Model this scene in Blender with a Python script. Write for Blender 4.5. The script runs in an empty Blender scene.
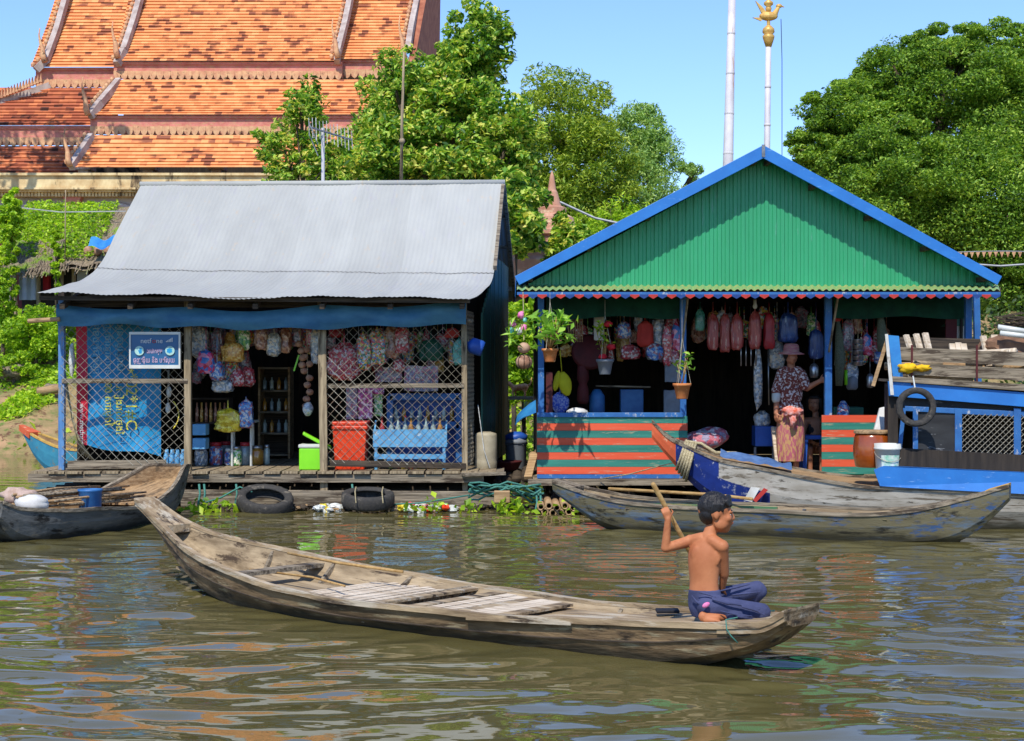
import bpy, math, random
import numpy as np
from mathutils import Vector, Matrix, Euler, noise as mnoise
random.seed(7)
SC = bpy.context.scene
COL = SC.collection
PI = math.pi
CX, CY, F, H = 512.0, 370.5, 1600.0, 1.7
def P(px, py, Y):
    return Vector(((px-CX)*Y/F, Y, H-(py-CY)*Y/F))
def X_(px, Y): return (px-CX)*Y/F
def Z_(py, Y=60.0): return H-(py-CY)*Y/F
def S(r, g, b, k=1.0):
    def f(c):
        c = c/255.0
        return (c/12.92 if c <= .04045 else ((c+.055)/1.055)**2.4)*k
    return (f(r), f(g), f(b), 1.0)

# ------------------------------------------------------------------ materials
MATS = {}
def mat(name, col, col2=None, scale=8, st=(1,1,1), rough=.75, bump=.0, wear=None, metal=0., spec=.4, coat=0., detail=5, lo=.35, hi=.65, dist=.01, wavebump=None, trans=0., bands=None, wetline=None):
    m = bpy.data.materials.new(name); m.use_nodes = True
    nt = m.node_tree; N = nt.nodes; L = nt.links
    b = N['Principled BSDF']
    tc = N.new('ShaderNodeTexCoord'); mp = N.new('ShaderNodeMapping'); mp.inputs['Scale'].default_value = st
    L.new(tc.outputs['Object'], mp.inputs['Vector'])
    nz = N.new('ShaderNodeTexNoise'); nz.inputs['Scale'].default_value = scale; nz.inputs['Detail'].default_value = detail
    nz.inputs['Roughness'].default_value = .6
    L.new(mp.outputs[0], nz.inputs['Vector'])
    if col2 is None: col2 = tuple(c*.72 for c in col[:3])+(1,)
    r = N.new('ShaderNodeValToRGB'); r.color_ramp.elements[0].position = lo; r.color_ramp.elements[1].position = hi
    r.color_ramp.elements[0].color = col; r.color_ramp.elements[1].color = col2
    L.new(nz.outputs['Fac'], r.inputs['Fac'])
    out = r.outputs['Color']
    if wear:
        wears = wear if isinstance(wear, list) else [wear]
        for (wc, amt, wsc, wst) in wears:
            mp2 = N.new('ShaderNodeMapping'); mp2.inputs['Scale'].default_value = wst; mp2.inputs['Location'].default_value = (3.1*wsc, 1.7, .3)
            L.new(tc.outputs['Object'], mp2.inputs['Vector'])
            n2 = N.new('ShaderNodeTexNoise'); n2.inputs['Scale'].default_value = wsc; n2.inputs['Detail'].default_value = 8; n2.inputs['Roughness'].default_value = .7
            L.new(mp2.outputs[0], n2.inputs['Vector'])
            r2 = N.new('ShaderNodeValToRGB'); e = r2.color_ramp.elements
            p = .68-.36*amt
            e[0].position = p-.04; e[1].position = p+.04; e[0].color = (0,0,0,1); e[1].color = (1,1,1,1)
            L.new(n2.outputs['Fac'], r2.inputs['Fac'])
            mx = N.new('ShaderNodeMix'); mx.data_type = 'RGBA'
            L.new(r2.outputs['Color'], mx.inputs['Factor']); L.new(out, mx.inputs['A']); mx.inputs['B'].default_value = wc
            out = mx.outputs['Result']
    if wetline:
        sz = N.new('ShaderNodeSeparateXYZ'); L.new(tc.outputs['Object'], sz.inputs[0])
        n4 = N.new('ShaderNodeTexNoise'); n4.inputs['Scale'].default_value = 5; n4.inputs['Detail'].default_value = 6; L.new(tc.outputs['Object'], n4.inputs['Vector'])
        m4 = N.new('ShaderNodeMath'); m4.operation = 'MULTIPLY_ADD'; m4.inputs[1].default_value = -.12; L.new(n4.outputs['Fac'], m4.inputs[0]); L.new(sz.outputs['Z'], m4.inputs[2])
        r4 = N.new('ShaderNodeMapRange'); r4.inputs['From Min'].default_value = -.03; r4.inputs['From Max'].default_value = .03; r4.inputs['To Min'].default_value = .85; r4.inputs['To Max'].default_value = 0.0; L.new(m4.outputs[0], r4.inputs['Value'])
        x4 = N.new('ShaderNodeMix'); x4.data_type = 'RGBA'; L.new(r4.outputs[0], x4.inputs['Factor']); L.new(out, x4.inputs['A']); x4.inputs['B'].default_value = wetline; out = x4.outputs['Result']
    if bands:
        sx = N.new('ShaderNodeSeparateXYZ'); L.new(tc.outputs['Object'], sx.inputs[0])
        dv = N.new('ShaderNodeMath'); dv.operation = 'DIVIDE'; dv.inputs[1].default_value = bands[0]; L.new(sx.outputs['X'], dv.inputs[0])
        fl = N.new('ShaderNodeMath'); fl.operation = 'FLOOR'; L.new(dv.outputs[0], fl.inputs[0])
        wn_ = N.new('ShaderNodeTexWhiteNoise'); wn_.noise_dimensions = '1D'; L.new(fl.outputs[0], wn_.inputs['W'])
        mr = N.new('ShaderNodeMapRange'); mr.inputs['To Min'].default_value = 1-bands[1]; mr.inputs['To Max'].default_value = 1.0; L.new(wn_.outputs['Value'], mr.inputs['Value'])
        vm = N.new('ShaderNodeVectorMath'); vm.operation = 'SCALE'; L.new(out, vm.inputs[0]); L.new(mr.outputs[0], vm.inputs['Scale']); out = vm.outputs['Vector']
    L.new(out, b.inputs['Base Color'])
    b.inputs['Roughness'].default_value = rough; b.inputs['Metallic'].default_value = metal
    b.inputs['Specular IOR Level'].default_value = spec
    b.inputs['Coat Weight'].default_value = coat; b.inputs['Coat Roughness'].default_value = .15
    if trans: b.inputs['Transmission Weight'].default_value = trans
    if bump:
        bp = N.new('ShaderNodeBump'); bp.inputs['Strength'].default_value = bump; bp.inputs['Distance'].default_value = dist
        L.new(nz.outputs['Fac'], bp.inputs['Height']); L.new(bp.outputs[0], b.inputs['Normal'])
    MATS[name] = m; return m

def leafmat(name, cols, trans=.35, rough=.5):
    m = bpy.data.materials.new(name); m.use_nodes = True
    nt = m.node_tree; N = nt.nodes; L = nt.links
    for n in list(N):
        if n.type != 'OUTPUT_MATERIAL': N.remove(n)
    out = [n for n in N if n.type == 'OUTPUT_MATERIAL'][0]
    g = N.new('ShaderNodeNewGeometry'); r = N.new('ShaderNodeValToRGB'); cr = r.color_ramp
    cr.elements[0].color = cols[0]; cr.elements[1].color = cols[-1]
    for i, c in enumerate(cols[1:-1]):
        e = cr.elements.new((i+1)/(len(cols)-1)); e.color = c
    tc = N.new('ShaderNodeTexCoord'); nz = N.new('ShaderNodeTexNoise'); nz.inputs['Scale'].default_value = .9; nz.inputs['Detail'].default_value = 2
    L.new(tc.outputs['Object'], nz.inputs['Vector'])
    ma = N.new('ShaderNodeMath'); ma.operation = 'MULTIPLY_ADD'; ma.inputs[1].default_value = .9; ma.inputs[2].default_value = -.47
    L.new(nz.outputs['Fac'], ma.inputs[0])
    mb = N.new('ShaderNodeMath'); mb.operation = 'ADD'; mb.use_clamp = True
    L.new(ma.outputs[0], mb.inputs[0]); L.new(g.outputs['Random Per Island'], mb.inputs[1])
    L.new(mb.outputs[0], r.inputs['Fac'])
    d = N.new('ShaderNodeBsdfPrincipled'); d.inputs['Roughness'].default_value = rough; d.inputs['Specular IOR Level'].default_value = .35
    t = N.new('ShaderNodeBsdfTranslucent')
    mc = N.new('ShaderNodeMix'); mc.data_type = 'RGBA'; mc.blend_type = 'MULTIPLY'; mc.inputs['Factor'].default_value = 1
    mc.inputs['B'].default_value = (1.3, 1.25, .6, 1)
    L.new(r.outputs['Color'], mc.inputs['A']); L.new(mc.outputs['Result'], t.inputs['Color'])
    L.new(r.outputs['Color'], d.inputs['Base Color'])
    ms = N.new('ShaderNodeMixShader'); ms.inputs['Fac'].default_value = trans+.08
    L.new(d.outputs[0], ms.inputs[1]); L.new(t.outputs[0], ms.inputs[2]); L.new(ms.outputs[0], out.inputs['Surface'])
    MATS[name] = m; return m

def cellmat(name, cols, scale=30, rough=.3, coat=.6, bump=.8, stretch=(1,1,1)):
    """printed packaging: cells of colour"""
    m = bpy.data.materials.new(name); m.use_nodes = True
    nt = m.node_tree; N = nt.nodes; L = nt.links; b = N['Principled BSDF']
    tc = N.new('ShaderNodeTexCoord'); mp = N.new('ShaderNodeMapping'); mp.inputs['Scale'].default_value = stretch
    v = N.new('ShaderNodeTexVoronoi'); v.inputs['Scale'].default_value = scale*1.35
    L.new(tc.outputs['Object'], mp.inputs['Vector']); L.new(mp.outputs[0], v.inputs['Vector'])
    sp = N.new('ShaderNodeSeparateColor'); L.new(v.outputs['Color'], sp.inputs[0])
    r = N.new('ShaderNodeValToRGB'); cr = r.color_ramp; cr.interpolation = 'CONSTANT'
    n = len(cols); cr.elements[0].color = cols[0]; cr.elements[0].position = 0
    cr.elements[1].color = cols[-1]; cr.elements[1].position = (n-1)/n
    for i in range(1, n-1):
        e = cr.elements.new(i/n); e.color = cols[i]
    L.new(sp.outputs[0], r.inputs['Fac']); L.new(r.outputs['Color'], b.inputs['Base Color'])
    b.inputs['Roughness'].default_value = rough; b.inputs['Coat Weight'].default_value = coat; b.inputs['Coat Roughness'].default_value = .1
    nz = N.new('ShaderNodeTexNoise'); nz.inputs['Scale'].default_value = 30; L.new(tc.outputs['Object'], nz.inputs['Vector'])
    bp = N.new('ShaderNodeBump'); bp.inputs['Strength'].default_value = bump; bp.inputs['Distance'].default_value = .03
    L.new(nz.outputs['Fac'], bp.inputs['Height']); L.new(bp.outputs[0], b.inputs['Normal'])
    MATS[name] = m; return m

def brickmat(name, c1, c2, c3, mortar, w, h, rough=.8, stain=None, off=.5):
    m = bpy.data.materials.new(name); m.use_nodes = True
    nt = m.node_tree; N = nt.nodes; L = nt.links; b = N['Principled BSDF']
    tc = N.new('ShaderNodeTexCoord'); sx = N.new('ShaderNodeSeparateXYZ'); cx = N.new('ShaderNodeCombineXYZ')
    L.new(tc.outputs['Object'], sx.inputs[0]); L.new(sx.outputs['X'], cx.inputs['X']); L.new(sx.outputs['Z'], cx.inputs['Y'])
    # cell id by white noise on floor(x/w + rowshift), floor(z/h)
    def math_(op, a, bb=None, c=None):
        n = N.new('ShaderNodeMath'); n.operation = op
        for i, q in enumerate((a, bb, c)):
            if q is None: continue
            if isinstance(q, (int, float)): n.inputs[i].default_value = q
            else: L.new(q, n.inputs[i])
        return n.outputs[0]
    row = math_('FLOOR', math_('DIVIDE', sx.outputs['Z'], h))
    sh = math_('MULTIPLY', math_('MODULO', row, 2), off)
    colf = math_('FLOOR', math_('ADD', math_('DIVIDE', sx.outputs['X'], w), sh))
    cc = N.new('ShaderNodeCombineXYZ'); L.new(colf, cc.inputs[0]); L.new(row, cc.inputs[1])
    wn = N.new('ShaderNodeTexWhiteNoise'); L.new(cc.outputs[0], wn.inputs['Vector'])
    big = N.new('ShaderNodeTexNoise'); big.inputs['Scale'].default_value = 1.1; big.inputs['Detail'].default_value = 3
    mpb = N.new('ShaderNodeMapping'); mpb.inputs['Rotation'].default_value = (0, .7, 0); mpb.inputs['Scale'].default_value = (1, 1, 2.2)
    L.new(tc.outputs['Object'], mpb.inputs['Vector']); L.new(mpb.outputs[0], big.inputs['Vector'])
    fac = math_('ADD', math_('MULTIPLY', wn.outputs['Value'], .72), math_('MULTIPLY', math_('SUBTRACT', big.outputs['Fac'], .5), 1.25))
    r = N.new('ShaderNodeValToRGB'); e = r.color_ramp.elements
    e[0].position = .0; e[0].color = c1; e[1].position = .74; e[1].color = c3
    q = e.new(.35); q.color = c2; q = e.new(.54); q.color = c2
    L.new(fac, r.inputs['Fac']); out = r.outputs['Color']
    if stain:
        n2 = N.new('ShaderNodeTexNoise'); n2.inputs['Scale'].default_value = stain[1]; n2.inputs['Detail'].default_value = 9; n2.inputs['Roughness'].default_value = .7
        L.new(tc.outputs['Object'], n2.inputs['Vector'])
        r2 = N.new('ShaderNodeValToRGB'); e2 = r2.color_ramp.elements; p = stain[2]
        e2[0].position = p; e2[1].position = p+.12; e2[0].color = (0,0,0,1); e2[1].color = (1,1,1,1)
        L.new(n2.outputs['Fac'], r2.inputs['Fac'])
        mx = N.new('ShaderNodeMix'); mx.data_type = 'RGBA'; L.new(r2.outputs['Color'], mx.inputs['Factor']); L.new(out, mx.inputs['A']); mx.inputs['B'].default_value = stain[0]
        out = mx.outputs['Result']
    L.new(out, b.inputs['Base Color']); b.inputs['Roughness'].default_value = rough; b.inputs['Specular IOR Level'].default_value = .3
    MATS[name] = m; return m

# ------------------------------------------------------------------ mesh builder
def wmat(o):
    m = Matrix.Identity(4)
    while o is not None:
        m = o.matrix_basis @ m; o = o.parent
    return m
def finish(me, name, ms, parent, smooth):
    if not isinstance(ms, (list, tuple)): ms = [ms]
    for m_ in ms: me.materials.append(MATS[m_] if isinstance(m_, str) else m_)
    o = bpy.data.objects.new(name, me); COL.objects.link(o)
    if parent is not None: o.parent = parent
    if smooth:
        me.polygons.foreach_set('use_smooth', [True]*len(me.polygons))
    return o
class MB:
    def __init__(s): s.v = []; s.f = []; s.mi = []; s.cm = 0
    def add(s, vs, fs):
        n = len(s.v); s.v += [Vector(v) for v in vs]; s.f += [tuple(i+n for i in f) for f in fs]; s.mi += [s.cm]*len(fs); return s
    def box(s, lo, hi):
        x0,y0,z0 = lo; x1,y1,z1 = hi
        return s.add([(x0,y0,z0),(x1,y0,z0),(x1,y1,z0),(x0,y1,z0),(x0,y0,z1),(x1,y0,z1),(x1,y1,z1),(x0,y1,z1)],
                     [(3,2,1,0),(4,5,6,7),(0,1,5,4),(1,2,6,5),(2,3,7,6),(3,0,4,7)])
    def beam(s, a, b, w, h, up=(0,0,1), jit=0):
        a = Vector(a); b = Vector(b); d = (b-a).normalized(); u = Vector(up)
        if abs(d.dot(u)) > .98: u = Vector((0,1,0))
        r = d.cross(u).normalized(); u = r.cross(d)
        vs = []
        for p in (a, b):
            for (i, j) in ((-1,-1),(1,-1),(1,1),(-1,1)):
                vs.append(p + r*(w/2*i+random.uniform(-jit,jit)) + u*(h/2*j+random.uniform(-jit,jit)))
        return s.add(vs, [(3,2,1,0),(4,5,6,7),(0,1,5,4),(1,2,6,5),(2,3,7,6),(3,0,4,7)])
    def tube(s, pts, rad, n=8, caps=True):
        pts = [Vector(p) for p in pts]
        if not isinstance(rad, (list, tuple)): rad = [rad]*len(pts)
        base = len(s.v); prev = None
        for i, p in enumerate(pts):
            if i == 0: d = pts[1]-p
            elif i == len(pts)-1: d = p-pts[i-1]
            else: d = pts[i+1]-pts[i-1]
            d = d.normalized() if d.length > 1e-9 else Vector((0,0,1))
            if prev is None:
                prev = d.orthogonal().normalized()
            r = (prev - d*prev.dot(d))
            r = r.normalized() if r.length > 1e-6 else d.orthogonal().normalized()
            prev = r; t = d.cross(r)
            for k in range(n):
                a = 2*PI*k/n
                s.v.append(p + (r*math.cos(a)+t*math.sin(a))*rad[i])
        for i in range(len(pts)-1):
            for k in range(n):
                k2 = (k+1) % n
                s.f.append((base+i*n+k, base+i*n+k2, base+(i+1)*n+k2, base+(i+1)*n+k)); s.mi.append(s.cm)
        if caps:
            s.f.append(tuple(base+k for k in reversed(range(n)))); s.mi.append(s.cm)
            s.f.append(tuple(base+(len(pts)-1)*n+k for k in range(n))); s.mi.append(s.cm)
        return s
    def lathe(s, c, prof, n=20, M=None, close=False):
        c = Vector(c); base = len(s.v)
        for (r, z) in prof:
            for k in range(n):
                a = 2*PI*k/n; q = Vector((r*math.cos(a), r*math.sin(a), z))
                if M is not None: q = M @ q
                s.v.append(c+q)
        m = len(prof)
        for i in range(m if close else m-1):
            j = (i+1) % m
            for k in range(n):
                k2 = (k+1) % n
                s.f.append((base+i*n+k, base+i*n+k2, base+j*n+k2, base+j*n+k)); s.mi.append(s.cm)
        if not close:
            if prof[0][0] > 1e-4: s.f.append(tuple(base+k for k in reversed(range(n)))); s.mi.append(s.cm)
            if prof[-1][0] > 1e-4: s.f.append(tuple(base+(m-1)*n+k for k in range(n))); s.mi.append(s.cm)
        return s
    def prism(s, pts, d):
        """outline (world points, planar) extruded by vector d"""
        pts = [Vector(p) for p in pts]; d = Vector(d); n = len(pts)
        vs = pts+[p+d for p in pts]
        fs = [tuple(range(n)), tuple(range(2*n-1, n-1, -1))]+[(i, i+n, (i+1) % n+n, (i+1) % n) for i in range(n)]
        return s.add(vs, fs)
    def grid(s, fn, nu, nv):
        base = len(s.v)
        for i in range(nu+1):
            for j in range(nv+1): s.v.append(Vector(fn(i/nu, j/nv)))
        for i in range(nu):
            for j in range(nv):
                a = base+i*(nv+1)+j
                s.f.append((a, a+nv+1, a+nv+2, a+1)); s.mi.append(s.cm)
        return s
    def ball(s, c, r, n=12, m=8, M=None, noise=0, seed=0):
        c = Vector(c)
        if not isinstance(r, (tuple, list, Vector)): r = (r, r, r)
        vs = []; 
        for i in range(m+1):
            th = PI*i/m
            for k in range(n):
                ph = 2*PI*k/n
                q = Vector((math.sin(th)*math.cos(ph), math.sin(th)*math.sin(ph), math.cos(th)))
                sc = 1.0
                if noise: sc += noise*mnoise.noise(q*2.2+Vector((seed*7.3, seed*1.9, 0)))*2
                q = Vector((q.x*r[0]*sc, q.y*r[1]*sc, q.z*r[2]*sc))
                if M is not None: q = M @ q
                vs.append(c+q)
        fs = []
        for i in range(m):
            for k in range(n):
                k2 = (k+1) % n
                fs.append((i*n+k, (i+1)*n+k, (i+1)*n+k2, i*n+k2))
        return s.add(vs, fs)
    def loft(s, rings, n=28, M=None):
        """closed body through elliptical rings (centre, rx, ry)"""
        fine = []; m = len(rings)
        ks = [(i, r) for i, r in enumerate(rings)]
        N = (m-1)*5
        for i in range(N+1):
            t = i/5.0
            g = lambda f: sinterp([(k, f(r)) for k, r in ks], t)
            fine.append((Vector((g(lambda r: r[0].x), g(lambda r: r[0].y), g(lambda r: r[0].z))), g(lambda r: r[1]), g(lambda r: r[2])))
        vs = []
        for (c, rx, ry) in fine:
            for k in range(n):
                q = Vector((rx*math.cos(2*PI*k/n), ry*math.sin(2*PI*k/n), 0))
                if M is not None: q = M @ q
                vs.append(c+q)
        fs = [(i*n+k, i*n+(k+1) % n, (i+1)*n+(k+1) % n, (i+1)*n+k) for i in range(N) for k in range(n)]
        fs.append(tuple(reversed(range(n)))); fs.append(tuple(N*n+k for k in range(n)))
        return s.add(vs, fs)
    def pouch(s, c, rx, ry, rz, nz=.16, seed=0, n=30, m=20):
        c = Vector(c); vs = []
        sg = lambda v, p: math.copysign(abs(v)**p, v)
        for i in range(m+1):
            th = PI*i/m; cz = math.cos(th); rad = max(0, math.sin(th))**.42
            for k in range(n):
                ph = 2*PI*k/n
                q = Vector((math.cos(ph)*rad, math.sin(ph)*rad, cz))
                o = Vector((seed*7.3, seed*1.9, seed*.7))
                d = 1+nz*(1.5*mnoise.noise(q*1.6+o)+1.0*mnoise.noise(q*4+o)+.55*mnoise.noise(q*9+o))
                pl = 1+.07*math.sin(ph*8+seed+cz*1.5)*(.55+.6*max(0, cz))
                tap = 1-.40*max(0, cz)**3
                vs.append(c+Vector((sg(math.cos(ph),.5)*rad*rx*d*tap*pl*(1.05-.12*cz)+rx*.25*nz*4*mnoise.noise(Vector((cz*1.5, seed, 3)))*.5, sg(math.sin(ph),.6)*rad*ry*d*tap*pl, sg(cz,.6)*rz*(1+nz*.9*mnoise.noise(q*2.6+o)))))
        fs = [(i*n+k, (i+1)*n+k, (i+1)*n+(k+1) % n, i*n+(k+1) % n) for i in range(m) for k in range(n)]
        return s.add(vs, fs)
    def caps(s, a, b, ra, rb, n=12):
        """tapered capsule"""
        a = Vector(a); b = Vector(b); d = b-a; L = d.length
        d = d/L if L > 1e-6 else Vector((0,0,1))
        r = d.orthogonal().normalized(); t = d.cross(r); rings = []
        for i in range(5):
            th = PI/2*i/4; rings.append((a-d*ra*math.cos(th), ra*math.sin(th)))
        for i in range(5):
            th = PI/2*(1-i/4); rings.append((b+d*rb*math.cos(th), rb*math.sin(th)))
        vs = []
        for (c, rr) in rings:
            for k in range(n):
                an = 2*PI*k/n; vs.append(c+(r*math.cos(an)+t*math.sin(an))*max(rr, 1e-4))
        fs = []
        for i in range(len(rings)-1):
            for k in range(n):
                k2 = (k+1) % n; fs.append((i*n+k, i*n+k2, (i+1)*n+k2, (i+1)*n+k))
        fs.append(tuple(reversed(range(n)))); fs.append(tuple((len(rings)-1)*n+k for k in range(n)))
        return s.add(vs, fs)
    def build(s, name, m, parent=None, smooth=False, bevel=0, origin=None):
        me = bpy.data.meshes.new(name)
        if parent is not None:
            inv = wmat(parent).inverted(); vs = [inv @ v for v in s.v]
        else:
            if origin is None:
                xs = [v.x for v in s.v]; ys = [v.y for v in s.v]; zs = [v.z for v in s.v]
                origin = Vector(((min(xs)+max(xs))/2, (min(ys)+max(ys))/2, min(zs)))
            origin = Vector(origin); vs = [v-origin for v in s.v]
        me.from_pydata([tuple(v) for v in vs], [], s.f)
        o = finish(me, name, m, parent, smooth)
        if max(s.mi, default=0) > 0: me.polygons.foreach_set('material_index', s.mi)
        if parent is None: o.location = origin
        if bevel:
            md = o.modifiers.new('bevel', 'BEVEL'); md.width = bevel; md.segments = 2; md.limit_method = 'ANGLE'; md.angle_limit = .7
        return o
def thing(name, label, cat, loc=(0,0,0), rz=0, group=None):
    o = bpy.data.objects.new(name, None); COL.objects.link(o); o.location = Vector(loc); o.rotation_euler = (0,0,rz)
    o.empty_display_size = .1
    return tag(o, label, cat, group)
def tag(o, label=None, cat=None, group=None, kind=None):
    if label: o['label'] = label
    if cat: o['category'] = cat
    if group: o['group'] = group
    if kind: o['kind'] = kind
    return o
def copy_tree(o, parent=None):
    c = o.copy(); COL.objects.link(c)
    if parent is not None: c.parent = parent
    for ch in [x for x in bpy.data.objects if x.parent == o]: copy_tree(ch, c)
    return c
def baked(o, name, ms, parent, smooth=True):
    """apply modifiers of temp object o, return new mesh object under parent"""
    dg = bpy.context.evaluated_depsgraph_get(); dg.update()
    me = bpy.data.meshes.new_from_object(o.evaluated_get(dg), depsgraph=dg)
    old = o.data; bpy.data.objects.remove(o); me.materials.clear(); me.name = name
    return finish(me, name, ms, parent, smooth)
def organic(mb, name, m, parent, voxel=.008, smooth=3):
    """one continuous surface from overlapping shapes"""
    t = mb.build(name+'_tmp', [], parent)
    md = t.modifiers.new('r', 'REMESH'); md.mode = 'VOXEL'; md.voxel_size = voxel
    if smooth:
        md = t.modifiers.new('s', 'SMOOTH'); md.factor = .5; md.iterations = smooth
    return baked(t, name, m, parent, True)
def text(body, name, m, parent, loc, size, rot=(PI/2,0,0), align='CENTER', depth=.002, sx=1.0):
    cu = bpy.data.curves.new(name, 'FONT'); cu.body = body; cu.size = size; cu.align_x = align; cu.align_y = 'CENTER'; cu.extrude = depth
    t = bpy.data.objects.new(name, cu); COL.objects.link(t)
    dg = bpy.context.evaluated_depsgraph_get(); dg.update()
    me = bpy.data.meshes.new_from_object(t.evaluated_get(dg), depsgraph=dg)
    bpy.data.objects.remove(t)
    M = Matrix.Translation(Vector(loc)) @ Euler(rot).to_matrix().to_4x4() @ Matrix.Diagonal((sx,1,1,1))
    if parent is not None: M = wmat(parent).inverted() @ M
    me.transform(M); me.materials.clear()
    return finish(me, name, m, parent, False)
def interp(keys, x):
    if x <= keys[0][0]: return keys[0][1]
    for (a, va), (b, vb) in zip(keys, keys[1:]):
        if x <= b:
            t = (x-a)/(b-a) if b > a else 0
            return va+(vb-va)*t
    return keys[-1][1]
def sinterp(keys, x):
    """catmull-rom"""
    n = len(keys)
    if x <= keys[0][0]: return keys[0][1]
    if x >= keys[-1][0]: return keys[-1][1]
    for i in range(n-1):
        if x <= keys[i+1][0]:
            x0, p1 = keys[i]; x1, p2 = keys[i+1]
            t = (x-x0)/(x1-x0)
            m1 = (keys[i+1][1]-keys[i-1][1])/(keys[i+1][0]-keys[i-1][0]) if i > 0 else (p2-p1)/(x1-x0)
            m2 = (keys[i+2][1]-keys[i][1])/(keys[i+2][0]-keys[i][0]) if i < n-2 else (p2-p1)/(x1-x0)
            m1 *= (x1-x0); m2 *= (x1-x0); t2 = t*t; t3 = t2*t
            return (2*t3-3*t2+1)*p1+(t3-2*t2+t)*m1+(-2*t3+3*t2)*p2+(t3-t2)*m2
def leaves(name, m, parent, pts, size, seed=0, aspect=.5, up=.4, bend=True, droop=0.):
    """pts: (n,3) world leaf centres. rhombic folded leaves"""
    rng = np.random.default_rng(seed); n = len(pts)
    nrm = rng.normal(size=(n,3)); nrm[:,2] = np.abs(nrm[:,2])+up; nrm /= np.linalg.norm(nrm, axis=1)[:,None]
    t = rng.normal(size=(n,3)); t[:,2] -= droop; t -= nrm*(t*nrm).sum(1)[:,None]; t /= np.linalg.norm(t, axis=1)[:,None]
    w = np.cross(nrm, t); L = size*rng.uniform(.6,1.35,size=(n,1)); W = L*aspect
    a = pts-t*L*.5; b = pts+w*W*.5+nrm*L*.1; c = pts+t*L*.5; d = pts-w*W*.5+nrm*L*.1
    v = np.stack([a,b,c,d], 1).reshape(-1,3)
    if parent is not None:
        Mi = np.array(wmat(parent).inverted()); v = v @ Mi[:3,:3].T + Mi[:3,3]
    me = bpy.data.meshes.new(name); me.vertices.add(4*n); me.vertices.foreach_set('co', v.astype(np.float32).ravel())
    idx = np.arange(4*n).reshape(n,4)
    f = np.stack([idx[:,[0,1,2]], idx[:,[0,2,3]]], 1).reshape(-1,3)
    me.loops.add(6*n); me.loops.foreach_set('vertex_index', f.astype(np.int32).ravel())
    me.polygons.add(2*n); me.polygons.foreach_set('loop_start', np.arange(0,6*n,3,dtype=np.int32)); me.polygons.foreach_set('loop_total', np.full(2*n,3,dtype=np.int32))
    me.update(); me.validate()
    return finish(me, name, m, parent, False)
def cloud(ells, nclump, nleaf, seed, csize=.28, flat=.6, shell=.55, clip=None):
    """ells: list of (center, (rx,ry,rz)) -> leaf points clustered in clumps, and the clump centres"""
    rng = np.random.default_rng(seed); vol = np.array([e[1][0]*e[1][2] for e in ells]); vol = vol/vol.sum()
    out = []; cs = []
    for (c, r), w in zip(ells, vol):
        k = max(3, int(nclump*w)); r = np.array(r); c = np.array(c)
        d = rng.normal(size=(k,3)); d /= np.linalg.norm(d, axis=1)[:,None]
        rad = rng.uniform(shell, 1.0, size=(k,1))**.7
        cc = c+d*rad*r; cs.append(cc)
        cr = csize*min(r[0], r[2])*rng.uniform(.55,1.3,size=(k,1))
        for q, s_ in zip(cc, cr[:,0]):
            nn = max(4, int(nleaf*rng.uniform(.6,1.4)))
            p = rng.normal(size=(nn,3)); p /= np.linalg.norm(p, axis=1)[:,None]; p *= rng.uniform(.35,1,size=(nn,1))**.6
            p[:,2] *= flat
            out.append(q+p*s_)
    return np.concatenate(out), np.concatenate(cs)
def tree(name, label, cat, base, ells, nclump, nleaf, leafsize, lm, seed, trunk=.2, csize=.28, flat=.6, shell=.5, aspect=.5, group=None, nbranch=14, bark='bark', droop=0., up=.4):
    root = thing(name, label, cat, base, 0, group)
    pts, cs = cloud(ells, nclump, nleaf, seed, csize, flat, shell)
    rng = random.Random(seed)
    tb = MB(); base = Vector(base)
    cen = sum((Vector(e[0]) for e in ells), Vector())/len(ells)
    fork = base.lerp(Vector((cen.x, cen.y, base.z+(cen.z-base.z)*.55)), 1)
    mid = base.lerp(fork, .5)+Vector((rng.uniform(-.2,.2)*trunk*3, 0, 0))
    tb.tube([base-Vector((0,0,.3)), mid, fork], [trunk*1.25, trunk, trunk*.8], 10)
    for (c, r) in ells:
        c = Vector(c); m_ = fork.lerp(c, .5)+Vector((rng.uniform(-.1,.1)*r[0], 0, -.1*r[2]))
        tb.tube([fork-Vector((0,0,.1)), m_, c], [trunk*.6, trunk*.4, trunk*.22], 7)
        idx = [q for q in cs if (Vector(q)-c).length < max(r)*1.05]
        rng.shuffle(idx)
        for q in idx[:max(3, nbranch//len(ells)+2)]:
            q = Vector(q); k = c.lerp(q, .5)+Vector((rng.uniform(-.15,.15), rng.uniform(-.15,.15), -.05))*r[0]*.5
            st = m_.lerp(c, rng.random())
            tb.tube([st, k, q], [trunk*.22, trunk*.13, trunk*.05], 5)
    tb.build('trunk', bark, root, smooth=True)
    leaves('crown', lm, root, pts, leafsize, seed, aspect, up, droop=droop)
    return root
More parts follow.
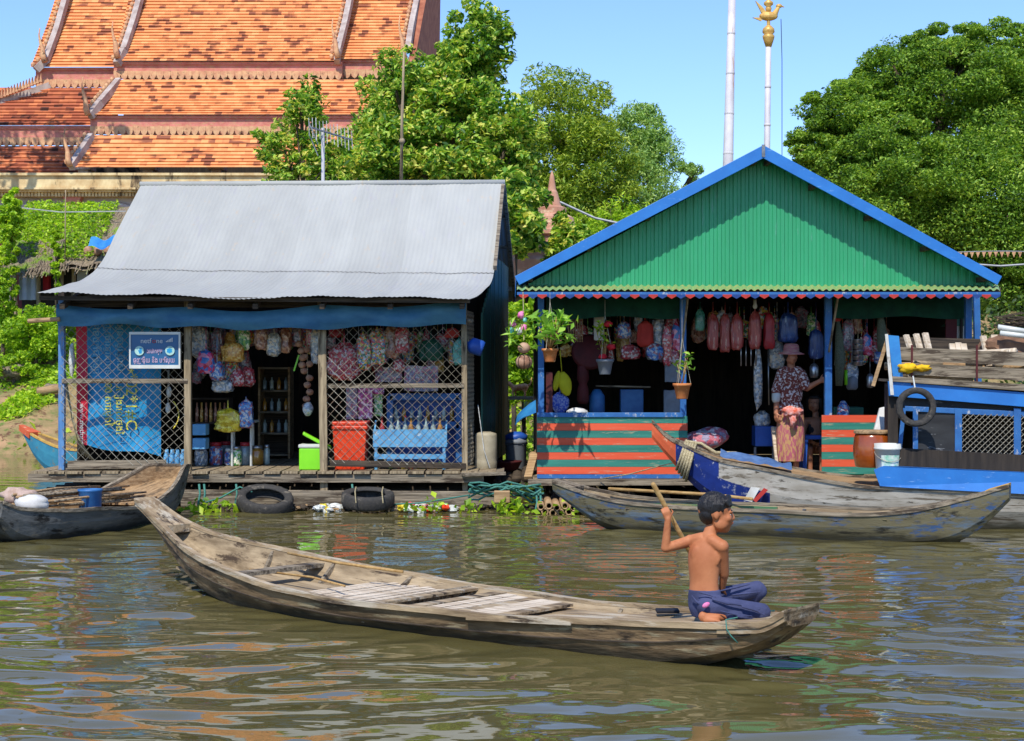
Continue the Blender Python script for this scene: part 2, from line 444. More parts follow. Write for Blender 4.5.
# ------------------------------------------------------------------ world, sun, camera
W = bpy.data.worlds.new("World"); SC.world = W; W.use_nodes = True
wn = W.node_tree.nodes; wl = W.node_tree.links
sky = wn.new('ShaderNodeTexSky'); sky.sky_type = 'NISHITA'; sky.sun_disc = False
LD = Vector((.15, .59, -.79)).normalized()
el = math.asin(-LD.z); az = math.atan2(-LD.x, -LD.y)
sky.sun_elevation = el; sky.sun_rotation = az; sky.altitude = 0; sky.air_density = 1.0; sky.dust_density = 0.0; sky.ozone_density = 5.0
hsv = wn.new('ShaderNodeMix'); hsv.data_type = 'RGBA'; hsv.blend_type = 'MULTIPLY'; hsv.inputs['Factor'].default_value = 1; hsv.inputs['B'].default_value = (.87, .94, 1.12, 1)
wl.new(sky.outputs[0], hsv.inputs['A']); wl.new(hsv.outputs['Result'], wn['Background'].inputs['Color']); wn['Background'].inputs['Strength'].default_value = .15
sl = bpy.data.lights.new('sun', 'SUN'); sl.energy = 3.8; sl.angle = math.radians(.53); sl.color = (1, .955, .88)
so = bpy.data.objects.new('sun', sl); COL.objects.link(so); so.rotation_euler = LD.to_track_quat('-Z', 'Y').to_euler()
cd = bpy.data.cameras.new('camera'); cam = bpy.data.objects.new('camera', cd); COL.objects.link(cam)
cam.location = (0, 0, H); cam.rotation_euler = (PI/2, 0, 0); cd.sensor_width = 36; cd.lens = F/1024*36; cd.clip_end = 3000; cd.clip_start = .1
SC.camera = cam
vs_ = SC.view_settings; vs_.view_transform = 'Standard'; vs_.look = 'None'; vs_.gamma = 1; vs_.exposure = 0.4
SC.cycles.max_bounces = 8; SC.cycles.transparent_max_bounces = 12; SC.cycles.sample_clamp_indirect = 6
SC.cycles.caustics_reflective = False; SC.cycles.caustics_refractive = False

# ------------------------------------------------------------------ materials
Xs = (.25, 4, 4); Zs = (4, 4, .25)
mat('bark', S(120,105,85,.7), S(70,60,48,.7), 10, (3,3,.6), .9, .8)
mat('wood_grey_x', S(176,160,135,.75), S(110,98,80,.7), 14, (.15,3,3), .85, .5, wear=(S(70,58,45), .35, 6, (.3,2,2)))
mat('wood_grey_z', S(186,166,132,.8), S(125,108,82,.75), 14, (3,3,.15), .85, .5, wear=(S(80,66,48), .3, 6, (2,2,.3)))
mat('wood_dark_x', S(92,78,62,.8), S(46,38,30,.8), 14, (.2,3,3), .85, .5)
mat('wood_dark_z', S(80,66,54,.6), S(40,33,28,.6), 10, (3,3,.2), .85, .5)
mat('wood_tan_x', S(205,170,125,.75), S(160,125,85,.7), 12, (.2,3,3), .8, .4, wear=(S(110,90,65), .3, 5, (.4,2,2)))
mat('metal_roof', S(190,190,182,.8), S(180,180,173,.8), 1.2, (2,.4,1), .7, .0, wear=[(S(174,173,170,.9), .2, 3, (3,.25,1)), (S(186,176,160,.88), .12, 5, (2,.6,1))], metal=.0, spec=.25, bands=(.78,.10))
mat('tarp_blue', S(76,136,168,.85), S(50,108,148,.85), 2.5, (1,1,2), .6, .5, dist=.05)
mat('tarp_skyblue', S(60,150,215,.8), S(40,115,190,.8), 4, (1,1,1), .5, .5)
mat('post_blue', S(104,152,200,.85), S(76,126,180,.8), 9, (3,3,.4), .6, .2, wear=(S(150,140,120), .3, 9, (2,2,.5)))
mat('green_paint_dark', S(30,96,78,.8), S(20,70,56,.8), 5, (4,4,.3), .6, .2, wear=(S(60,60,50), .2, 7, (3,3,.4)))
mat('green_metal', S(50,162,110,.85), S(44,150,100,.85), 2, (1,1,.3), .45, .0, wear=(S(80,150,120), .12, 8, (2,2,.3)), spec=.5)
mat('green_pale', S(120,180,120,.8), S(150,170,90,.8), 7, (2,1,1), .6, .2, wear=(S(190,160,90), .3, 12, (2,1,1)))
mat('blue_bright', S(48,128,208,.82), S(42,116,194,.82), 4, (1,1,1), .5, .1, wear=(S(110,150,200), .06, 14, (.5,1,2)))
mat('blue_frame', S(54,118,182,.8), S(44,100,164,.8), 6, (1,1,1), .55, .15, wear=(S(165,170,175), .16, 12, (1,1,.6)))
mat('stripe_orange', S(238,98,60,.82), S(225,84,48,.82), 4, (.3,1,4), .6, .2, wear=(S(190,140,110), .16, 12, (.3,1,3)))
mat('stripe_teal', S(62,148,128,.78), S(48,125,108,.78), 4, (.3,1,4), .6, .2, wear=(S(150,150,120), .16, 12, (.3,1,3)))
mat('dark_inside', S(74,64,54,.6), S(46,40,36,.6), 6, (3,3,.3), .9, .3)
mat('dark_black', S(30,30,30,.5), S(18,18,18,.5), 6, (1,1,1), .9)
mat('maroon', S(110,32,34,.6), S(85,24,26,.6), 6, (1,1,1), .7)
mat('tyre', S(62,60,58,.6), S(84,80,74,.6), 30, (1,1,1), .85, .5, wear=(S(120,112,98,.8), .22, 6, (1,1,1)))
mat('rope_tan', S(205,190,150,.8), S(150,135,100,.8), 60, (1,1,1), .9, .6)
mat('rope_green', S(60,130,115,.75), S(90,150,135,.75), 60, (1,1,1), .8, .6)
mat('white_paint', S(225,222,212,.85), S(200,196,184,.85), 9, (1,1,1), .7, .1, wear=(S(120,108,90), .2, 9, (1,1,.5)))
mat('white_plastic', S(222,224,216,.85), S(205,205,195,.85), 6, (1,1,1), .4, coat=.2)
mat('wire', S(196,188,166,.85), S(150,142,124,.85), 40, rough=.5, metal=.3)
mat('wire_light', S(205,205,200,.85), S(170,168,160,.8), 40, rough=.5, metal=.2)
mat('steel_pole', S(150,155,160,.8), S(110,112,115,.8), 20, rough=.5, metal=.5)
# ------------------------------------------------------------------ water
def water():
    xs = np.unique(np.concatenate([np.arange(-7.2, 7.3, .034), -7.2-np.geomspace(.05, 300, 60), 7.3+np.geomspace(.05, 300, 60)]))
    ys = np.unique(np.concatenate([np.arange(5.2, 17, .026), np.arange(17, 24, .05), 24+np.geomspace(.1, 40, 60), 5.2-np.geomspace(.05, 40, 25)]))
    X, Y = np.meshgrid(xs, ys, indexing='ij')
    rng = np.random.default_rng(5); Zz = np.zeros_like(X)
    wx = X+.22*np.sin(Y*1.1+.6*X)+.10*np.sin(2.3*X-1.7*Y); wy = Y+.16*np.sin(1.3*X+.4*Y)+.07*np.sin(3.1*X+2.2*Y+1)
    for i in range(80):
        lam = .19*(1.15/.19)**rng.random()
        th = PI/2+rng.normal(0, .55); k = 2*PI/lam
        slope = .0138*(lam/.6)**.10
        Zz += slope/k*np.sin(k*(math.cos(th)*wx*.8+math.sin(th)*wy)+rng.uniform(0, 2*PI))
    env = .72+.30*np.sin(.9*X+.35*Y+1.3)*np.sin(.8*Y-.3*X+.4)
    near = np.clip((Y-4)/3, 0, 1)*np.clip((26-Y)/8, .35, 1)
    Zz *= env*near
    # rings where the near canoe's stern stirs the water
    for (cx, cy, am, lam) in ((1.55, 9.15, .0028, .17), (-2.55, 12.2, .0022, .15)):
        R = np.hypot(X-cx, (Y-cy)); Zz += am*np.cos(2*PI*R/lam)*np.exp(-R/.8)*np.clip(R/.5, 0, 1)
    nx, ny = X.shape
    v = np.stack([X, Y, Zz], -1).reshape(-1, 3)
    i = np.arange((nx-1)*(ny-1)); a = (i//(ny-1))*ny+i % (ny-1)
    f = np.stack([a, a+ny, a+ny+1, a+1], 1)
    me = bpy.data.meshes.new('water'); me.vertices.add(len(v)); me.vertices.foreach_set('co', v.astype(np.float32).ravel())
    me.loops.add(4*len(f)); me.loops.foreach_set('vertex_index', f.astype(np.int32).ravel())
    me.polygons.add(len(f)); me.polygons.foreach_set('loop_start', np.arange(0, 4*len(f), 4, dtype=np.int32)); me.polygons.foreach_set('loop_total', np.full(len(f), 4, dtype=np.int32))
    me.update()
    m = bpy.data.materials.new('river_water'); m.use_nodes = True; nt = m.node_tree; b = nt.nodes['Principled BSDF']
    tc = nt.nodes.new('ShaderNodeTexCoord'); n1 = nt.nodes.new('ShaderNodeTexNoise'); n1.inputs['Scale'].default_value = .35; n1.inputs['Detail'].default_value = 4
    nt.links.new(tc.outputs['Object'], n1.inputs['Vector'])
    r = nt.nodes.new('ShaderNodeValToRGB'); r.color_ramp.elements[0].color = S(104,98,56,.66); r.color_ramp.elements[1].color = S(116,106,64,.66)
    nt.links.new(n1.outputs['Fac'], r.inputs['Fac']); nt.links.new(r.outputs['Color'], b.inputs['Base Color'])
    b.inputs['Roughness'].default_value = .02; b.inputs['IOR'].default_value = 1.333; b.inputs['Specular IOR Level'].default_value = 1.0
    mp = nt.nodes.new('ShaderNodeMapping'); mp.inputs['Scale'].default_value = (.45, 1, 1); nt.links.new(tc.outputs['Object'], mp.inputs['Vector'])
    n2 = nt.nodes.new('ShaderNodeTexNoise'); n2.inputs['Scale'].default_value = 7; n2.inputs['Detail'].default_value = 2
    nt.links.new(mp.outputs[0], n2.inputs['Vector'])
    bp = nt.nodes.new('ShaderNodeBump'); bp.inputs['Strength'].default_value = .05; bp.inputs['Distance'].default_value = .05
    nt.links.new(n2.outputs['Fac'], bp.inputs['Height']); nt.links.new(bp.outputs[0], b.inputs['Normal'])
    tag(finish(me, 'water', m, None, True), 'murky olive river water with gentle ripples', None, None, 'structure')
water()
# ------------------------------------------------------------------ river bank
def hgt(x, y):
    e = 33.6+1.0*math.sin(x*.21)+.5*math.sin(x*.9+2)
    d = y-e
    z = interp([(-8,-2.5),(0,-.05),(.6,.35),(2.2,.95),(5,2.1),(9,3.0),(14,3.5),(60,4.2),(400,6)], d)
    return z+.16*mnoise.noise(Vector((x*.8, y*.8, 0)))*min(1, max(0, d+.5))+.10*mnoise.noise(Vector((x*2.5, y*2.5, 4)))*min(1, max(0, d+.4))
mat('bank_earth', S(186,148,108,.85), S(124,128,70,.7), 1.6, (1,1,1), .95, 1.0, wear=[(S(100,130,52,.75), .28, 2.4, (1,1,1)), (S(120,84,60,.7), .3, 5, (1,1,1))], dist=.08)
def bank():
    xs = np.concatenate([-90-np.geomspace(1, 600, 12)[::-1], np.arange(-90, -26, 2), np.arange(-26, 27, .45), np.arange(28, 90, 2), 90+np.geomspace(1, 600, 12)])
    ys = np.concatenate([np.arange(25, 31, 1.5), np.arange(31, 46, .35), np.arange(46, 80, 1.5), 80+np.geomspace(1, 1500, 16)])
    b = MB(); nx, ny = len(xs), len(ys)
    vs = [(x, y, hgt(x, y)) for x in xs for y in ys]
    fs = [(i*ny+j, (i+1)*ny+j, (i+1)*ny+j+1, i*ny+j+1) for i in range(nx-1) for j in range(ny-1)]
    b.add(vs, fs)
    tag(b.build('river_bank', 'bank_earth', None, True, origin=(0,0,0)), 'sloping earth river bank with green growth', None, None, 'structure')
bank()
# ------------------------------------------------------------------ leaves materials
def LB(c): return (min(c[0]*1.75,1), min(c[1]*1.5,1), c[2]*1.5, 1)
leafmat('leaf_mango', [LB(c) for c in [S(40,78,24,.9), S(64,112,34,.9), S(92,140,44), S(128,166,58), S(160,184,84), S(182,186,96)]], .35)
leafmat('leaf_tamarind', [LB(c) for c in [S(56,90,28,.95), S(94,128,42), S(128,156,56), S(156,176,74)]], .35)
leafmat('leaf_pale', [LB(c) for c in [S(74,112,56), S(116,156,86), S(150,180,110)]], .35)
leafmat('leaf_rain', [LB(c) for c in [S(42,72,24,.95), S(78,118,38), S(110,150,52), S(142,172,70)]], .35)
leafmat('leaf_vine', [LB(c) for c in [S(74,116,26), S(122,164,38), S(166,196,60)]], .4)
leafmat('leaf_dark', [LB(c) for c in [S(28,52,20,.8), S(52,84,32,.8), S(76,106,40,.8)]], .3)
leafmat('leaf_plant', [LB(c) for c in [S(70,120,36), S(120,170,60), S(150,195,80)]], .4)
def E(px, py, Y, rx, ry, rd=None):
    return (tuple(P(px, py, Y)), (rx*Y/F, (rd if rd else rx*Y/F), ry*Y/F))
def gb(px, Y):
    x = X_(px, Y); return (x, Y, hgt(x, Y)-.1)
tree('broadleaf_tree', 'small loose-leaved tree in front of the orange tiled roof behind the tv aerial', 'tree', gb(305, 33),
     [E(302,110,33,28,34), E(285,150,33,34,30), E(330,158,33,34,30), E(300,190,33,52,26)], 150, 46, .14, 'leaf_mango', 11, .12, csize=.34, shell=.25, flat=.8, aspect=.42, droop=.6)
tree('broadleaf_tree', 'tall leafy tree with red-tipped young leaves rising above the grey metal roof', 'tree', gb(455, 36),
     [E(478,45,36,34,42), E(455,92,36,48,40), E(400,105,36,42,52), E(385,158,36,48,46), E(455,160,36,62,50), E(505,150,35,36,56), E(515,215,34,26,46)], 640, 85, .155, 'leaf_mango', 12, .22, csize=.33, shell=.3, flat=.8, aspect=.42, droop=.6)
tree('feathery_tree', 'dark olive feathery tree with rounded top beside the tall leafy tree', 'tree', gb(562, 46),
     [E(562,118,46,52,46), E(540,165,46,58,60), E(590,175,45,46,56), E(555,225,45,60,50)], 230, 260, .15, 'leaf_tamarind', 13, .3, csize=.4, shell=.45, flat=.7, aspect=.3, droop=1.2, up=.6)
tree('feathery_tree', 'pale green wispy tree just left of the blue roof edge', 'tree', gb(640, 48),
     [E(640,130,48,28,30), E(650,160,48,38,34), E(640,205,47,52,46), E(690,178,47,18,14)], 170, 170, .14, 'leaf_pale', 14, .2, csize=.38, shell=.3, flat=.9, aspect=.3, droop=.8)
tree('bushy_tree', 'bright yellow-green bushy tree low in front of the feathery trees', 'tree', gb(600, 40),
     [E(620,235,40,42,36), E(585,250,39,34,30)], 70, 130, .13, 'leaf_vine', 15, .12, csize=.32, shell=.3, flat=.8, aspect=.3)
tree('rain_tree', 'huge spreading tree filling the right side behind the green gable', 'tree', gb(985, 50),
     [E(945,88,50,95,48), E(860,118,49,64,36), E(820,150,49,36,24), E(1050,110,50,90,80), E(900,72,49,42,26), E(862,98,49,38,26), E(950,50,50,52,24), E(1005,48,50,60,26), E(880,150,48,60,40), E(830,135,49,36,24), E(900,190,48,85,52), E(985,200,48,85,80), E(850,165,49,55,32), E(1075,240,48,80,80), E(1000,265,48,80,55)],
     1500, 340, .12, 'leaf_rain', 16, .34, csize=.41, shell=.4, flat=.5, aspect=.42, nbranch=60)
for i, (px, py, Y, rx, ry, lb) in enumerate([(735,250,62,90,50,'dark tree far behind the green gable'), (1080,285,60,120,40,'low dark tree behind the loaded river boat'), (440,235,58,110,60,'dark low tree behind the grey metal roof')]):
    tree('broadleaf_tree', lb, 'tree', gb(px, Y), [E(px,py,Y,rx,ry), E(px+rx*.6,py+ry*.4,Y,rx*.6,ry*.6)], 110, 120, .26, 'leaf_dark', 30+i, .3, csize=.28, shell=.4)

tree('broadleaf_tree', 'tall shade tree just outside the left edge of the temple roof', 'tree', gb(-190, 54), [E(-50,-110,54.2,70,58), E(0,-118,54.6,60,44), E(-130,-60,54,60,70)], 60, 60, .26, 'leaf_dark', 47, .35, csize=.3, shell=.2)
# ------------------------------------------------------------------ temple
brickmat('roof_tiles', S(240,172,110,.88), S(232,150,92,.88), S(150,88,62,.85), None, .26, .16, .75)
brickmat('roof_tiles_shaded', S(216,130,82,.82), S(180,98,66,.78), S(88,54,44,.75), None, .33, .17, .8)  # darker copy of the tiles, dappled tree shade painted into the colour
mat('temple_red', S(226,146,130,.85), S(204,122,104,.8), 4, (1,1,1), .8, wear=(S(214,160,120,.8), .35, 5, (1,1,3)))
mat('temple_gold', S(232,184,134,.85), S(214,150,112,.8), 6, (1,1,1), .75, wear=(S(120,90,60), .2, 5, (1,1,1)))
mat('temple_white', S(222,214,206,.8), S(190,178,170,.75), 3, (1,1,1), .8, wear=(S(140,122,112), .22, 2.2, (1,1,.5)))
mat('temple_wall', S(222,214,212,.72), S(200,188,186,.7), 1.2, (1,1,1), .85)
mat('temple_cornice', S(242,220,168,.88), S(206,172,120,.85), 2.2, (1,1,.8), .85, wear=(S(96,78,56), .25, 1.6, (1,1,.3)))
TY = 60.0
def tile_roof(name, m, root, xle, xre, zb, yb, xlt, xrt, zt, yt, curve=.0):
    """sawtooth rows of tiles from the eave (b) to the top (t)"""
    b = MB(); n = max(4, int(math.hypot(zt-zb, yt-yb)/.2)); vs = []; fs = []
    for i in range(n):
        for (t, o) in ((i/n, .05), ((i+1)/n, .0)):
            tt = t; c = curve*math.sin(PI*t)
            xl = xle+(xlt-xle)*tt; xr = xre+(xrt-xre)*tt; z = zb+(zt-zb)*tt-c; y = yb+(yt-yb)*tt+c*.3
            vs += [(xl, y-o*.8, z+o*.6), (xr, y-o*.8, z+o*.6)]
    for i in range(n):
        a = 4*i; fs.append((a, a+1, a+3, a+2))
        if i: fs.append((a-2, a-1, a+1, a))
    b.add(vs, fs)
    return b.build(name, m, root)
def fringe(root, xl, xr, zt, zb, y):
    """fascia board and the row of leaf-shaped drops under an eave"""
    b = MB(); b.box((xl, y, zb+.10), (xr, y+.25, zt)); b.box((xl, y-.06, zt-.12), (xr, y+.02, zt-.02)); b.build('fascia', 'temple_red', root)
    g = MB(); n = int((xr-xl)/.27); w = (xr-xl)/n
    for i in range(n):
        x = xl+w*(i+.5)
        g.prism([(x-w*.49, y-.05, zb+.36), (x-w*.49, y-.05, zb+.2), (x-w*.3, y-.05, zb+.07), (x, y-.05, zb), (x+w*.3, y-.05, zb+.07), (x+w*.49, y-.05, zb+.2), (x+w*.49, y-.05, zb+.36)], (0, .09, 0))
    g.build('fringe', 'temple_gold', root)
def ztile(py, Y=TY): return Z_(py, Y)
def temple():
    mat('verge_grey', S(206,192,182,.8), S(170,150,140,.8), 3, (1,1,1), .85)
    t = thing('temple', 'temple with stacked orange tiled roofs and red fringed eaves on the left', 'temple', (X_(200, TY), TY, 3.6))
    x = lambda px, Y=TY: X_(px, Y)
    # main tiers; lower tiers stand nearer, each upper one starts further back
    Yc, Yb, Ya = 58.5, 60.5, 62.5
    # C bottom tier
    tile_roof('tiled_roof', 'roof_tiles', t, x(70,Yc), x(440,Yc), Z_(168,Yc), Yc, x(91,Yc+1.3), x(440,Yc), Z_(135,Yc+1.3), Yc+1.3, .08)
    fringe(t, x(92,Yb), x(430,Yb), Z_(116.5,Yb), Z_(137,Yb), Yb-.25)
    tile_roof('tiled_roof', 'roof_tiles', t, x(89,Yb), x(430,Yb), Z_(117,Yb), Yb-.4, x(118,Yb+1.6), x(430,Yb), Z_(80,Yb+1.6), Yb+1.5, .12)
    fringe(t, x(116,Ya), x(343,Ya), Z_(63.5,Ya), Z_(82,Ya), Ya-.35)
    tile_roof('tiled_roof', 'roof_tiles', t, x(115,Ya), x(338,Ya), Z_(64,Ya), Ya-.5, x(146,Ya+5), x(372,Ya+5), Z_(-75,Ya+5), Ya+4.6, .35)
    # left wing, set back
    Yw = 63.2
    fringe(t, x(38,Yw), x(116,Yw), Z_(69,Yw), Z_(90,Yw), Yw-.3)
    tile_roof('tiled_roof', 'roof_tiles', t, x(34,Yw), x(125,Yw), Z_(70,Yw), Yw-.45, x(78,Yw+5), x(160,Yw+5), Z_(-75,Yw+5), Yw+4.6, .35)
    tile_roof('tiled_roof', 'roof_tiles_shaded', t, x(-60,61.6), x(120,61.6), Z_(128,61.6), 61.2, x(-60,63), x(120,63), Z_(88,63), 62.9, .1)
    fringe(t, x(-60,61.6), x(92,61.6), Z_(127,61.6), Z_(148,61.6), 61.3)
    tile_roof('tiled_roof', 'roof_tiles_shaded', t, x(-60,60), x(76,60), Z_(178,60), 59.8, x(-60,61.2), x(92,61.2), Z_(146,61.2), 61.2, .08)
    # right wing
    Yr = 63.0
    fringe(t, x(337,Yr), x(418,Yr), Z_(61,Yr), Z_(80,Yr), Yr-.3)
    tile_roof('tiled_roof', 'roof_tiles', t, x(333,Yr), x(406,Yr), Z_(62,Yr), Yr-.45, x(352,Yr+5), x(432,Yr+5), Z_(-75,Yr+5), Yr+4.6, .35)
    g = MB(); g.prism([P(408,62,Yr-.3), P(434,-75,Yr+4.6), P(436,-75,Yr+9), P(434,60,Yr+9)], (.25,0,0)); mat('gable_brown', S(190,120,88,.8), S(160,90,66,.75), 3, (1,1,1), .85); g.build('gable_wall', 'gable_brown', t)
    # verge ribs, white with gold crest
    def verge(pts, w=.22, crest=True):
        b = MB()
        for a, c in zip(pts, pts[1:]): b.beam(a, c, w, .28)
        b.build('verge', 'verge_grey', t)
        if crest:
            g = MB()
            for a, c in zip(pts, pts[1:]):
                L = (c-a).length; n = max(1, int(L/.26))
                for i in range(n):
                    q = a.lerp(c, (i+.5)/n)+Vector((-.22, 0, .12)); g.ball(q, (.09,.07,.11), 6, 4)
            g.build('verge_crest', 'temple_gold', t)
    verge([P(36,70,Yw-.6), P(46,60,Yw-.4), P(57,30,Yw+.8), P(66,-2,Yw+1.8), P(84,-75,Yw+4.5)])
    verge([P(117,64,Ya-.6), P(124,50,Ya-.2), P(134,20,Ya+1), P(141,-5,Ya+1.8), P(154,-75,Ya+4.5)])
    verge([P(90,116,Yb-.5), P(100,103,Yb), P(119,81,Yb+1.5)])
    verge([P(71,167,Yc-.1), P(80,154,Yc+.5), P(92,136,Yc+1.2)])
    verge([P(337,62,Ya-.6), P(338,52,Ya-.3), P(346,20,Ya+1), P(351,-5,Ya+1.8), P(363,-75,Ya+4.5)])
    verge([P(408,50,Yr-.2), P(411,30,Yr+.5), P(418,-4,Yr+2), P(434,-75,Yr+4.5)])
    verge([P(428,45,Yr+8), P(425,20,Yr+8.2), P(420,-10,Yr+8.4)], crest=False)
    verge([P(-60,128,62), P(0,103,62.4), P(30,93,62.7), P(52,85,63)], crest=False)
    g = MB()
    for i in range(34):
        q = P(-58+i*3.0, 122-i*1.2, 62.3); g.add([q+Vector((-.05,-.1,0)), q+Vector((.06,-.1,0)), q+Vector((.03,-.1,.34)), q+Vector((-.05,.05,0)), q+Vector((.06,.05,0)), q+Vector((.03,.02,.34))], [(0,1,2),(5,4,3),(0,3,4,1),(1,4,5,2),(2,5,3,0)])
    g.build('ridge_crest', 'temple_gold', t)
    # naga tail finials at the eave corners
    for (px, py, Y, h) in ((45,62,Yw-.7,34), (118,58,Ya-.7,37), (88,115,Yb-.6,38), (70,166,Yc-.2,38), (338,58,Ya-.7,40), (405,60,Yr-.4,45)):
        b = MB(); s_ = Y/F
        pr = [(0,0,5),(-2,-.18*h,4.6),(-2.5,-.4*h,3.6),(-5,-.62*h,2.2),(-6,-.8*h,1.3),(-5,-h,.3)]
        b.tube([P(px+a, py+c, Y) for a, c, r in pr], [max(.02, r*s_*.62) for a, c, r in pr], 7)
        b.build('finial', 'temple_gold', t, smooth=True)
    # dark attic gap with short piers, cornice, wall with arches
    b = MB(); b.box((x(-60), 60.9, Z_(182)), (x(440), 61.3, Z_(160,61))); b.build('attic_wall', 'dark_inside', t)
    for px in (86, 150, 218, 285, 350):
        b = MB(); b.box((x(px-5), 59.6, Z_(180)), (x(px+5), 60.2, Z_(167))); b.box((x(px-8), 59.5, Z_(171)), (x(px+8), 60.3, Z_(167))); b.build('pier', 'temple_white', t)
    b = MB()
    for (y0, y1, d) in ((178,180.5,0), (180.5,192,.10), (192,194,.04), (194,196,.2)):
        b.box((x(-70), 58.4+d, Z_(y1)), (x(430), 60.4, Z_(y0)-.002))
    for i in range(150):
        px = -68+i*3.3; b.box((x(px), 58.75, Z_(200)), (x(px+2.4), 59.4, Z_(195.5)))
    b.build('cornice', 'temple_cornice', t)
    b = MB(); b.box((x(-70), 59.3, 3.2), (x(430), 60.6, Z_(196))); b.build('wall', 'temple_wall', t)
    for px in (-10, 42, 118, 194, 270):
        a = MB(); pts = []
        for k in range(17):
            an = PI*k/16; pts.append((x(px)+math.cos(an)*.8, 59.22, Z_(236)+math.sin(an)*.6))
        a.prism(pts+[(x(px)-.95, 59.22, 3.3), (x(px)+.95, 59.22, 3.3)], (0, .12, 0)); a.build('arch_window', 'maroon', t)
        r_ = MB(); r_.tube([(x(px)+math.cos(PI*k/16)*1.15, 59.25, Z_(228)+math.sin(PI*k/16)*.82) for k in range(17)], .1, 6); r_.build('arch_moulding', 'temple_wall', t, smooth=True)
    for px in (80, 156, 232, 308):
        b = MB(); b.box((x(px-5), 58.95, 3.3), (x(px+5), 59.35, Z_(202))); b.prism([(x(px-9), 58.9, Z_(200)), (x(px+9), 58.9, Z_(200)), (x(px+4), 58.9, Z_(214)), (x(px-4), 58.9, Z_(214))], (0,.4,0)); b.build('pilaster', 'temple_red', t)
    b = MB(); b.box((x(75), 67.5, 3.4), (x(370), 76, Z_(40,66))); b.build('inner_wall', 'temple_wall', t)
temple()
# pink stupa behind the trees
mat('stupa_pink', S(222,172,146,.8), S(196,140,114,.75), 2, (1,1,1), .85, wear=(S(215,190,160), .3, 2, (1,1,2)))
t = thing('stupa', 'weathered pink stupa showing through leaves between the two house roofs', 'stupa', (X_(552,38), 38, 3.2))
b = MB(); s_ = 38/F
def zs(py): return Z_(py, 38)-3.2
b.lathe(t.location, [(1.1,-.2),(1.1,zs(262)),(.95,zs(258)),(.95,zs(248)),(.72,zs(246)),(.72,zs(238)),(.8,zs(236)),(.8,zs(232)),(.56,zs(230)),(.52,zs(218)),(.34,zs(214)),(.34,zs(208)),(.22,zs(206)),(.13,zs(192)),(.1,zs(190)),(.05,zs(176)),(0.0,zs(170))], 20)
b.build('spire_body', 'stupa_pink', t, smooth=False)
b = MB()
for k in range(8):
    a = k*PI/4; b.prism([Vector(t.location)+Vector((math.cos(a)*.93-.0, math.sin(a)*.93, zs(258))), Vector(t.location)+Vector((math.cos(a)*.93, math.sin(a)*.93, zs(236))), Vector(t.location)+Vector((math.cos(a)*1.12, math.sin(a)*1.12, zs(244))), Vector(t.location)+Vector((math.cos(a)*1.12, math.sin(a)*1.12, zs(258)))], (.1,0,0))
b.build('leaf_ornament', 'temple_red', t)
# flag poles
mat('pole_white', S(226,222,222,.85), S(200,194,196,.85), 1.5, (1,1,1), .6, wear=(S(170,130,110), .15, 2, (2,2,.3)))
mat('gilt', S(235,195,110,.8), S(215,160,80,.8), 10, rough=.4, metal=.2)
def pole(px0, py0, px1, py1, Y, r0, r1, label, top):
    a = P(px0, py0, Y); c = P(px1, py1, Y); d = (c-a)
    base = a-d*((a.z-3.2)/d.z)
    t = thing('flag_pole', label, 'flag pole', base)
    b = MB(); b.tube([base, a, c], [r0*1.15, r0, r1], 14); b.build('shaft', 'pole_white', t, smooth=True)
    L = (c-base).length; n = int(L/1.05); g = MB(); dn = (c-base).normalized(); q = dn.to_track_quat('Z', 'Y').to_matrix()
    for i in range(1, n):
        p = base+dn*(i*1.05); rr = r0*1.12+(r1-r0*1.12)*(i/n); g.lathe(p, [(rr*1.01,-.04),(rr*1.18,-.02),(rr*1.18,.02),(rr*1.01,.04)], 14, q)
    g.build('joint_ring', 'pole_white', t)
    return t, c
pole(728,165,733,-40,42, .135,.085, 'tall thick white jointed pole left of the blue roof peak', None)
t, c = pole(767,150,768.5,38,44, .085,.075, 'slim white pole topped by a golden bird figure', None)
s_ = 44/F
b = MB(); b.lathe(c, [(.08,-.25),(.13,-.1),(.16,0),(.17,.05),(.12,.1),(.17,.16),(.16,.25),(.09,.32),(.04,.36)], 14); b.build('finial_base', 'gilt', t, smooth=True)
b = MB(); top = c+Vector((0,0,.36))
b.ball(top+Vector((0,0,.24)), (.26,.12,.13), 12, 8); b.caps(top+Vector((.16,0,.28)), top+Vector((.27,0,.48)), .09, .05); b.ball(top+Vector((.29,0,.52)), (.09,.06,.06)); b.caps(top+Vector((.34,0,.52)), top+Vector((.43,0,.49)), .03, .01)
b.prism([top+Vector((-.1,-.04,.25)), top+Vector((-.2,-.04,.34)), top+Vector((-.36,-.04,.66)), top+Vector((-.18,-.04,.5)), top+Vector((-.02,-.04,.3))], (0,.08,0))
b.prism([top+Vector((-.15,-.03,.2)), top+Vector((-.44,-.03,.2)), top+Vector((-.2,-.03,.1))], (0,.06,0)); b.tube([top, top+Vector((0,0,.2))], .05)
b.build('bird_figure', 'gilt', t, smooth=False)
b = MB(); b.lathe(top, [(.05,.3),(.09,.46),(.06,.5),(.13,.56),(.13,.62),(.05,.68),(.05,.76),(.10,.82),(.10,.9),(.04,.95),(.04,1.05),(.08,1.1),(.07,1.18),(.03,1.25),(.0,1.7)], 12); b.build('spire', 'gilt', t, smooth=True)
b = MB(); p0 = P(781,19,44); b.tube([p0, P(782,60,44), P(782,160,44)], .012, 4); b.build('cord', 'dark_black', t)
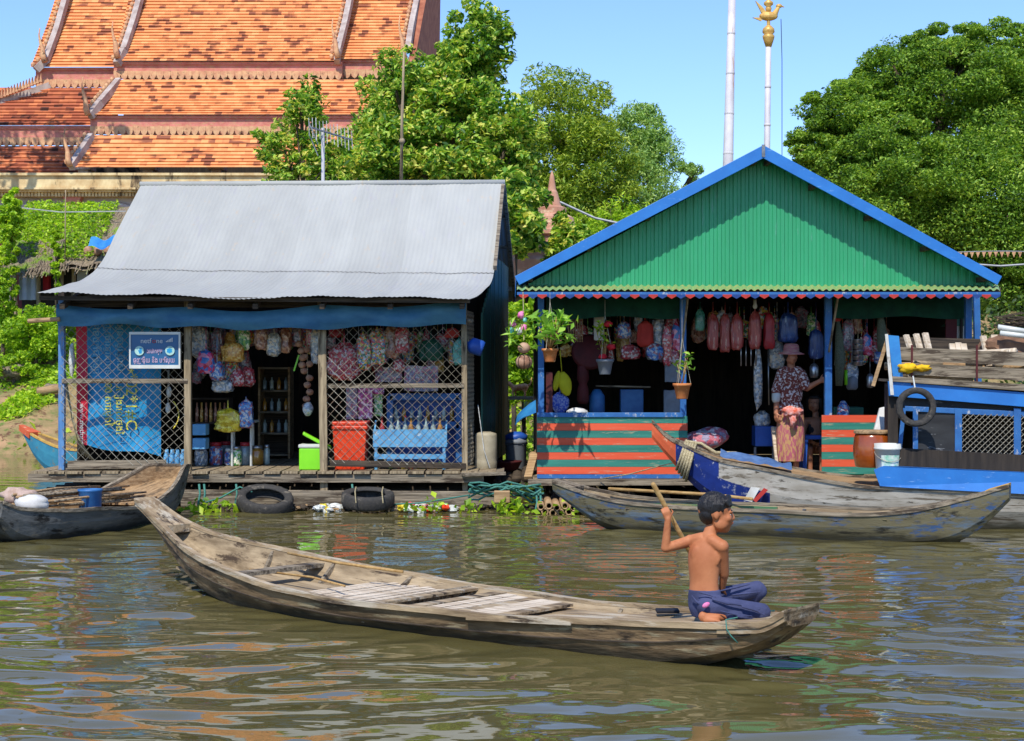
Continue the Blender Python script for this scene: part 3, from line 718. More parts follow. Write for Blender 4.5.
# wire + bunting + TV aerial + bamboo mast
mat('cable', S(190,190,190,.8), rough=.6)
b = MB(); b.tube([P(560,202,30), P(595,218,30), P(640,228,30)], .022, 5); tag(b.build('overhead_cable', 'cable'), 'pale cable strung between trees above the gap between the houses', 'cable')
b = MB(); b.tube([P(940,262,31), P(1000,266,31), P(1060,262,31), P(1400,235,31)], .02, 5); tag(b.build('overhead_cable', 'cable'), 'straight pale cable behind the right end of the blue roof', 'cable')
t = thing('bunting_line', 'sagging string of faded triangular flags at the right edge by the big tree', 'bunting', P(1010,252,30))
pts = [P(930+i*6, 251+.0006*(min(i,26)*6-70)**2, 30) for i in range(70)]
b = MB(); b.tube(pts, .008, 4); b.build('string', 'cable', t)
b = MB()
for i, p in enumerate(pts[:-1]):
    b.add([p+Vector((-.045,0,0)), p+Vector((.045,0,0)), p+Vector((0,.01,-.12))], [(0,1,2)])
b.build('pennants', 'temple_gold', t)
t = thing('tv_aerial', 'grey tv aerial on a white mast behind the metal roof ridge', 'aerial', P(323,190,25.5))
b = MB(); b.tube([P(323,195,25.5), P(323,128,25.5)], .028, 8); b.build('mast', 'pole_white', t)
b = MB(); b.tube([P(309,127,25.3), P(352,140,25.7)], .016, 6)
for i in range(13):
    k = i/12; q = P(309+43*k, 127+13*k, 25.3+.4*k); h = .16+.02*(i % 3); b.tube([q+Vector((.02,-.12,-h)), q+Vector((-.02,.12,h))], .008, 4)
for k in (-.09, .09): b.tube([P(309,128,25.3)+Vector((0,0,k)), P(318,150,25.3)+Vector((0,0,k))], .01, 4)
b.build('elements', 'steel_pole', t)
b = MB(); b.tube([P(401,200,25.8), P(402,120,25.8), P(404,52,25.8)], [.03,.025,.018], 6); b.ball(P(402,141,25.78), .05)
tag(b.build('bamboo_mast', 'wood_grey_z', smooth=True), 'thin bare bamboo mast standing before the leafy tree', 'mast')
# ------------------------------------------------------------------ corrugated sheet helper
def corr(b, A, B_, C, D, pitch=.076, amp=.011, nv=6, sag=None, wob=0.0, seed=0):
    """corrugated sheet: bottom edge A->B, top edge D->C (ribs run bottom to top)"""
    A, B_, C, D = map(Vector, (A, B_, C, D)); L = max((B_-A).length, (C-D).length); n = int(L/pitch*4)
    nr = (B_-A).cross(D-A).normalized()
    def fn(u, v):
        p = A.lerp(B_, u).lerp(D.lerp(C, u), v)
        h = amp*math.sin(u*L/pitch*2*PI)
        if wob: h += wob*mnoise.noise(Vector((p.x*1.1, v*1.6+seed, seed*3.3)))
        q = p+nr*h
        if sag: q.z += sag(u, v)
        return q
    return b.grid(fn, n, nv)
# ================================================================== LEFT SHOP
lh = thing('floating_shop', 'grey metal-roofed floating shop with blue awning and wire mesh front', 'floating shop', (-3.1, 20, 0))
YF = 20.0
def lx(px, Y=YF): return X_(px, Y)
# roof: front veranda slope, upper slope, rear slope
sg = lambda u, v: .035*math.sin(u*9.2+.6)*(1-v)+.02*math.sin(u*23)*(1-v)
LE = [P(36,294,19.3), P(66,285,20.6), P(88,276,21.7), P(102,262,22.5), P(119,226,23.5), P(141,185,24.8)]
RE = [P(469,299,19.3), P(482,292,20.6), P(491,282,21.6), P(495,266,22.5), P(500,228,23.5), P(505,183,24.8)]
def edge(pts, v):
    t = v*(len(pts)-1)
    return Vector([sinterp([(i, p[k]) for i, p in enumerate(pts)], t) for k in range(3)])
EL = [edge(LE, j/28) for j in range(29)]; ER = [edge(RE, j/28) for j in range(29)]
def roof_pt(u, v, n=28):
    j = v*n; i = min(int(j), n-1); f = j-i
    p = EL[i].lerp(EL[i+1], f).lerp(ER[i].lerp(ER[i+1], f), u)
    p.z += .0032*math.sin(u*5.6/.066*2*PI)+.45*sg(u, min(1, v*2.2))*(1-min(1, v*2.2))+.022*mnoise.noise(Vector((p.x*1.3, p.y*.9, 3)))+.012*mnoise.noise(Vector((p.x*4, p.y*2, 8)))
    return p
b = MB(); b.grid(roof_pt, 420, 28); b.build('roof', 'metal_roof', lh, True)
b = MB(); b.grid(lambda u, v: roof_pt(u, .52+.004*v)+Vector((0,-.006,.006)), 420, 1); b.build('sheet_lap', 'wood_dark_x', lh, True)
b = MB(); corr(b, P(140,185.5,24.8)+Vector((0,.02,-.01)), P(505,183.5,24.8)+Vector((0,.02,-.01)), P(517,302,28), P(150,302,28), nv=4)
b.build('roof', 'metal_roof', lh, True)
b = MB(); b.tube([P(140,184.5,24.8), P(505,182.5,24.8)], .045, 8); b.build('ridge_cap', 'metal_roof', lh, True)
b = MB()
for (py, Y) in ((217,25.6), (247,26.4), (275,27.2)): b.beam(P(470,py,Y), P(508,py,Y), .05, .06)
b.beam(P(504,186,24.85), P(515,300,27.9), .05, .08); b.beam(P(503,186,24.75), P(495,268,22.3), .05, .07)
for (py) in (289,): b.beam(P(470,py,27), P(512,py,27), .06, .06)
b.build('rafters', 'wood_grey_x', lh)
b = MB()
b.beam(P(58,302,19.95), P(466,303,19.95), .08, .12); b.beam(P(40,298,19.42), P(470,301,19.42), .05, .05)
for px in (62,130,190,255,322,390,462): b.beam(P(px,300,19.4)-Vector((0,0,.08)), P(px*.93+36,272,22.3)-Vector((0,0,.18)), .06, .06)
b.build('eave_beam', 'wood_dark_x', lh)
# posts
b = MB(); b.beam(P(188,300,19.93), P(188,470,19.93), .085, .085); b.build('post', 'wood_grey_z', lh, bevel=.006)
b = MB(); b.beam(P(322,300,19.86), P(324,502,19.86), .095, .08, jit=.008); b.build('post', 'wood_grey_z', lh, bevel=.006)
b = MB(); b.beam(P(464,300,19.93), P(465,492,19.93), .07, .07); b.build('post', 'wood_grey_z', lh, bevel=.006)
b = MB(); b.beam(P(62,300,19.93), P(62,470,19.93), .075, .075); b.build('post', 'post_blue', lh, bevel=.006)
for px, Y in ((62,24.2), (300,24.2), (500,24.6)):
    b = MB(); b.beam(P(px,290,Y), (X_(px,Y), Y, .3), .09, .09); b.build('post', 'wood_dark_z', lh)
# rails of the mesh bays
b = MB(); b.beam(P(62,381,19.9), P(188,381,19.9), .04, .06); b.build('rail', 'wood_grey_x', lh, bevel=.004)
b = MB(); b.beam(P(326,386,19.9), P(464,385.5,19.9), .04, .055); b.build('rail', 'wood_grey_x', lh, bevel=.004)
b = MB(); b.beam(P(68,465,19.88), P(166,464,19.88), .05, .1, jit=.006); b.build('rail', 'wood_grey_x', lh, bevel=.004)
b = MB(); b.beam(P(330,463,19.9), P(466,466,19.9), .05, .07, jit=.006); b.build('rail', 'wood_dark_x', lh, bevel=.004)
# chain link mesh
def chain(name, x0, x1, z0, z1, y, root, m, pitch=.112, r=.0033, warp=.012):
    b = MB(); Wd, Hh = x1-x0, z1-z0; k = pitch
    for sgn in (1, -1):
        c = -Hh if sgn > 0 else 0
        while c < Wd+(0 if sgn > 0 else Hh):
            t0 = max(0, (-c if sgn > 0 else c-Wd)); t1 = min(Hh, (Wd-c if sgn > 0 else c))
            if t1-t0 > .02:
                pts = []; n = max(1, int((t1-t0)/(k/2)))
                for i in range(n+1):
                    t = t0+(t1-t0)*i/n; xx = c+sgn*t
                    pts.append((x0+xx+warp*math.sin(t*5+xx*3), y+(.008*sgn)+warp*1.5*math.sin(xx*4+t*3), z0+t+warp*math.sin(xx*6)))
                b.tube(pts, r, 3, caps=False)
            c += k
    return b.build(name, m, root)
chain('wire_mesh', lx(64), lx(186), Z_(464,YF), Z_(322,YF), 19.87, lh, 'wire')
chain('wire_mesh', lx(328), lx(463), Z_(464,YF), Z_(328,YF), 19.87, lh, 'wire')
def side_mesh(name, p0, p1, z0, z1, root, m):
    """mesh on a side wall from p0 to p1 (xy)"""
    b = MB(); a = Vector((p0[0], p0[1], 0)); d = Vector((p1[0]-p0[0], p1[1]-p0[1], 0)); L = d.length; d.normalize(); Hh = z1-z0
    for sgn in (1, -1):
        c = -Hh if sgn > 0 else 0
        while c < L+(0 if sgn > 0 else Hh):
            t0 = max(0, (-c if sgn > 0 else c-L)); t1 = min(Hh, (L-c if sgn > 0 else c))
            if t1-t0 > .02: b.tube([a+d*(c+sgn*t0)+Vector((0,0,z0+t0)), a+d*(c+sgn*t1)+Vector((0,0,z0+t1))], .004, 3, caps=False)
            c += .112
    return b.build(name, m, root)
side_mesh('wire_mesh', (lx(467), 19.95), (lx(474,20.7), 20.7), .5, 2.45, lh, 'wire')
# side and back walls
b = MB()
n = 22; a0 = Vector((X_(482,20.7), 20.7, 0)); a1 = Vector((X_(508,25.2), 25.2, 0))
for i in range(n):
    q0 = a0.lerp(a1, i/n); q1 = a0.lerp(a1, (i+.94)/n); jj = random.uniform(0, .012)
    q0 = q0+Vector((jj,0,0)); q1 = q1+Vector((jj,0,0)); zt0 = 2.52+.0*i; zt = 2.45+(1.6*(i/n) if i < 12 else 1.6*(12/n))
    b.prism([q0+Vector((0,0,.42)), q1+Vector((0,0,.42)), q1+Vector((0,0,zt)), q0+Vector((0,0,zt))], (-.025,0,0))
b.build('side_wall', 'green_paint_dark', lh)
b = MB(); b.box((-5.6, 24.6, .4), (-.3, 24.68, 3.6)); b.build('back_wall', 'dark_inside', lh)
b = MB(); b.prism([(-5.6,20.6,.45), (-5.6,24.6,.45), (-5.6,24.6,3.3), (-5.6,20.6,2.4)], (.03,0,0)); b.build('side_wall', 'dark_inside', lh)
# deck
b = MB()
for i in range(26):
    x = -5.95+i*.222; b.box((x, 19.75+random.uniform(-.05,.04), .425), (x+.2, 24.6, .455))
b.build('deck', 'wood_grey_z', lh)
b = MB(); b.beam((-5.98, 19.8, .375), (-.35, 19.8, .365), .07, .095, jit=.005); b.build('deck_beam', 'wood_grey_x', lh)
b = MB()
for x in (-5.7,-4.9,-4.0,-3.2,-2.4,-1.5,-.6): b.beam((x,20,.34), (x,24.5,.34), .09, .08)
b.build('joists', 'wood_dark_x', lh)
b = MB(); b.beam((-4.1,19.85,.12), (-.1,19.8,.11), .12, .2, jit=.02); b.beam((-5.9,19.95,.06), (-4.2,19.9,.05), .12, .2, jit=.02); b.build('float_beam', 'wood_grey_x', lh, bevel=.015)
b = MB()
for i in range(9): b.tube([(-5.9,20.3+i*.42,.10), (-.2,20.3+i*.42,.12)], .12, 8)
b.build('float_logs', 'wood_dark_x', lh)
b = MB(); b.beam((-.62,19.75,.42), (-.12,19.9,.43), .3, .04); b.beam((-.55,20.3,.42), (-.1,20.3,.42), .8, .04); b.build('step_plank', 'wood_grey_x', lh)
# blue tarp valance hanging below the eave (a lifted awning)
def tarp():
    x0, x1 = lx(57,19.72), lx(466,19.72)
    def fn(u, v):
        x = x0+(x1-x0)*u
        top = Z_(305+3*math.sin(u*5-.4)+1.2*math.sin(u*17), 19.7)-.03*abs(math.sin(u*PI*3.1)); bot = Z_(327-2*math.sin(u*7+1)+(1.5*math.sin(u*31)), 19.7)
        z = top+(bot-top)*v
        y = 19.72+.05*math.sin(v*PI)*-1+.018*mnoise.noise(Vector((x*5,v*2,0)))+.03*math.sin(u*26+v*2)*v
        return (x, y, z)
    b = MB(); b.grid(fn, 120, 10); b.grid(lambda u, v: Vector(fn(u, v))+Vector((0,.012,0)), 120, 10)
    tag(b.build('awning_tarp', 'tarp_blue', None, True), 'faded blue tarpaulin hung along the eave of the metal-roofed shop', 'tarpaulin')
tarp()
b = MB(); b.tube([P(28,321,19.7), P(60,319,19.7)], .028, 8); b.build('x', 'wood_tan_x'); tag(bpy.data.objects['x'], 'short round pole poking out left of the blue tarpaulin', 'pole'); bpy.data.objects['x'].name = 'awning_pole'
b = MB(); b.tube([P(452,321,19.9), P(472,321,19.7)], .022, 8); tag(b.build('awning_pole', 'wood_grey_x'), 'pole end poking out right of the blue tarpaulin', 'pole')
# ================================================================== RIGHT HOUSE
rh = thing('floating_house', 'green gabled floating house with blue trim and orange striped walls', 'floating house', (3.05, 20, 0))
GY = 19.9
ap = P(763,158,GY); gl = P(528,284,GY); gr = P(993,285,GY)
b = MB()
def gab(u, v):
    x = gl.x+(gr.x-gl.x)*u; zt = gl.z+(ap.z-gl.z)*(1-abs(x-ap.x)/(ap.x-gl.x if x < ap.x else gr.x-ap.x))
    k = (x/.19) % 1; y = GY-(.028 if k < .62 else 0)
    return (x, y, 2.72+(max(zt, 2.73)-2.72)*v)
RP = .098
xs = [gl.x]; x = math.ceil(gl.x/RP)*RP-RP
while x < gr.x:
    for d in (0, .010, .052, .062):
        if gl.x < x+d < gr.x: xs.append(x+d)
    x += RP
xs.append(gr.x); vs = []; fs = []
for i, x in enumerate(xs):
    zt = gl.z+(ap.z-gl.z)*(1-abs(x-ap.x)/((ap.x-gl.x) if x < ap.x else (gr.x-ap.x)))
    k = ((x+1e-5)/RP % 1)*RP; y = GY-(.013 if .005 < k < .057 else 0)+.006*mnoise.noise(Vector((x*1.7, 0, 1)))
    vs += [(x, y, 2.70), (x, y, max(zt, 2.71))]
for i in range(len(xs)-1): fs.append((2*i, 2*i+2, 2*i+3, 2*i+1))
b.add(vs, fs); b.build('gable', 'green_metal', rh)
# roof planes
FYr = 19.56
a_ = P(763,149,FYr); l_ = P(516,279,FYr); r_ = P(1000,279,FYr); back = 6.6
b = MB(); corr(b, l_, l_+Vector((0,back,0)), a_+Vector((0,back,0)), a_, nv=3); b.build('roof', 'blue_bright', rh, True)
b = MB(); corr(b, r_+Vector((0,back,0)), r_, a_, a_+Vector((0,back,0)), nv=3); b.build('roof', 'blue_bright', rh, True)
b = MB()
for (p, q) in ((l_, a_), (r_, a_)):
    d = (q-p).normalized(); nrm = Vector((-d.z,0,d.x)) if d.x > 0 else Vector((d.z,0,-d.x))
    b.prism([p+nrm*.035, q+Vector((0,0,.045)), q-Vector((0,0,.115)), p-nrm*.085], (0,-.03,0))
b.build('fascia', 'blue_bright', rh, bevel=.004)
b = MB(); b.prism([a_+Vector((-.02,-.032,.05)), a_+Vector((.02,-.032,.05)), a_+Vector((.02,-.032,-.1)), a_+Vector((-.02,-.032,-.1))], (0,-.006,0)); b.build('ridge_clip', 'steel_pole', rh)
b = MB()
for (p, q) in ((l_, a_), (r_, a_)):
    for t in (.06,.3,.54,.78,.97):
        c = p.lerp(q, t)-Vector((0,0,.09)); b.beam(c+Vector((0,.05,0)), c+Vector((0,back-.1,0)), .05, .06)
b.build('purlins', 'wood_dark_x', rh)
# small front awning of green sheet
b = MB(); corr(b, P(517,290,19.2), P(1000,290,19.2), (P(1000,284,GY).x,19.95,2.765), (P(517,284,GY).x,19.95,2.765), nv=2, pitch=.085, amp=.014); b.build('awning_sheet', 'green_pale', rh, True)
b = MB(); b.beam(P(517,293.5,19.22), P(1000,293.5,19.22), .03, .035); b.build('awning_edge', 'blue_frame', rh)
for i in range(52):
    x0_ = X_(520+i*9.25, 19.2); x1_ = X_(520+(i+1)*9.25, 19.2); z = Z_(295,19.2)
    pass
def pennons(name, m, par):
    b = MB()
    for i in range(52):
        if i % 2 != par: continue
        x0_ = X_(519+i*9.25, 19.2); x1_ = X_(519+(i+1)*9.25, 19.2); z = Z_(294.5,19.2)
        b.prism([(x0_,19.185,z), (x1_,19.185,z), (x1_,19.185,z-.02), ((x0_+x1_)/2,19.185,z-.052), (x0_,19.185,z-.02)], (0,.008,0))
    b.build(name, m, rh)
mat('trim_red', S(205,62,52,.8), S(180,50,40,.8), 6); pennons('valance_trim', 'trim_red', 0); mat('trim_blue', S(36,78,150,.75), S(30,66,130,.75), 8); pennons('valance_trim', 'trim_blue', 1)
# posts and beams
for (px, y0, y1, w) in ((541,292,478,.075), (683,292,478,.075), (828,292,478,.085), (968,292,400,.08)):
    b = MB(); b.beam((X_(px,GY), GY, .36), (X_(px,GY), GY, 2.72), w, w); b.build('post', 'blue_frame', rh, bevel=.004)
b = MB(); b.beam((X_(980,22), 22, .3), (X_(976,22), 22, 2.75), .08, .08); b.build('post', 'blue_frame', rh)
for px in (541,683,828,968):
    b = MB(); b.beam((X_(px,25.6), 25.6, .36), (X_(px,25.6), 25.6, 2.8), .08, .08); b.build('post', 'wood_dark_z', rh)
b = MB(); b.beam(P(520,291,GY+.02), P(1000,291,GY+.02), .07, .08); b.build('beam', 'wood_dark_x', rh)
for (px0, py0, px1, py1) in ((688,296,679,372), (838,296,829,352)):
    b = MB(); b.beam(P(px0,py0,19.5), P(px1,py1,19.82), .018, .03); b.build('brace', 'wood_grey_z', rh)
# striped walls: separate boards
def striped(x0, x1, z0, z1, n, first, root):
    b = MB(); h = (z1-z0)/n
    for i in range(n):
        b.cm = (i+first) % 2
        b.box((x0, GY-.055+.004*random.random(), z1-h*(i+1)+.003), (x1, GY-.03, z1-h*i))
    b.cm = 0
    return b.build('striped_wall', ['stripe_teal', 'stripe_orange'], root)
striped(X_(537,GY), X_(687,GY), Z_(474,GY), Z_(416,GY), 8, 0, rh)
striped(X_(821,GY), X_(886,GY), Z_(474,GY), Z_(415,GY), 8, 1, rh)
b = MB(); b.box((X_(537,GY), GY-.065, Z_(478,GY)), (X_(680,GY), GY-.02, Z_(474.2,GY))); b.build('skirting', 'blue_frame', rh)
b = MB(); b.box((X_(537,GY), GY-.075, Z_(417,GY)), (X_(683,GY), GY+.02, Z_(412.5,GY))); b.build('sill', 'blue_frame', rh, bevel=.004)
b = MB(); b.box((X_(546,GY), GY-.03, Z_(413,GY)), (X_(552.5,GY), GY+.02, Z_(372,GY))); b.build('shutter', 'maroon', rh)
b = MB(); b.box((X_(946,20.1), 20.1, Z_(415,20.1)), (X_(957,20.1), 20.14, Z_(318,20.1))); b.build('shutter', 'maroon', rh)
# inner green cloth strip
mat('cloth_green', S(24,84,58,.75), S(16,60,42,.75), 5, (1,1,1), .9)
for (p0, p1) in ((546,681), (833,966)):
    b = MB(); b.grid(lambda u, v: (X_(p0+(p1-p0)*u, 20.15), 20.15+.03*math.sin(u*30)*v-.1*v, Z_(297,20.15)+(Z_(318+1.5*math.sin(u*9),20.15)-Z_(297,20.15))*v), 60, 4); b.build('green_cloth', 'cloth_green', rh, True)
# deck, walls behind
b = MB()
for i in range(28):
    x = X_(533,GY)+i*.195; b.box((x, 19.72+random.uniform(-.02,.02), .325), (x+.18, 25.6, .355))
b.build('deck', 'wood_grey_z', rh)
b = MB(); b.beam((X_(528,19.68), 19.68, .325), (X_(700,19.68), 19.68, .33), .09, .075); b.beam((X_(702,19.68), 19.68, .33), (X_(1010,19.68), 19.68, .33), .09, .07); b.build('deck_beam', 'wood_grey_x', rh)
b = MB()
for i in range(12): b.tube([(X_(560,20)+i*.42, 19.9, .08), (X_(560,20)+i*.42, 25.4, .08)], .13, 8)
b.build('float_logs', 'wood_dark_z', rh)
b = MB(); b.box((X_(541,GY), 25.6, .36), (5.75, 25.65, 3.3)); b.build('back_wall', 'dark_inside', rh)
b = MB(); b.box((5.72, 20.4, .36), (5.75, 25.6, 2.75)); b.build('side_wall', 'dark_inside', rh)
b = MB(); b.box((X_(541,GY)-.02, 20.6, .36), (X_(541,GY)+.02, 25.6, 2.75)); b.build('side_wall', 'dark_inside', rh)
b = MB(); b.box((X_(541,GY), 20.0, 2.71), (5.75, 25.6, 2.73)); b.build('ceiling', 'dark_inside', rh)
# mesh on the stones: bamboo culms seen end-on under the left corner
for i, (px, py) in enumerate(((541,507), (549,506), (557,508), (565,506), (573,508), (581,507), (545,512), (553,513), (561,513), (569,512))):
    b = MB(); c = P(px,py,18.9); b.lathe(c, [(.028,0),(.046,0),(.048,.6),(.05,.62),(.048,.64),(.046,1.6),(.028,1.6),(.028,0.02)], 12, Matrix.Rotation(-PI/2, 3, 'X'), close=True)
    tag(b.build('bamboo_pole', 'wood_tan_x', None, True), 'cut bamboo pole end showing under the corner of the striped wall', 'bamboo pole', 'bamboo float poles under the striped house')
# ------------------------------------------------------------------ boats
mat('hull_weathered', S(186,162,126,.84), S(128,106,78,.8), 5, (.35,2.4,2.4), .85, .7, wear=[(S(196,182,158,.8), .34, 5, (.25,2,3)), (S(70,56,42,.75), .26, 4.5, (.2,2,2.4))], dist=.02)
mat('hull_outer', S(156,128,92,.82), S(98,78,52,.75), 5, (.3,2.4,2.4), .85, .8, wear=[(S(60,48,34,.75), .28, 3.5, (.5,2,3)), (S(168,152,118,.8), .26, 7, (.4,2,3))], dist=.025, wetline=S(40,38,24,.7))
mat('hull_inside', S(186,164,130,.82), S(134,114,86,.78), 5, (.3,3,3), .85, .6, wear=(S(66,52,38), .3, 5, (.3,2,2)))
mat('plank_bleached', S(228,212,188,.9), S(182,160,130,.85), 7, (.2,5,3), .85, .5, wear=(S(110,90,68), .14, 7, (.3,3,2)))
mat('hull_slate', S(118,118,114,.8), S(78,78,74,.75), 4, (.4,2,2), .8, .6, wear=[(S(136,126,108,.8), .25, 6, (.3,2,3)), (S(36,34,30,.7), .3, 4, (.3,2,2))], dist=.02, wetline=S(40,36,24,.7))
mat('hull_blue_worn', S(104,124,142,.8), S(104,104,92,.75), 4, (.4,2,2), .75, .6, wear=[(S(116,108,80,.8), .62, 3.2, (.3,2,3)), (S(60,92,136,.8), .24, 7, (.3,2,2)), (S(50,46,34,.7), .25, 6, (.3,2,2))], dist=.02, wetline=S(52,48,28,.7))
mat('hull_white_worn', S(214,206,190,.8), S(178,168,150,.8), 4, (.4,2,2), .75, .4, wear=[(S(120,108,90,.8), .34, 5, (.25,2,4)), (S(70,62,50,.8), .16, 9, (.4,2,2))], wetline=S(70,66,44,.7))
mat('bow_blue', S(34,62,150,.8), S(28,50,120,.8), 5, (1,1,1), .6, .2, wear=(S(190,190,190), .14, 10, (1,1,1)))
mat('bow_orange', S(232,110,66,.8), S(218,96,54,.8), 6, (1,1,1), .65, wear=(S(220,180,140), .18, 10, (1,1,1)))
mat('yellow_worn', S(226,182,92,.85), S(200,160,80,.8), 10, (1,1,1), .7, wear=(S(120,100,60), .2, 12, (1,1,1)))
mat('green_worn', S(74,130,88,.75), S(92,120,80,.75), 8, (.3,2,2), .8, wear=(S(150,130,90), .3, 8, (.3,2,2)))
class Boat:
    def __init__(s, name, label, A, B, width, keel, sheer, sheer_px=True, N=64, thick=.035, ms=('hull_outer','hull_inside'), floor=.06, bottom=.5, cat='boat', group=None, rim='hull_weathered', hullfn=None, seed=0):
        s.A = Vector((A[0], A[1], 0)); s.B = Vector((B[0], B[1], 0)); d = s.B-s.A; s.L = d.length; s.d = d/s.L
        s.n = Vector((-s.d.y, s.d.x, 0))          # far side when boat points right
        mid = (s.A+s.B)/2
        s.width = width; s.keel = keel; s.thick = thick; s.floor = floor
        s.t = thing(name, label, cat, mid, math.atan2(d.y, d.x), group)
        s.N = N
        if sheer_px:
            s.sheer = []
            for i in range(N+1):
                u = i/N; w = s.w(u); q = s.A+s.d*(u*s.L)-s.n*w
                px = CX+F*q.x/q.y; py = sinterp(sheer, px); s.sheer.append((u, Z_(py, q.y)))
        else: s.sheer = sheer
        nz = lambda u, k: mnoise.noise(Vector((u*s.L*1.6, k*1.3, seed*5.1)))
        prof = [(0,0),(.5*bottom*2,.0),(.78,.22),(.93,.62),(1,1)]
        def ring(u, inner):
            w = s.w(u); zk = s.zk(u); zs = s.zs(u); pts = []
            th = thick if inner else 0; w2 = max(w-th, w*.45)
            z0 = zk if not inner else max(zk+th, floor)
            z0 = min(z0, zs-.02) if not inner else min(z0, zs-.012)
            for sd in (-1, 1):
                row = []
                for (a, h) in (prof if sd > 0 else prof[1:]):
                    aa = a*bottom if (a, h) == prof[1] else a
                    jit = (.006*nz(u, h*3+sd) if 0 < h < 1 else 0)
                    row.append((sd*(w2*aa+jit*(1 if w > .2 else 0)), z0+(zs-z0)*h+(.004*nz(u*3, sd) if h == 1 else 0)))
                pts += list(reversed(row)) if sd < 0 else row
            return [s.A+s.d*(u*s.L)+s.n*a+Vector((0,0,z)) for a, z in pts]
        prof[1] = (1.0, .0)
        k = 9
        outr = [ring(i/N, False) for i in range(N+1)]; inr = [ring(i/N, True) for i in range(N+1)]
        s.outr = outr
        b = MB(); vs = [p for r in outr for p in r]; fs = []
        for i in range(N):
            for j in range(k-1): fs.append((i*k+j, i*k+j+1, (i+1)*k+j+1, (i+1)*k+j))
        fs.append(tuple(reversed(range(k)))); fs.append(tuple(N*k+j for j in range(k)))
        b.add(vs, fs)
        mats_ = [ms[0]]
        s.hull = b.build('hull', mats_, s.t, False)
        if hullfn:
            extra, fn = hullfn
            for m_ in extra: s.hull.data.materials.append(MATS[m_])
            for p in s.hull.data.polygons:
                c = p.center; p.material_index = fn(c.x/s.L+.5, c.y, c.z)
        b = MB(); vs = [p for r in inr for p in r]; fs = []
        for i in range(N):
            for j in range(k-1): fs.append((i*k+j+1, i*k+j, (i+1)*k+j, (i+1)*k+j+1))
        b.add(vs, fs); b.build('lining', ms[1], s.t, False)
        b = MB(); vs = []; fs = []
        for sd in (0, k-1):
            base = len(vs)
            for i in range(N+1):
                o = outr[i][sd]; q = inr[i][sd]; dz = Vector((0,0,.012+.004*nz(i/N*4, sd)))
                e = (o-q).normalized()*.008
                vs += [o+e-Vector((0,0,.022)), o+e+dz, q-e+dz, q-e-Vector((0,0,.012))]
            for i in range(N):
                for j in range(3): fs.append((base+4*i+j, base+4*i+4+j, base+4*i+5+j, base+4*i+1+j))
            fs.append((base, base+1, base+2, base+3)); e_ = base+4*N; fs.append((e_+3, e_+2, e_+1, e_))
        b.add(vs, fs); b.build('gunwale', rim, s.t, False)
    def w(s, u): return sinterp(s.width, u)
    def zk(s, u): return sinterp(s.keel, u)
    def zs(s, u): return sinterp(s.sheer, u)
    def pt(s, u, v, z):
        """u 0..1 along, v -1..1 across (far +), z world; z None = sheer"""
        return s.A+s.d*(u*s.L)+s.n*(v*s.w(u))+Vector((0,0,s.zs(u) if z is None else z))
    def plank(s, name, m, u0, u1, v0, v1, z, th=.02, dz=0, taper=True, par=None, z1=None):
        b = MB(); n = max(1, int((u1-u0)*s.L/.15)); vs = []; fs = []; z1 = z if z1 is None else z1
        for i in range(n+1):
            u = u0+(u1-u0)*i/n; zz = z+(z1-z)*i/n+.003*mnoise.noise(Vector((u*20, v0*5, 0)))
            for v, zq in ((v0,zz),(v1,zz),(v1,zz-th),(v0,zz-th)): vs.append(s.pt(u, v, zq))
        for i in range(n):
            for j in range(4): fs.append((4*i+j, 4*i+(j+1) % 4, 4*i+4+(j+1) % 4, 4*i+4+j))
        fs.append((3,2,1,0)); fs.append((4*n,4*n+1,4*n+2,4*n+3)); b.add(vs, fs)
        return b.build(name, m, par or s.t)
    def rib(s, u, m, w=.035, lean=0, top=-.03):
        b = MB(); 
        for sd in (-1, 1):
            b.beam(s.pt(u, sd*.58, s.floor+.0), s.pt(u+lean, sd*.93, s.zs(u)+top), w, w*.8, up=s.d)
        b.beam(s.pt(u, -.6, s.floor+.015), s.pt(u, .6, s.floor+.015), w, .03)
        return b.build('rib', m, s.t)
    def thwart(s, u, du, z, m, v0=-.93, v1=.93, th=.03):
        return s.plank('thwart', m, u-du/2, u+du/2, v0, v1, z, th)
# ---- the near canoe paddled by the boy
A = (-2.99, 13.0); B_ = (1.63, 8.99)
L1 = math.hypot(B_[0]-A[0], B_[1]-A[1])
bw = [(0,.09),(.05,.125),(.1,.20),(.18,.37),(.28,.51),(.4,.60),(.52,.57),(.66,.47),(.8,.37),(.92,.275),(.97,.23),(1,.19)]
bk = [(0,.60),(.04,.44),(.09,.22),(.14,.07),(.19,-.03),(.28,-.1),(.8,-.1),(.87,-.06),(.93,.04),(.97,.14),(1,.27)]
bs = [(100,478),(134,499),(156,521),(175,540),(189,552),(218,567),(262,584),(297,592),(335,600),(423,609),(502,617),(599,621),(693,624.5),(762,624),(775,618),(789,610),(803,602.5),(816,598),(830,593)]
nb = Boat('canoe', 'long weathered plank canoe in the foreground carrying the boy', A, B_, bw, bk, bs, N=90, ms=('hull_outer','hull_inside'), floor=.055, cat='canoe', seed=1)
def u_at(px):
    lo, hi = 0, 1
    for _ in range(40):
        m_ = (lo+hi)/2; q = nb.pt(m_, -1, 0)
        if CX+F*q.x/q.y < px: lo = m_
        else: hi = m_
    return lo
for px in (196, 232, 292, 362, 470, 545, 625): nb.rib(u_at(px), 'wood_grey_x', .035)
nb.thwart(u_at(222), .020, nb.zs(u_at(222))-.04, 'wood_grey_x')
u_ = u_at(356); z_ = nb.zs(u_)
b = MB(); b.beam(nb.pt(u_, -.9, z_-.075), nb.pt(u_, .93, z_-.065), .03, .13, up=(0,0,1)); b.build('thwart', 'wood_grey_x', nb.t, bevel=.005)
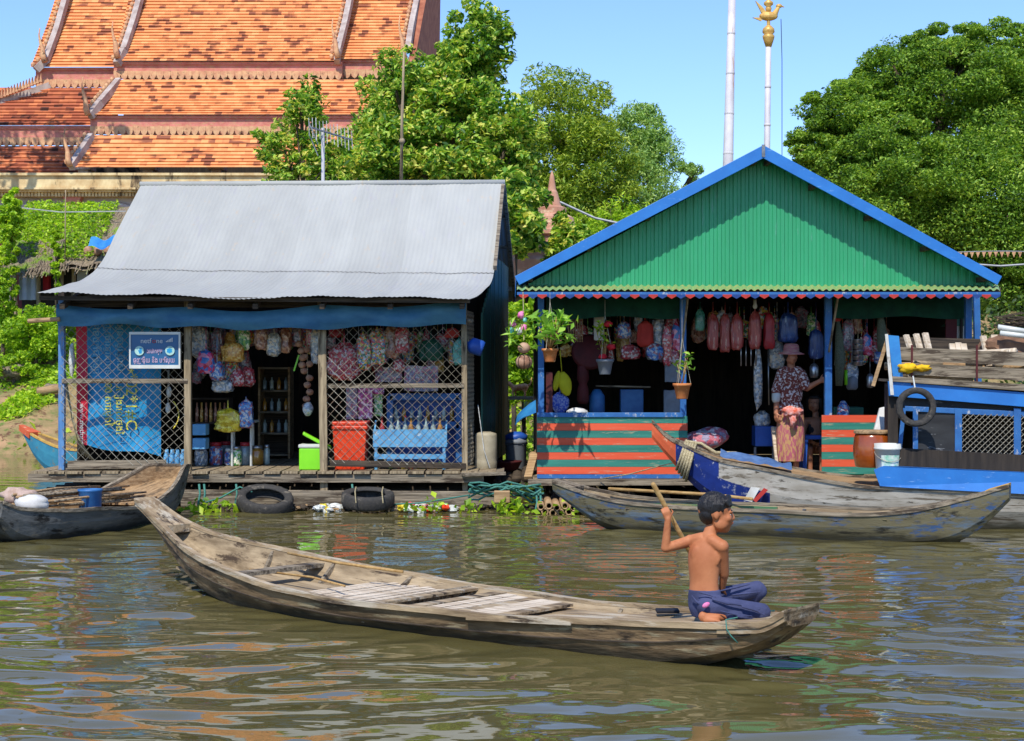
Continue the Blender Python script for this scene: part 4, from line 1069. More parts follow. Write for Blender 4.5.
nb.plank('thwart', 'hull_weathered', u_+.004, u_+.016, -.9, .93, z_-.005, .018)
nb.plank('floor_board', 'hull_inside', .09, u_at(262), -.55, .55, .16, .02, z1=.08)
rngs = random.Random(4)
ua, ub = u_at(268), u_at(350); ns = 12
for i in range(ns):
    u0 = ua+(ub-ua)*i/ns; nb.plank('floor_slat', 'plank_bleached', u0, u0+(ub-ua)/ns*.84, -.84+rngs.uniform(-.05,.05), .82+rngs.uniform(-.05,.05), .13+rngs.uniform(-.005,.007), .016)
ua, ub = u_at(394), u_at(492); ns = 7
for i in range(ns):
    u0 = ua+(ub-ua)*i/ns; nb.plank('floor_slat', 'plank_bleached' if i % 3 else 'hull_weathered', u0, u0+(ub-ua)/ns*.92, -.88+rngs.uniform(-.04,.04), .84+rngs.uniform(-.06,.04), .165+rngs.uniform(-.006,.008), .018)
nb.plank('floor_board', 'hull_inside', u_at(492), u_at(560), -.6, .6, .085, .02)
b = MB(); b.tube([nb.outr[i][1]+nb.n*-.002 for i in range(3, 88)], [.004+.003*abs(math.sin(i*.37)) for i in range(85)], 5); b.build('seam', 'wood_dark_x', nb.t)
for (v0, v1, u0, u1) in ((-.93,-.32,.655,.80), (-.30,.30,.63,.795), (.33,.90,.60,.80)):
    nb.plank('stern_deck', 'hull_weathered', u0, u1, v0, v1, nb.zs(.70)-.07, .025, z1=nb.zs(.80)-.05)
for (v0, v1, u0, u1) in ((-.97,-.32,.80,.945), (-.30,.30,.795,.945), (.33,.97,.80,.945)):
    nb.plank('stern_deck', 'hull_weathered', u0, u1, v0, v1, nb.zs(.82)-.022, .025, z1=nb.zs(.92)-.018)
b = MB(); n = 10; vs = []; fs = []
for i in range(n+1):
    u = .935+.065*i/n
    for v in (-1.0, 1.0): vs.append(nb.pt(u, v, nb.zs(u)+.016)); vs.append(nb.pt(u, v, nb.zs(u)-.05))
for i in range(n):
    a = 4*i; fs += [(a, a+4, a+6, a+2), (a+1, a+3, a+7, a+5), (a, a+1, a+5, a+4), (a+2, a+6, a+7, a+3)]
fs += [(0,2,3,1), (4*n, 4*n+1, 4*n+3, 4*n+2)]; b.add(vs, fs); b.build('stern_block', 'hull_weathered', nb.t)
b = MB(); n = 8; vs = []; fs = []
for i in range(n+1):
    u = .0+.075*i/n
    for v in (-1.0, 1.0): vs.append(nb.pt(u, v, nb.zs(u)+.014)); vs.append(nb.pt(u, v, nb.zs(u)-.05))
for i in range(n):
    a = 4*i; fs += [(a, a+4, a+6, a+2), (a+1, a+3, a+7, a+5), (a, a+1, a+5, a+4), (a+2, a+6, a+7, a+3)]
fs += [(0,2,3,1), (4*n, 4*n+1, 4*n+3, 4*n+2)]; b.add(vs, fs); b.build('bow_block', 'hull_weathered', nb.t)
b = MB(); b.prism([nb.pt(.655,-1.03,nb.zs(.655)-.035), nb.pt(.655,-1.03,nb.zs(.655)-.012), nb.pt(.78,-1.03,nb.zs(.78)-.012), nb.pt(.78,-1.03,nb.zs(.78)-.03)], nb.n*-.008); b.build('repair_strip', 'hull_weathered', nb.t)
b = MB(); ring = [nb.pt(.945,-1.03,nb.zs(.945)+.03), nb.pt(.947,-1.08,nb.zs(.947)-.02), nb.pt(.951,-1.06,nb.zs(.951)-.06), nb.pt(.956,-1.0,nb.zs(.956)-.10)]
b.tube([nb.pt(.945,1.0,nb.zs(.945)+.025), nb.pt(.945,0,nb.zs(.945)+.03)]+ring, .004, 6); tag(b.build('cord', 'rope_green', None, True), 'thin green cord tied round the stern of the near canoe', 'cord')
mat('pole_straw', S(200,165,105,.8), S(165,125,70,.8), 10, (.3,4,4), .7)
b = MB(); b.tube([nb.pt(.235,.62,.30), nb.pt(.33,.5,.27), nb.pt(.43,.55,.25)], .011, 6); tag(b.build('bamboo_stick', 'pole_straw', None, True), 'thin bamboo stick lying along the far side of the near canoe', 'stick')
b = MB(); b.tube([nb.pt(.225,-.1,.2), nb.pt(.33,.02,.19), nb.pt(.425,-.35,.2)], .009, 6); tag(b.build('bamboo_stick', 'pole_straw', None, True), 'thin bamboo stick crossing the bleached floor boards of the near canoe', 'stick')
mat('cloth_black', S(32,34,46,.6), S(20,20,30,.6), 8)
b = MB(); q = nb.pt(.835,.35,nb.zs(.84)+.012); b.box(q-Vector((.07,.05,.010)), q+Vector((.07,.05,.010))); tag(b.build('folded_cloth', 'cloth_black', bevel=.006), 'small dark cloth pad lying behind the boy on the canoe', 'cloth')
mat('red_mark', S(200,40,60,.8), S(170,30,50,.8), 20)
# ---- grey blue canoe moored in the middle
A = (X_(555,17.7), 17.7); B_ = (X_(1010,15.75), 15.75)
mw = [(0,.09),(.06,.18),(.15,.30),(.3,.38),(.6,.39),(.8,.32),(.92,.2),(1,.09)]
mk = [(0,.36),(.06,.18),(.13,0),(.22,-.08),(.84,-.08),(.9,0),(.95,.17),(1,.42)]
ms_ = [(550,480),(560,484),(585,493),(612,500),(640,504),(700,508),(780,511),(850,514.5),(900,512),(935,506),(970,497),(1010,485)]
mb = Boat('canoe', 'moored canoe with worn blue-grey paint and yellow tip in mid water', A, B_, mw, mk, ms_, N=70, ms=('hull_blue_worn','hull_inside'), floor=.05, cat='canoe', seed=2, rim='wood_grey_x')
for u in (.2,.32,.45,.56,.66,.76,.86): mb.rib(u, 'hull_blue_worn' if u > .4 else 'wood_grey_x', .05, top=-.05)
mb.plank('floor_board', 'hull_inside', .16, .86, -.6, .6, .09)
mb.plank('inner_strake', 'green_worn', .14, .5, .82, .9, mb.zs(.3)-.03, .10)
b = MB(); vs = []
for u in (.955, 1.0):
    for v in (-1.02, 1.02): vs.append(mb.pt(u, v, mb.zs(u)+.018))
vs += [p-Vector((0,0,.03)) for p in vs]; b.add(vs, [(0,1,3,2),(4,6,7,5),(0,4,5,1),(2,3,7,6),(0,2,6,4),(1,5,7,3)]); b.build('prow_plate', 'yellow_worn', mb.t)
b = MB(); vs = []
for u in (0, .06):
    for v in (-1.02, 1.02): vs.append(mb.pt(u, v, mb.zs(u)+.018))
vs += [p-Vector((0,0,.03)) for p in vs]; b.add(vs, [(0,1,3,2),(4,6,7,5),(0,4,5,1),(2,3,7,6),(0,2,6,4),(1,5,7,3)]); b.build('prow_plate', 'wood_grey_x', mb.t)
b = MB(); b.tube([mb.pt(.12,.5,.40), mb.pt(.36,.75,.36), mb.pt(.45,.6,.33)], .018, 6); tag(b.build('bamboo_pole', 'pole_straw', None, True), 'long bamboo pole laid in the left half of the blue-grey canoe', 'bamboo pole')
# ---- left canoe loaded with sticks
A = (X_(-8,15.7), 15.7); B_ = (X_(184,19.2), 19.2)
lw = [(0,.13),(.08,.25),(.2,.42),(.45,.50),(.7,.46),(.86,.30),(.95,.17),(1,.09)]
lk = [(0,.22),(.04,.06),(.08,-.02),(.14,-.08),(.7,-.08),(.84,0),(.93,.2),(1,.48)]
ls = [(-30,494),(-8,498),(8,504),(20,508),(71,510),(101,508),(137,507),(160,500),(176,485),(186,465)]
lb = Boat('canoe', 'dark grey canoe at the left edge loaded with sticks and a white sack', A, B_, lw, lk, ls, N=60, ms=('hull_slate','wood_tan_x'), floor=.06, cat='canoe', seed=3, rim='wood_grey_x')
for u in (.3,.5,.68): lb.rib(u, 'wood_grey_x', .04)
lb.plank('fore_board', 'wood_tan_x', .62, .93, -.9, .9, .22, .02, z1=.42)
for i in range(34):
    v0 = random.uniform(-.7,.75); v1 = v0+random.uniform(-.25,.25); z = .17+.17*random.random()*(1-abs(v0)*.6)
    b = MB(); u0 = random.uniform(.1,.22); u1 = u0+random.uniform(.38,.5)
    b.tube([lb.pt(u0,v0,z+.14), lb.pt((u0+u1)/2,(v0+v1)/2,z+.13+random.uniform(-.02,.02)), lb.pt(u1,max(-.8,min(.8,v1)),z+.1)], random.uniform(.009,.016), 5)
    tag(b.build('stick', 'wood_tan_x' if i % 3 else 'wood_grey_x', None, True), 'thin stick in the bundle lying in the dark grey canoe', 'stick', 'sticks loaded in the left canoe')
mat('sack_white', S(222,220,214,.85), S(200,196,190,.85), 8, bump=.5)
q = lb.pt(.12,-.05,.36)
b = MB(); b.ball(q+Vector((.12,-.02,0)), (.17,.15,.09), 20, 12, noise=.1, seed=3); tag(b.build('sack', 'sack_white', None, True), 'white sack lying in the left end of the stick canoe', 'sack')
mat('cloth_pinkish', S(214,186,170,.8), S(180,150,130,.8), 12, bump=.6)
b = MB(); b.ball(q+Vector((-.08,.18,.06)), (.17,.12,.09), 16, 10, noise=.22, seed=8); tag(b.build('bundle', 'cloth_pinkish', None, True), 'crumpled pinkish cloth bundle behind the white sack', 'bundle')
mat('plastic_blue_dk', S(58,120,180,.8), S(44,98,158,.8), 6, rough=.5)
b = MB(); q = lb.pt(.36,-.5,.18); b.lathe(q, [(.10,0),(.115,.02),(.12,.24),(.13,.25),(.13,.27),(.115,.27),(.11,.05)], 20); tag(b.build('tub', 'plastic_blue_dk', None, True), 'blue plastic tub standing among the sticks in the left canoe', 'tub')
# ---- far turquoise prow by the bank
mat('boat_cyan', S(70,160,185,.8), S(60,140,170,.8), 6, wear=(S(120,120,100), .2, 8, (1,1,1)))
A = (X_(24,27), 27.0); B_ = (X_(120,25.8), 25.8)
fb = Boat('canoe', 'turquoise boat prow with orange tip showing left of the blue corner post', A, B_, [(0,.04),(.15,.12),(.4,.2),(1,.24)], [(0,.62),(.15,.25),(.35,.0),(1,-.08)], [(20,428),(26,431),(34,436),(50,444),(62,448),(80,450),(130,450)], N=40, ms=('boat_cyan','wood_tan_x'), cat='canoe', seed=4, rim='yellow_worn')
b = MB(); vs = []
for u in (-.03, .12):
    for v in (-1.2, 1.2): vs.append(fb.A+fb.d*(u*fb.L)+fb.n*(v*fb.w(max(u,0)))+Vector((0,0,fb.zs(max(0,u))+.02-u*.0+(.05 if u < 0 else 0))))
vs += [p-Vector((0,0,.10)) for p in vs]; b.add(vs, [(0,1,3,2),(4,6,7,5),(0,4,5,1),(2,3,7,6),(0,2,6,4),(1,5,7,3)]); b.build('prow_tip', 'bow_orange', fb.t)
# ---- the big cargo boat
A = (X_(652,18.45), 18.45); B_ = (X_(1165,17.6), 17.6)
cw = [(0,.05),(.03,.12),(.08,.3),(.16,.52),(.3,.74),(.5,.85),(.8,.88),(1,.85)]
ck = [(0,.92),(.04,.66),(.08,.42),(.13,.2),(.2,.0),(.28,-.12),(1,-.12)]
cs = [(640,408),(652,421),(668,437),(691,448),(719,460),(760,468),(815,479),(862,486),(906,488),(1024,494),(1200,500)]
def cfn(u, y, z):
    if u < .052: return 2
    q_ = u-.13-max(0, (.62-z))*.27
    if q_ < 0: return 1
    return 0
cb = Boat('cargo_boat', 'large river cargo boat with blue and white bow and blue framed cabin', A, B_, cw, ck, cs, N=80, ms=('hull_white_worn','hull_inside'), floor=.1, cat='boat', seed=5, rim='wood_grey_x', hullfn=(['bow_blue','bow_orange','white_paint'], cfn))
b = MB(); vs = []; n = 24
for i in range(n+1):
    u = .10+.9*i/n
    for v in (-.96, .96): vs.append(cb.pt(u, v, cb.zs(u)+(-.02)+.10*min(1,(u-.1)/.2)*(1-v*v)))
b.add(vs, [(2*i, 2*i+2, 2*i+3, 2*i+1) for i in range(n)]); b.build('fore_deck', 'wood_tan_x', cb.t)
def nearpt(px, py, off=0.0):
    """point on the cargo boat's near side at pixel column px"""
    # intersect ray with line of near gunwale (u where projected px matches)
    lo, hi = 0, 1
    for _ in range(40):
        m_ = (lo+hi)/2; q = cb.pt(m_, -1, 0)
        if CX+F*q.x/q.y < px: lo = m_
        else: hi = m_
    q = cb.pt(lo, -1, 0)-cb.n*off
    return Vector((X_(px, q.y), q.y, Z_(py, q.y)))
def cpanel(name, m, pts, off, th, par=None, bevel=0):
    b = MB(); b.prism([nearpt(px, py, off) for px, py in pts], cb.n*th); return b.build(name, m, par or cb.t, bevel=bevel)
# blue strake, black side, window band
st = [(874,470),(884,466),(900,466.5),(1150,478),(1150,500),(1024,494),(910,488),(880,486)]
cpanel('strake', 'blue_bright', st, .03, .06)
cpanel('side_panel', 'dark_inside', [(896,478),(896,448),(1150,462),(1150,488)], -.06, .04)
INS = .25
mat('black_paint', S(62,64,66,.6), S(42,42,44,.6), 5, (.5,1,2), .7, .3, wear=(S(140,140,140), .14, 9, (.4,1,1.5)))
cpanel('side_panel', 'black_paint', [(899,470),(899,453),(1150,466),(1150,482)], -.02-INS, .05)
cpanel('side_panel', 'black_paint', [(899,412),(899,394),(1150,408),(1150,424)], -.05-INS, .05)
cpanel('window_sill', 'blue_frame', [(902,457),(902,450),(1150,462),(1150,469)], .01-INS, .06, bevel=.004)
cpanel('window_head', 'blue_frame', [(905,411),(905,406),(1150,417),(1150,424)], .0-INS, .05, bevel=.004)
cpanel('top_rail', 'blue_bright', [(889,396),(888,381),(1150,403),(1150,417)], .05-INS, .06, bevel=.004)
cpanel('roof_edge', 'wood_grey_x', [(890,381),(889,376),(1150,392),(1150,400)], .08-INS, .05)
for (p0, p1) in ((913,918), (955,962), (1014,1021), (1075,1081)):
    cpanel('mullion', 'blue_frame', [(p0,455),(p0,408),(p1,408.5),(p1,456)], -.005-INS, .05)
cpanel('side_panel', 'black_paint', [(918,455),(918,410),(955,412),(955,457)], -.03-INS, .02)
cpanel('corner_post', 'dark_inside', [(888,470),(888,392),(898,392),(898,470)], -.02-INS, .06)
cpanel('corner_post', 'blue_frame', [(896,468),(902,408),(906,408),(900,468)], .0-INS, .03)
for (p0, p1) in ((962,1014), (1021,1075)):
    q0 = nearpt(p0,455,-.02-INS); q1 = nearpt(p1,457,-.02-INS); zt = nearpt(p0,414,-.02-INS).z
    b = MB(); Lx = (q1-q0).length; dd = Vector((q1.x-q0.x, q1.y-q0.y, 0)).normalized(); Hh = zt-q0.z
    for sgn in (1, -1):
        c = -Hh if sgn > 0 else 0
        while c < Lx+(0 if sgn > 0 else Hh):
            t0 = max(0, (-c if sgn > 0 else c-Lx)); t1 = min(Hh, (Lx-c if sgn > 0 else c))
            if t1-t0 > .02: b.tube([q0+dd*(c+sgn*t0)+Vector((0,0,t0)), q0+dd*(c+sgn*t1)+Vector((0,0,t1))], .004, 3, caps=False)
            c += .062
    b.build('window_mesh', 'wire', cb.t)
# cabin body: back wall, left end wall, roof deck
q0 = nearpt(893,470,-.1-INS); q1 = nearpt(1150,480,-.1-INS)
b = MB(); b.prism([q0+cb.n*.9+Vector((0,0,-.2)), q1+cb.n*.9+Vector((0,0,-.2)), q1+cb.n*.9+Vector((0,0,.95)), q0+cb.n*.9+Vector((0,0,.95))], cb.n*.03); b.build('back_wall', 'dark_inside', cb.t)
b = MB(); b.prism([q0+Vector((0,0,-.2)), q0+cb.n*1.2+Vector((0,0,-.2)), q0+cb.n*1.2+Vector((0,0,.95)), q0+Vector((0,0,.95))], cb.d*.03); b.build('end_wall', 'black_paint', cb.t)
rt0 = nearpt(889,379,.04-INS); rt1 = nearpt(1150,397,.04-INS)
b = MB(); b.prism([rt0, rt1, rt1+cb.n*1.5, rt0+cb.n*1.5], (0,0,-.03)); b.build('cabin_roof', 'wood_grey_x', cb.t)
# side boards above the roof
cpanel('side_board', 'wood_grey_x', [(900,360),(900,347),(1150,358),(1150,372)], .02-INS, .025)
cpanel('side_board', 'wood_grey_x', [(900,374),(900,362.5),(1150,375),(1150,388)], .02-INS, .025)
cpanel('side_board', 'wood_dark_x', [(898,349),(900,337),(1150,343),(1150,360)], -1.2-INS, .03)
for px in (911, 976): cpanel('iron_stake', 'maroon', [(px,385),(px,345),(px+2,345),(px+2,385)], .05-INS, .02)
cpanel('end_board', 'tarp_skyblue', [(893,378),(888,335),(899,336),(903,377)], .06-INS, .03)
cpanel('end_board', 'white_paint', [(890.5,395),(885,334),(888,334),(894,395)], .09-INS, .03)
b = MB(); b.beam(nearpt(887,340,-INS), nearpt(873,386,-INS), .03, .04); b.build('strut', 'wood_tan_x', cb.t)
b = MB(); b.tube([P(655,424,18.3), P(700,452,17.95), P(760,470,17.5)], .0, 3); 
cpanel('bow_mark', 'trim_red', [(753,500),(756,502.5),(768,490),(764,488)], .015, .02)
cpanel('bow_mark', 'white_paint', [(744,500),(752,502),(760,488),(751,487)], .012, .02)
# mooring rope wound round the prow
b = MB()
for i in range(7):
    u = .060+.0032*i+.002*math.sin(i*2.1)
    rr = []
    for k in range(17):
        a = k*2*PI/16; uu = u+.010*math.sin(a)
        rr.append(cb.pt(uu, 1.25*math.cos(a), (cb.zs(uu)+cb.zk(uu))/2+(cb.zs(uu)-cb.zk(uu))*.62*math.sin(a)))
    b.tube(rr, .017, 6, caps=False)
b.tube([cb.pt(.07,-.5,cb.zs(.07)+.04), cb.pt(.1,0,cb.zs(.1)+.08), cb.pt(.13,-.3,cb.zs(.13)+.05), cb.pt(.17,.0,cb.zs(.17)+.09), cb.pt(.2,-.5,cb.zs(.2)+.05)], .02, 6)
tag(b.build('mooring_rope', 'rope_tan', None, True), 'tan rope wound many times around the orange-tipped bow', 'rope')
b = MB(); b.tube([cb.pt(.06,-1.1,cb.zs(.06)-.2), P(660,466,18.9), P(630,474,19.3), P(600,479,19.6)], .007, 5); tag(b.build('mooring_line', 'rope_tan', None, True), 'thin tan line running from the bow rope to the striped house deck', 'rope')
mat('cloth_blue', S(96,128,170,.8), S(70,100,145,.8), 9, bump=.6)
b = MB(); b.grid(lambda u, v: cb.pt(.14+.14*u, -.95+1.2*v, cb.zs(.14+.14*u)+.05+.06*mnoise.noise(Vector((u*5,v*4,1)))+.04*math.sin(v*PI)), 24, 14); tag(b.build('blue_cloth', 'cloth_blue', None, True), 'crumpled faded blue cloth spread on the bow deck of the cargo boat', 'cloth')
# load on the roof
def rp(px, py, off): return nearpt(px, py, off-INS)
random.seed(21)
lbl = 'short sawn log piled on the cargo boat roof'
for i in range(46):
    px = random.uniform(905, 1060); off = -random.uniform(.12, 1.1); q = rp(px, 0, off); z = rt0.z+.02+random.uniform(0,.16)+(.16 if px > 980 else 0)*random.random()
    L = random.uniform(.25,.6); an = random.gauss(0,.35); dd = cb.d*math.cos(an)*L/2+cb.n*math.sin(an)*L/2
    q = Vector((q.x, q.y, z+.03-(px-890)*.0004)); b = MB(); b.tube([q-dd, q+dd+Vector((0,0,random.uniform(-.02,.05)))], random.uniform(.022,.045), 7)
    tag(b.build('log', random.choice(['wood_tan_x','wood_grey_x','plank_bleached']), None, True), lbl, 'log', 'sawn logs piled on the cargo boat roof')
for i, (px, h, ln) in enumerate(((912,335,-6),(921,334,-5),(929,333,-4),(951,344,1),(957,343,1),(963,344,0),(986,336,-3),(992,335,2),(1000,340,0))):
    b = MB(); b.beam(rp(px+4,366,-.5), rp(px+ln,h,-.6), .07, .03); tag(b.build('stave', 'plank_bleached'), 'upright pale wooden stave leaning on the rear board of the cargo boat roof', 'stave', 'upright staves on the cargo boat roof')
for i, (a, c, lb_) in enumerate((((998,327),(1030,332),'upper white plastic pipe on the roof load at the right edge'), ((1000,333),(1034,337),'lower white plastic pipe on the roof load at the right edge'))):
    b = MB(); b.tube([rp(*a,-.35), rp(*c,-.35)], .03, 10); tag(b.build('pipe', 'white_plastic', None, True), lb_, 'pipe')
mat('brick_brown', S(150,112,84,.75), S(110,80,60,.7), 9, (1,1,1), .9, .8)
b = MB(); q = rp(1010,352,-.7); b.ball(q, (.34,.3,.2), 24, 12, noise=.12, seed=4); tag(b.build('bundle', 'brick_brown', None), 'brown bundle of bark and brushwood stacked under the white pipes', 'bundle')
b = MB()
rngb = random.Random(3)
for i in range(60):
    q = rp(1005+rngb.uniform(-12,30), 322+rngb.uniform(-6,6), -.8+rngb.uniform(-.2,.2)); b.tube([q, q+Vector((rngb.uniform(.2,.5), rngb.uniform(-.1,.1), rngb.uniform(-.08,.08)))], .008, 4)
tag(b.build('brushwood', 'wood_dark_x', None), 'dark brushwood heaped behind the white pipes', 'brushwood', None, 'stuff')
mat('cloth_yellow', S(245,200,20,.85), S(225,170,10,.85), 12, bump=.5)
b = MB(); q = rp(908,368,.06); b.ball(q, (.11,.05,.05), 14, 8, noise=.35, seed=5); b.ball(q+Vector((.16,0,-.0)), (.09,.04,.035), 14, 8, noise=.35, seed=6); b.tube([q, q+Vector((.16,0,0))], .015); tag(b.build('yellow_rag', 'cloth_yellow', None, True), 'bright yellow knotted rag at the left end of the cargo boat roof', 'rag')
for (a, c, r_) in (((915,374),(940,376),.05), ((938,377),(974,380),.04)):
    b = MB(); b.tube([rp(*a,.0)+cb.n*.08, rp(*c,.0)+cb.n*.08], r_*.8, 8); tag(b.build('log', 'wood_tan_x', None, True), ('thick' if r_ > .045 else 'slender')+' orange-brown log lying just inside the near roof board', 'log')
# ------------------------------------------------------------------ goods
R8 = lambda *a: S(*a)
cellmat('pk_multi', [S(210,60,80), S(230,200,80), S(90,150,190), S(225,220,210), S(60,140,90), S(230,120,60)], 30)
cellmat('pk_red', [S(180,50,62), S(205,85,90), S(205,185,180), S(150,36,44)], 32)
cellmat('pk_pink', [S(220,60,120), S(60,120,200), S(230,150,180), S(200,40,80)], 14)
cellmat('pk_clear', [S(200,205,210), S(150,160,170), S(215,200,180), S(120,130,140)], 26)
cellmat('pk_gold', [S(225,170,70), S(200,140,50), S(235,200,120)], 34)
cellmat('pk_brown', [S(150,95,70), S(190,130,100), S(210,170,140)], 26)
cellmat('pk_green', [S(70,150,80), S(150,200,100), S(230,230,200)], 26)
cellmat('pk_yellow', [S(225,200,40), S(240,220,80), S(200,170,30)], 20)
cellmat('pk_blue', [S(50,90,160), S(90,140,190), S(190,190,195), S(150,80,90)], 26)
cellmat('pk_purple', [S(160,40,110), S(200,70,140), S(120,30,80), S(225,180,200)], 26)
cellmat('pk_grey', [S(130,125,135), S(160,150,160), S(100,96,110), S(170,90,110)], 34)
cellmat('pk_teal', [S(60,150,130), S(100,180,160)], 10)
cellmat('sack_plaid', [S(190,110,120), S(215,200,200), S(170,80,95), S(150,140,160)], 12, .8, 0)
mat('net_green', S(110,118,96,.8), S(80,86,68,.8), 60, bump=.9)
mat('terracotta', S(222,140,78,.8), S(200,118,62,.8), 8, rough=.8, wear=(S(226,180,130), .2, 10, (1,1,1)))
mat('plastic_orange', S(245,74,26,.85), S(232,62,20,.85), 4, rough=.4, coat=.15)
mat('plastic_lime', S(140,232,30,.85), S(128,220,24,.85), 4, rough=.4, coat=.2)
mat('plastic_lightblue', S(110,176,216,.85), S(90,156,200,.85), 6, rough=.5, wear=(S(180,190,190), .15, 10, (1,1,1)))
mat('plastic_blue', S(44,96,190,.8), S(34,80,168,.8), 5, rough=.45)
mat('plastic_beige', S(190,178,150,.8), S(160,148,120,.8), 5, rough=.6)
mat('plastic_green', S(40,110,84,.7), S(30,90,70,.7), 5, rough=.5)
mat('lid_red', S(180,40,48,.8), S(150,30,40,.8), 8, rough=.4)
mat('steel', S(190,192,195,.8), S(150,152,155,.8), 8, rough=.3, metal=.8)
mat('glass_jar', S(150,170,175,.7), S(110,130,140,.7), 12, rough=.12, coat=.6)
mat('bottle_amber', S(200,150,60,.8), S(170,110,40,.8), 12, rough=.1, coat=.8)
mat('bottle_clear', S(190,205,195,.8), S(150,170,160,.8), 12, rough=.1, coat=.8)
mat('bottle_red', S(200,70,50,.8), S(170,50,40,.8), 12, rough=.1, coat=.8)
mat('ceramic', S(170,84,24,.8), S(140,62,16,.8), 5, (1,1,1), .25, coat=.7)
mat('yellow_cloth', S(225,215,30,.8), S(200,190,20,.8), 8, bump=.5)
mat('blue_pattern', S(50,80,190,.8), S(150,160,210,.8), 40, lo=.48, hi=.52)
mat('flower_red', S(225,40,50,.85), S(200,20,40,.85), 20)
mat('flower_pink', S(235,150,190,.85), S(225,100,160,.85), 20)
mat('gourd', S(206,170,140,.75), S(170,120,90,.75), 5, wear=(S(120,80,60), .3, 7, (1,1,3)))
mat('pot_grey', S(140,146,154,.75), S(120,126,134,.75), 6, rough=.6)
mat('skin_garlic', S(200,160,130,.8), S(160,110,84,.8), 12)
bagn = 0
def bag(px, py, w, h, Y, m, label, cat='snack bag', name='snack_bag', group=None, top=None, nz=.16):
    w *= .82
    global bagn; bagn += 1
    s_ = Y/F; c = P(px, py, Y); t = thing(name, label, cat, c, 0, group)
    b = MB(); b.pouch(c, w*.54*s_, min(w,h)*.34*s_, h*.52*s_, nz*1.35, bagn); b.build('pouch', m, t, True)
    b = MB(); tz = Z_(top, Y) if top else c.z+h*.75*s_
    b.tube([c+Vector((0,0,h*.42*s_)), c+Vector((0,0,h*.56*s_)), Vector((c.x, c.y, max(tz, c.z+h*.6*s_)))], [w*.12*s_, w*.05*s_, .004], 6); b.build('tie', m, t, True)
    return t
mat('bundle_blue', S(50,84,150,.75), S(30,50,110,.7), 14, (2,2,.35), .45, .8, wear=(S(150,170,200,.8), .18, 9, (3,3,.5)), coat=.25, dist=.02)
mat('bundle_red', S(196,84,74,.75), S(150,48,46,.7), 14, (2,2,.35), .45, .8, wear=(S(216,170,150,.8), .2, 9, (3,3,.5)), coat=.25, dist=.02)
# banner
mat('banner_blue', S(40,156,204,.88), S(28,134,188,.88), 2.5, (1,1,1), .55, .3, wear=(S(60,150,200), .2, 2, (1,1,1)))
mat('banner_red', S(226,42,66,.85), S(208,34,56,.85), 3, (1,1,1), .55)
mat('print_yellow', S(230,225,60,.85), rough=.6); mat('print_white', S(232,232,228,.85), rough=.6); mat('print_pale', S(150,205,220,.85), rough=.6)
t = thing('banner', 'blue printed cloth banner with red edge and sideways writing behind the wire mesh', 'banner', P(120,390,20.3))
def ban(u, v, o=0):
    px = 87+(161-87)*u; top = 321; bot = 445+12*u+2*math.sin(u*6)
    Y = 20.3+.03*math.sin(u*11+v*3)+.03*math.sin(v*9)*u+o
    return P(px, top+(bot-top)*v, Y)
b = MB(); b.grid(lambda u, v: ban(u, v), 24, 24); b.grid(lambda u, v: ban(u, v, .006), 24, 24); b.build('sheet', 'banner_blue', t, True)
b = MB(); b.grid(lambda u, v: P(76+11*u+v*1.0, 321+(445-321)*v, 20.3+.02*math.sin(v*9)), 4, 24); b.build('edge_strip', 'banner_red', t, True)
VR = (PI/2, PI/2, 0)
for (tx, px, py, sz, m) in (('*02*1#C', 131, 402, .20, 'print_yellow'), ('លេខបើកជើងឡា', 96, 346, .13, 'print_pale'), ('ផ្ញើសារទូរសព្ទ', 108, 346, .12, 'print_pale'), ('អ្នកប្រើប្រាស់', 120, 348, .12, 'print_pale'), ('100 សារថ្ងៃ', 108, 402, .125, 'print_yellow'), ('រៀងរាល់ថ្ងៃ', 119, 410, .12, 'print_yellow'), ('www.metfone', 82, 424, .09, 'print_white')):
    text(tx, 'lettering', m, t, P(px, py, 20.235), sz, VR)
b = MB()
for k in range(5):
    a = k*2*PI/5; c = P(131,371,20.235)
    b.prism([c+Vector((math.sin(a)*.05,0,math.cos(a)*.05)), c+Vector((math.sin(a+.6)*.018,0,math.cos(a+.6)*.018)), c, c+Vector((math.sin(a-.6)*.018,0,math.cos(a-.6)*.018))], (0,-.003,0))
b.build('star', 'print_yellow', t)
# sign
mat('sign_field', S(44,104,150,.8), S(38,94,138,.8), 3, rough=.35)
t = thing('shop_sign', 'small framed teal-blue sign with two round emblems on the mesh', 'sign', P(155,350,19.78))
b = MB(); b.box(P(129.5,366,19.80), P(180.5,333,19.82)); b.build('panel', 'sign_field', t)
b = MB()
for (x0, y0, x1, y1) in ((129,334.5,181,332), (129,368.5,181,365), (129,365,131.5,334.5), (178.5,365,181,334.5)):
    p0 = P(x0,y0,19.78); p1 = P(x1,y1,19.83); b.box((p0.x,19.785,p0.z), (p1.x,19.835,p1.z))
b.build('frame', 'white_plastic', t)
text('netf', 'lettering', 'print_white', t, P(145.8,341,19.795), .085); text('o', 'lettering', 'trim_red', t, P(154.0,341,19.795), .085); text('ne', 'lettering', 'print_white', t, P(159.4,341,19.795), .085)
b = MB()
for i in range(5): b.box((P(166+i*1.4,0,19.79).x, 19.79, Z_(342,19.79)), (P(166.9+i*1.4,0,19.79).x, 19.795, Z_(341-i*.8,19.79)))
b.build('signal_mark', 'print_white', t)
mat('print_mint', S(190,232,220,.85)); mat('print_pinkish', S(235,200,225,.85))
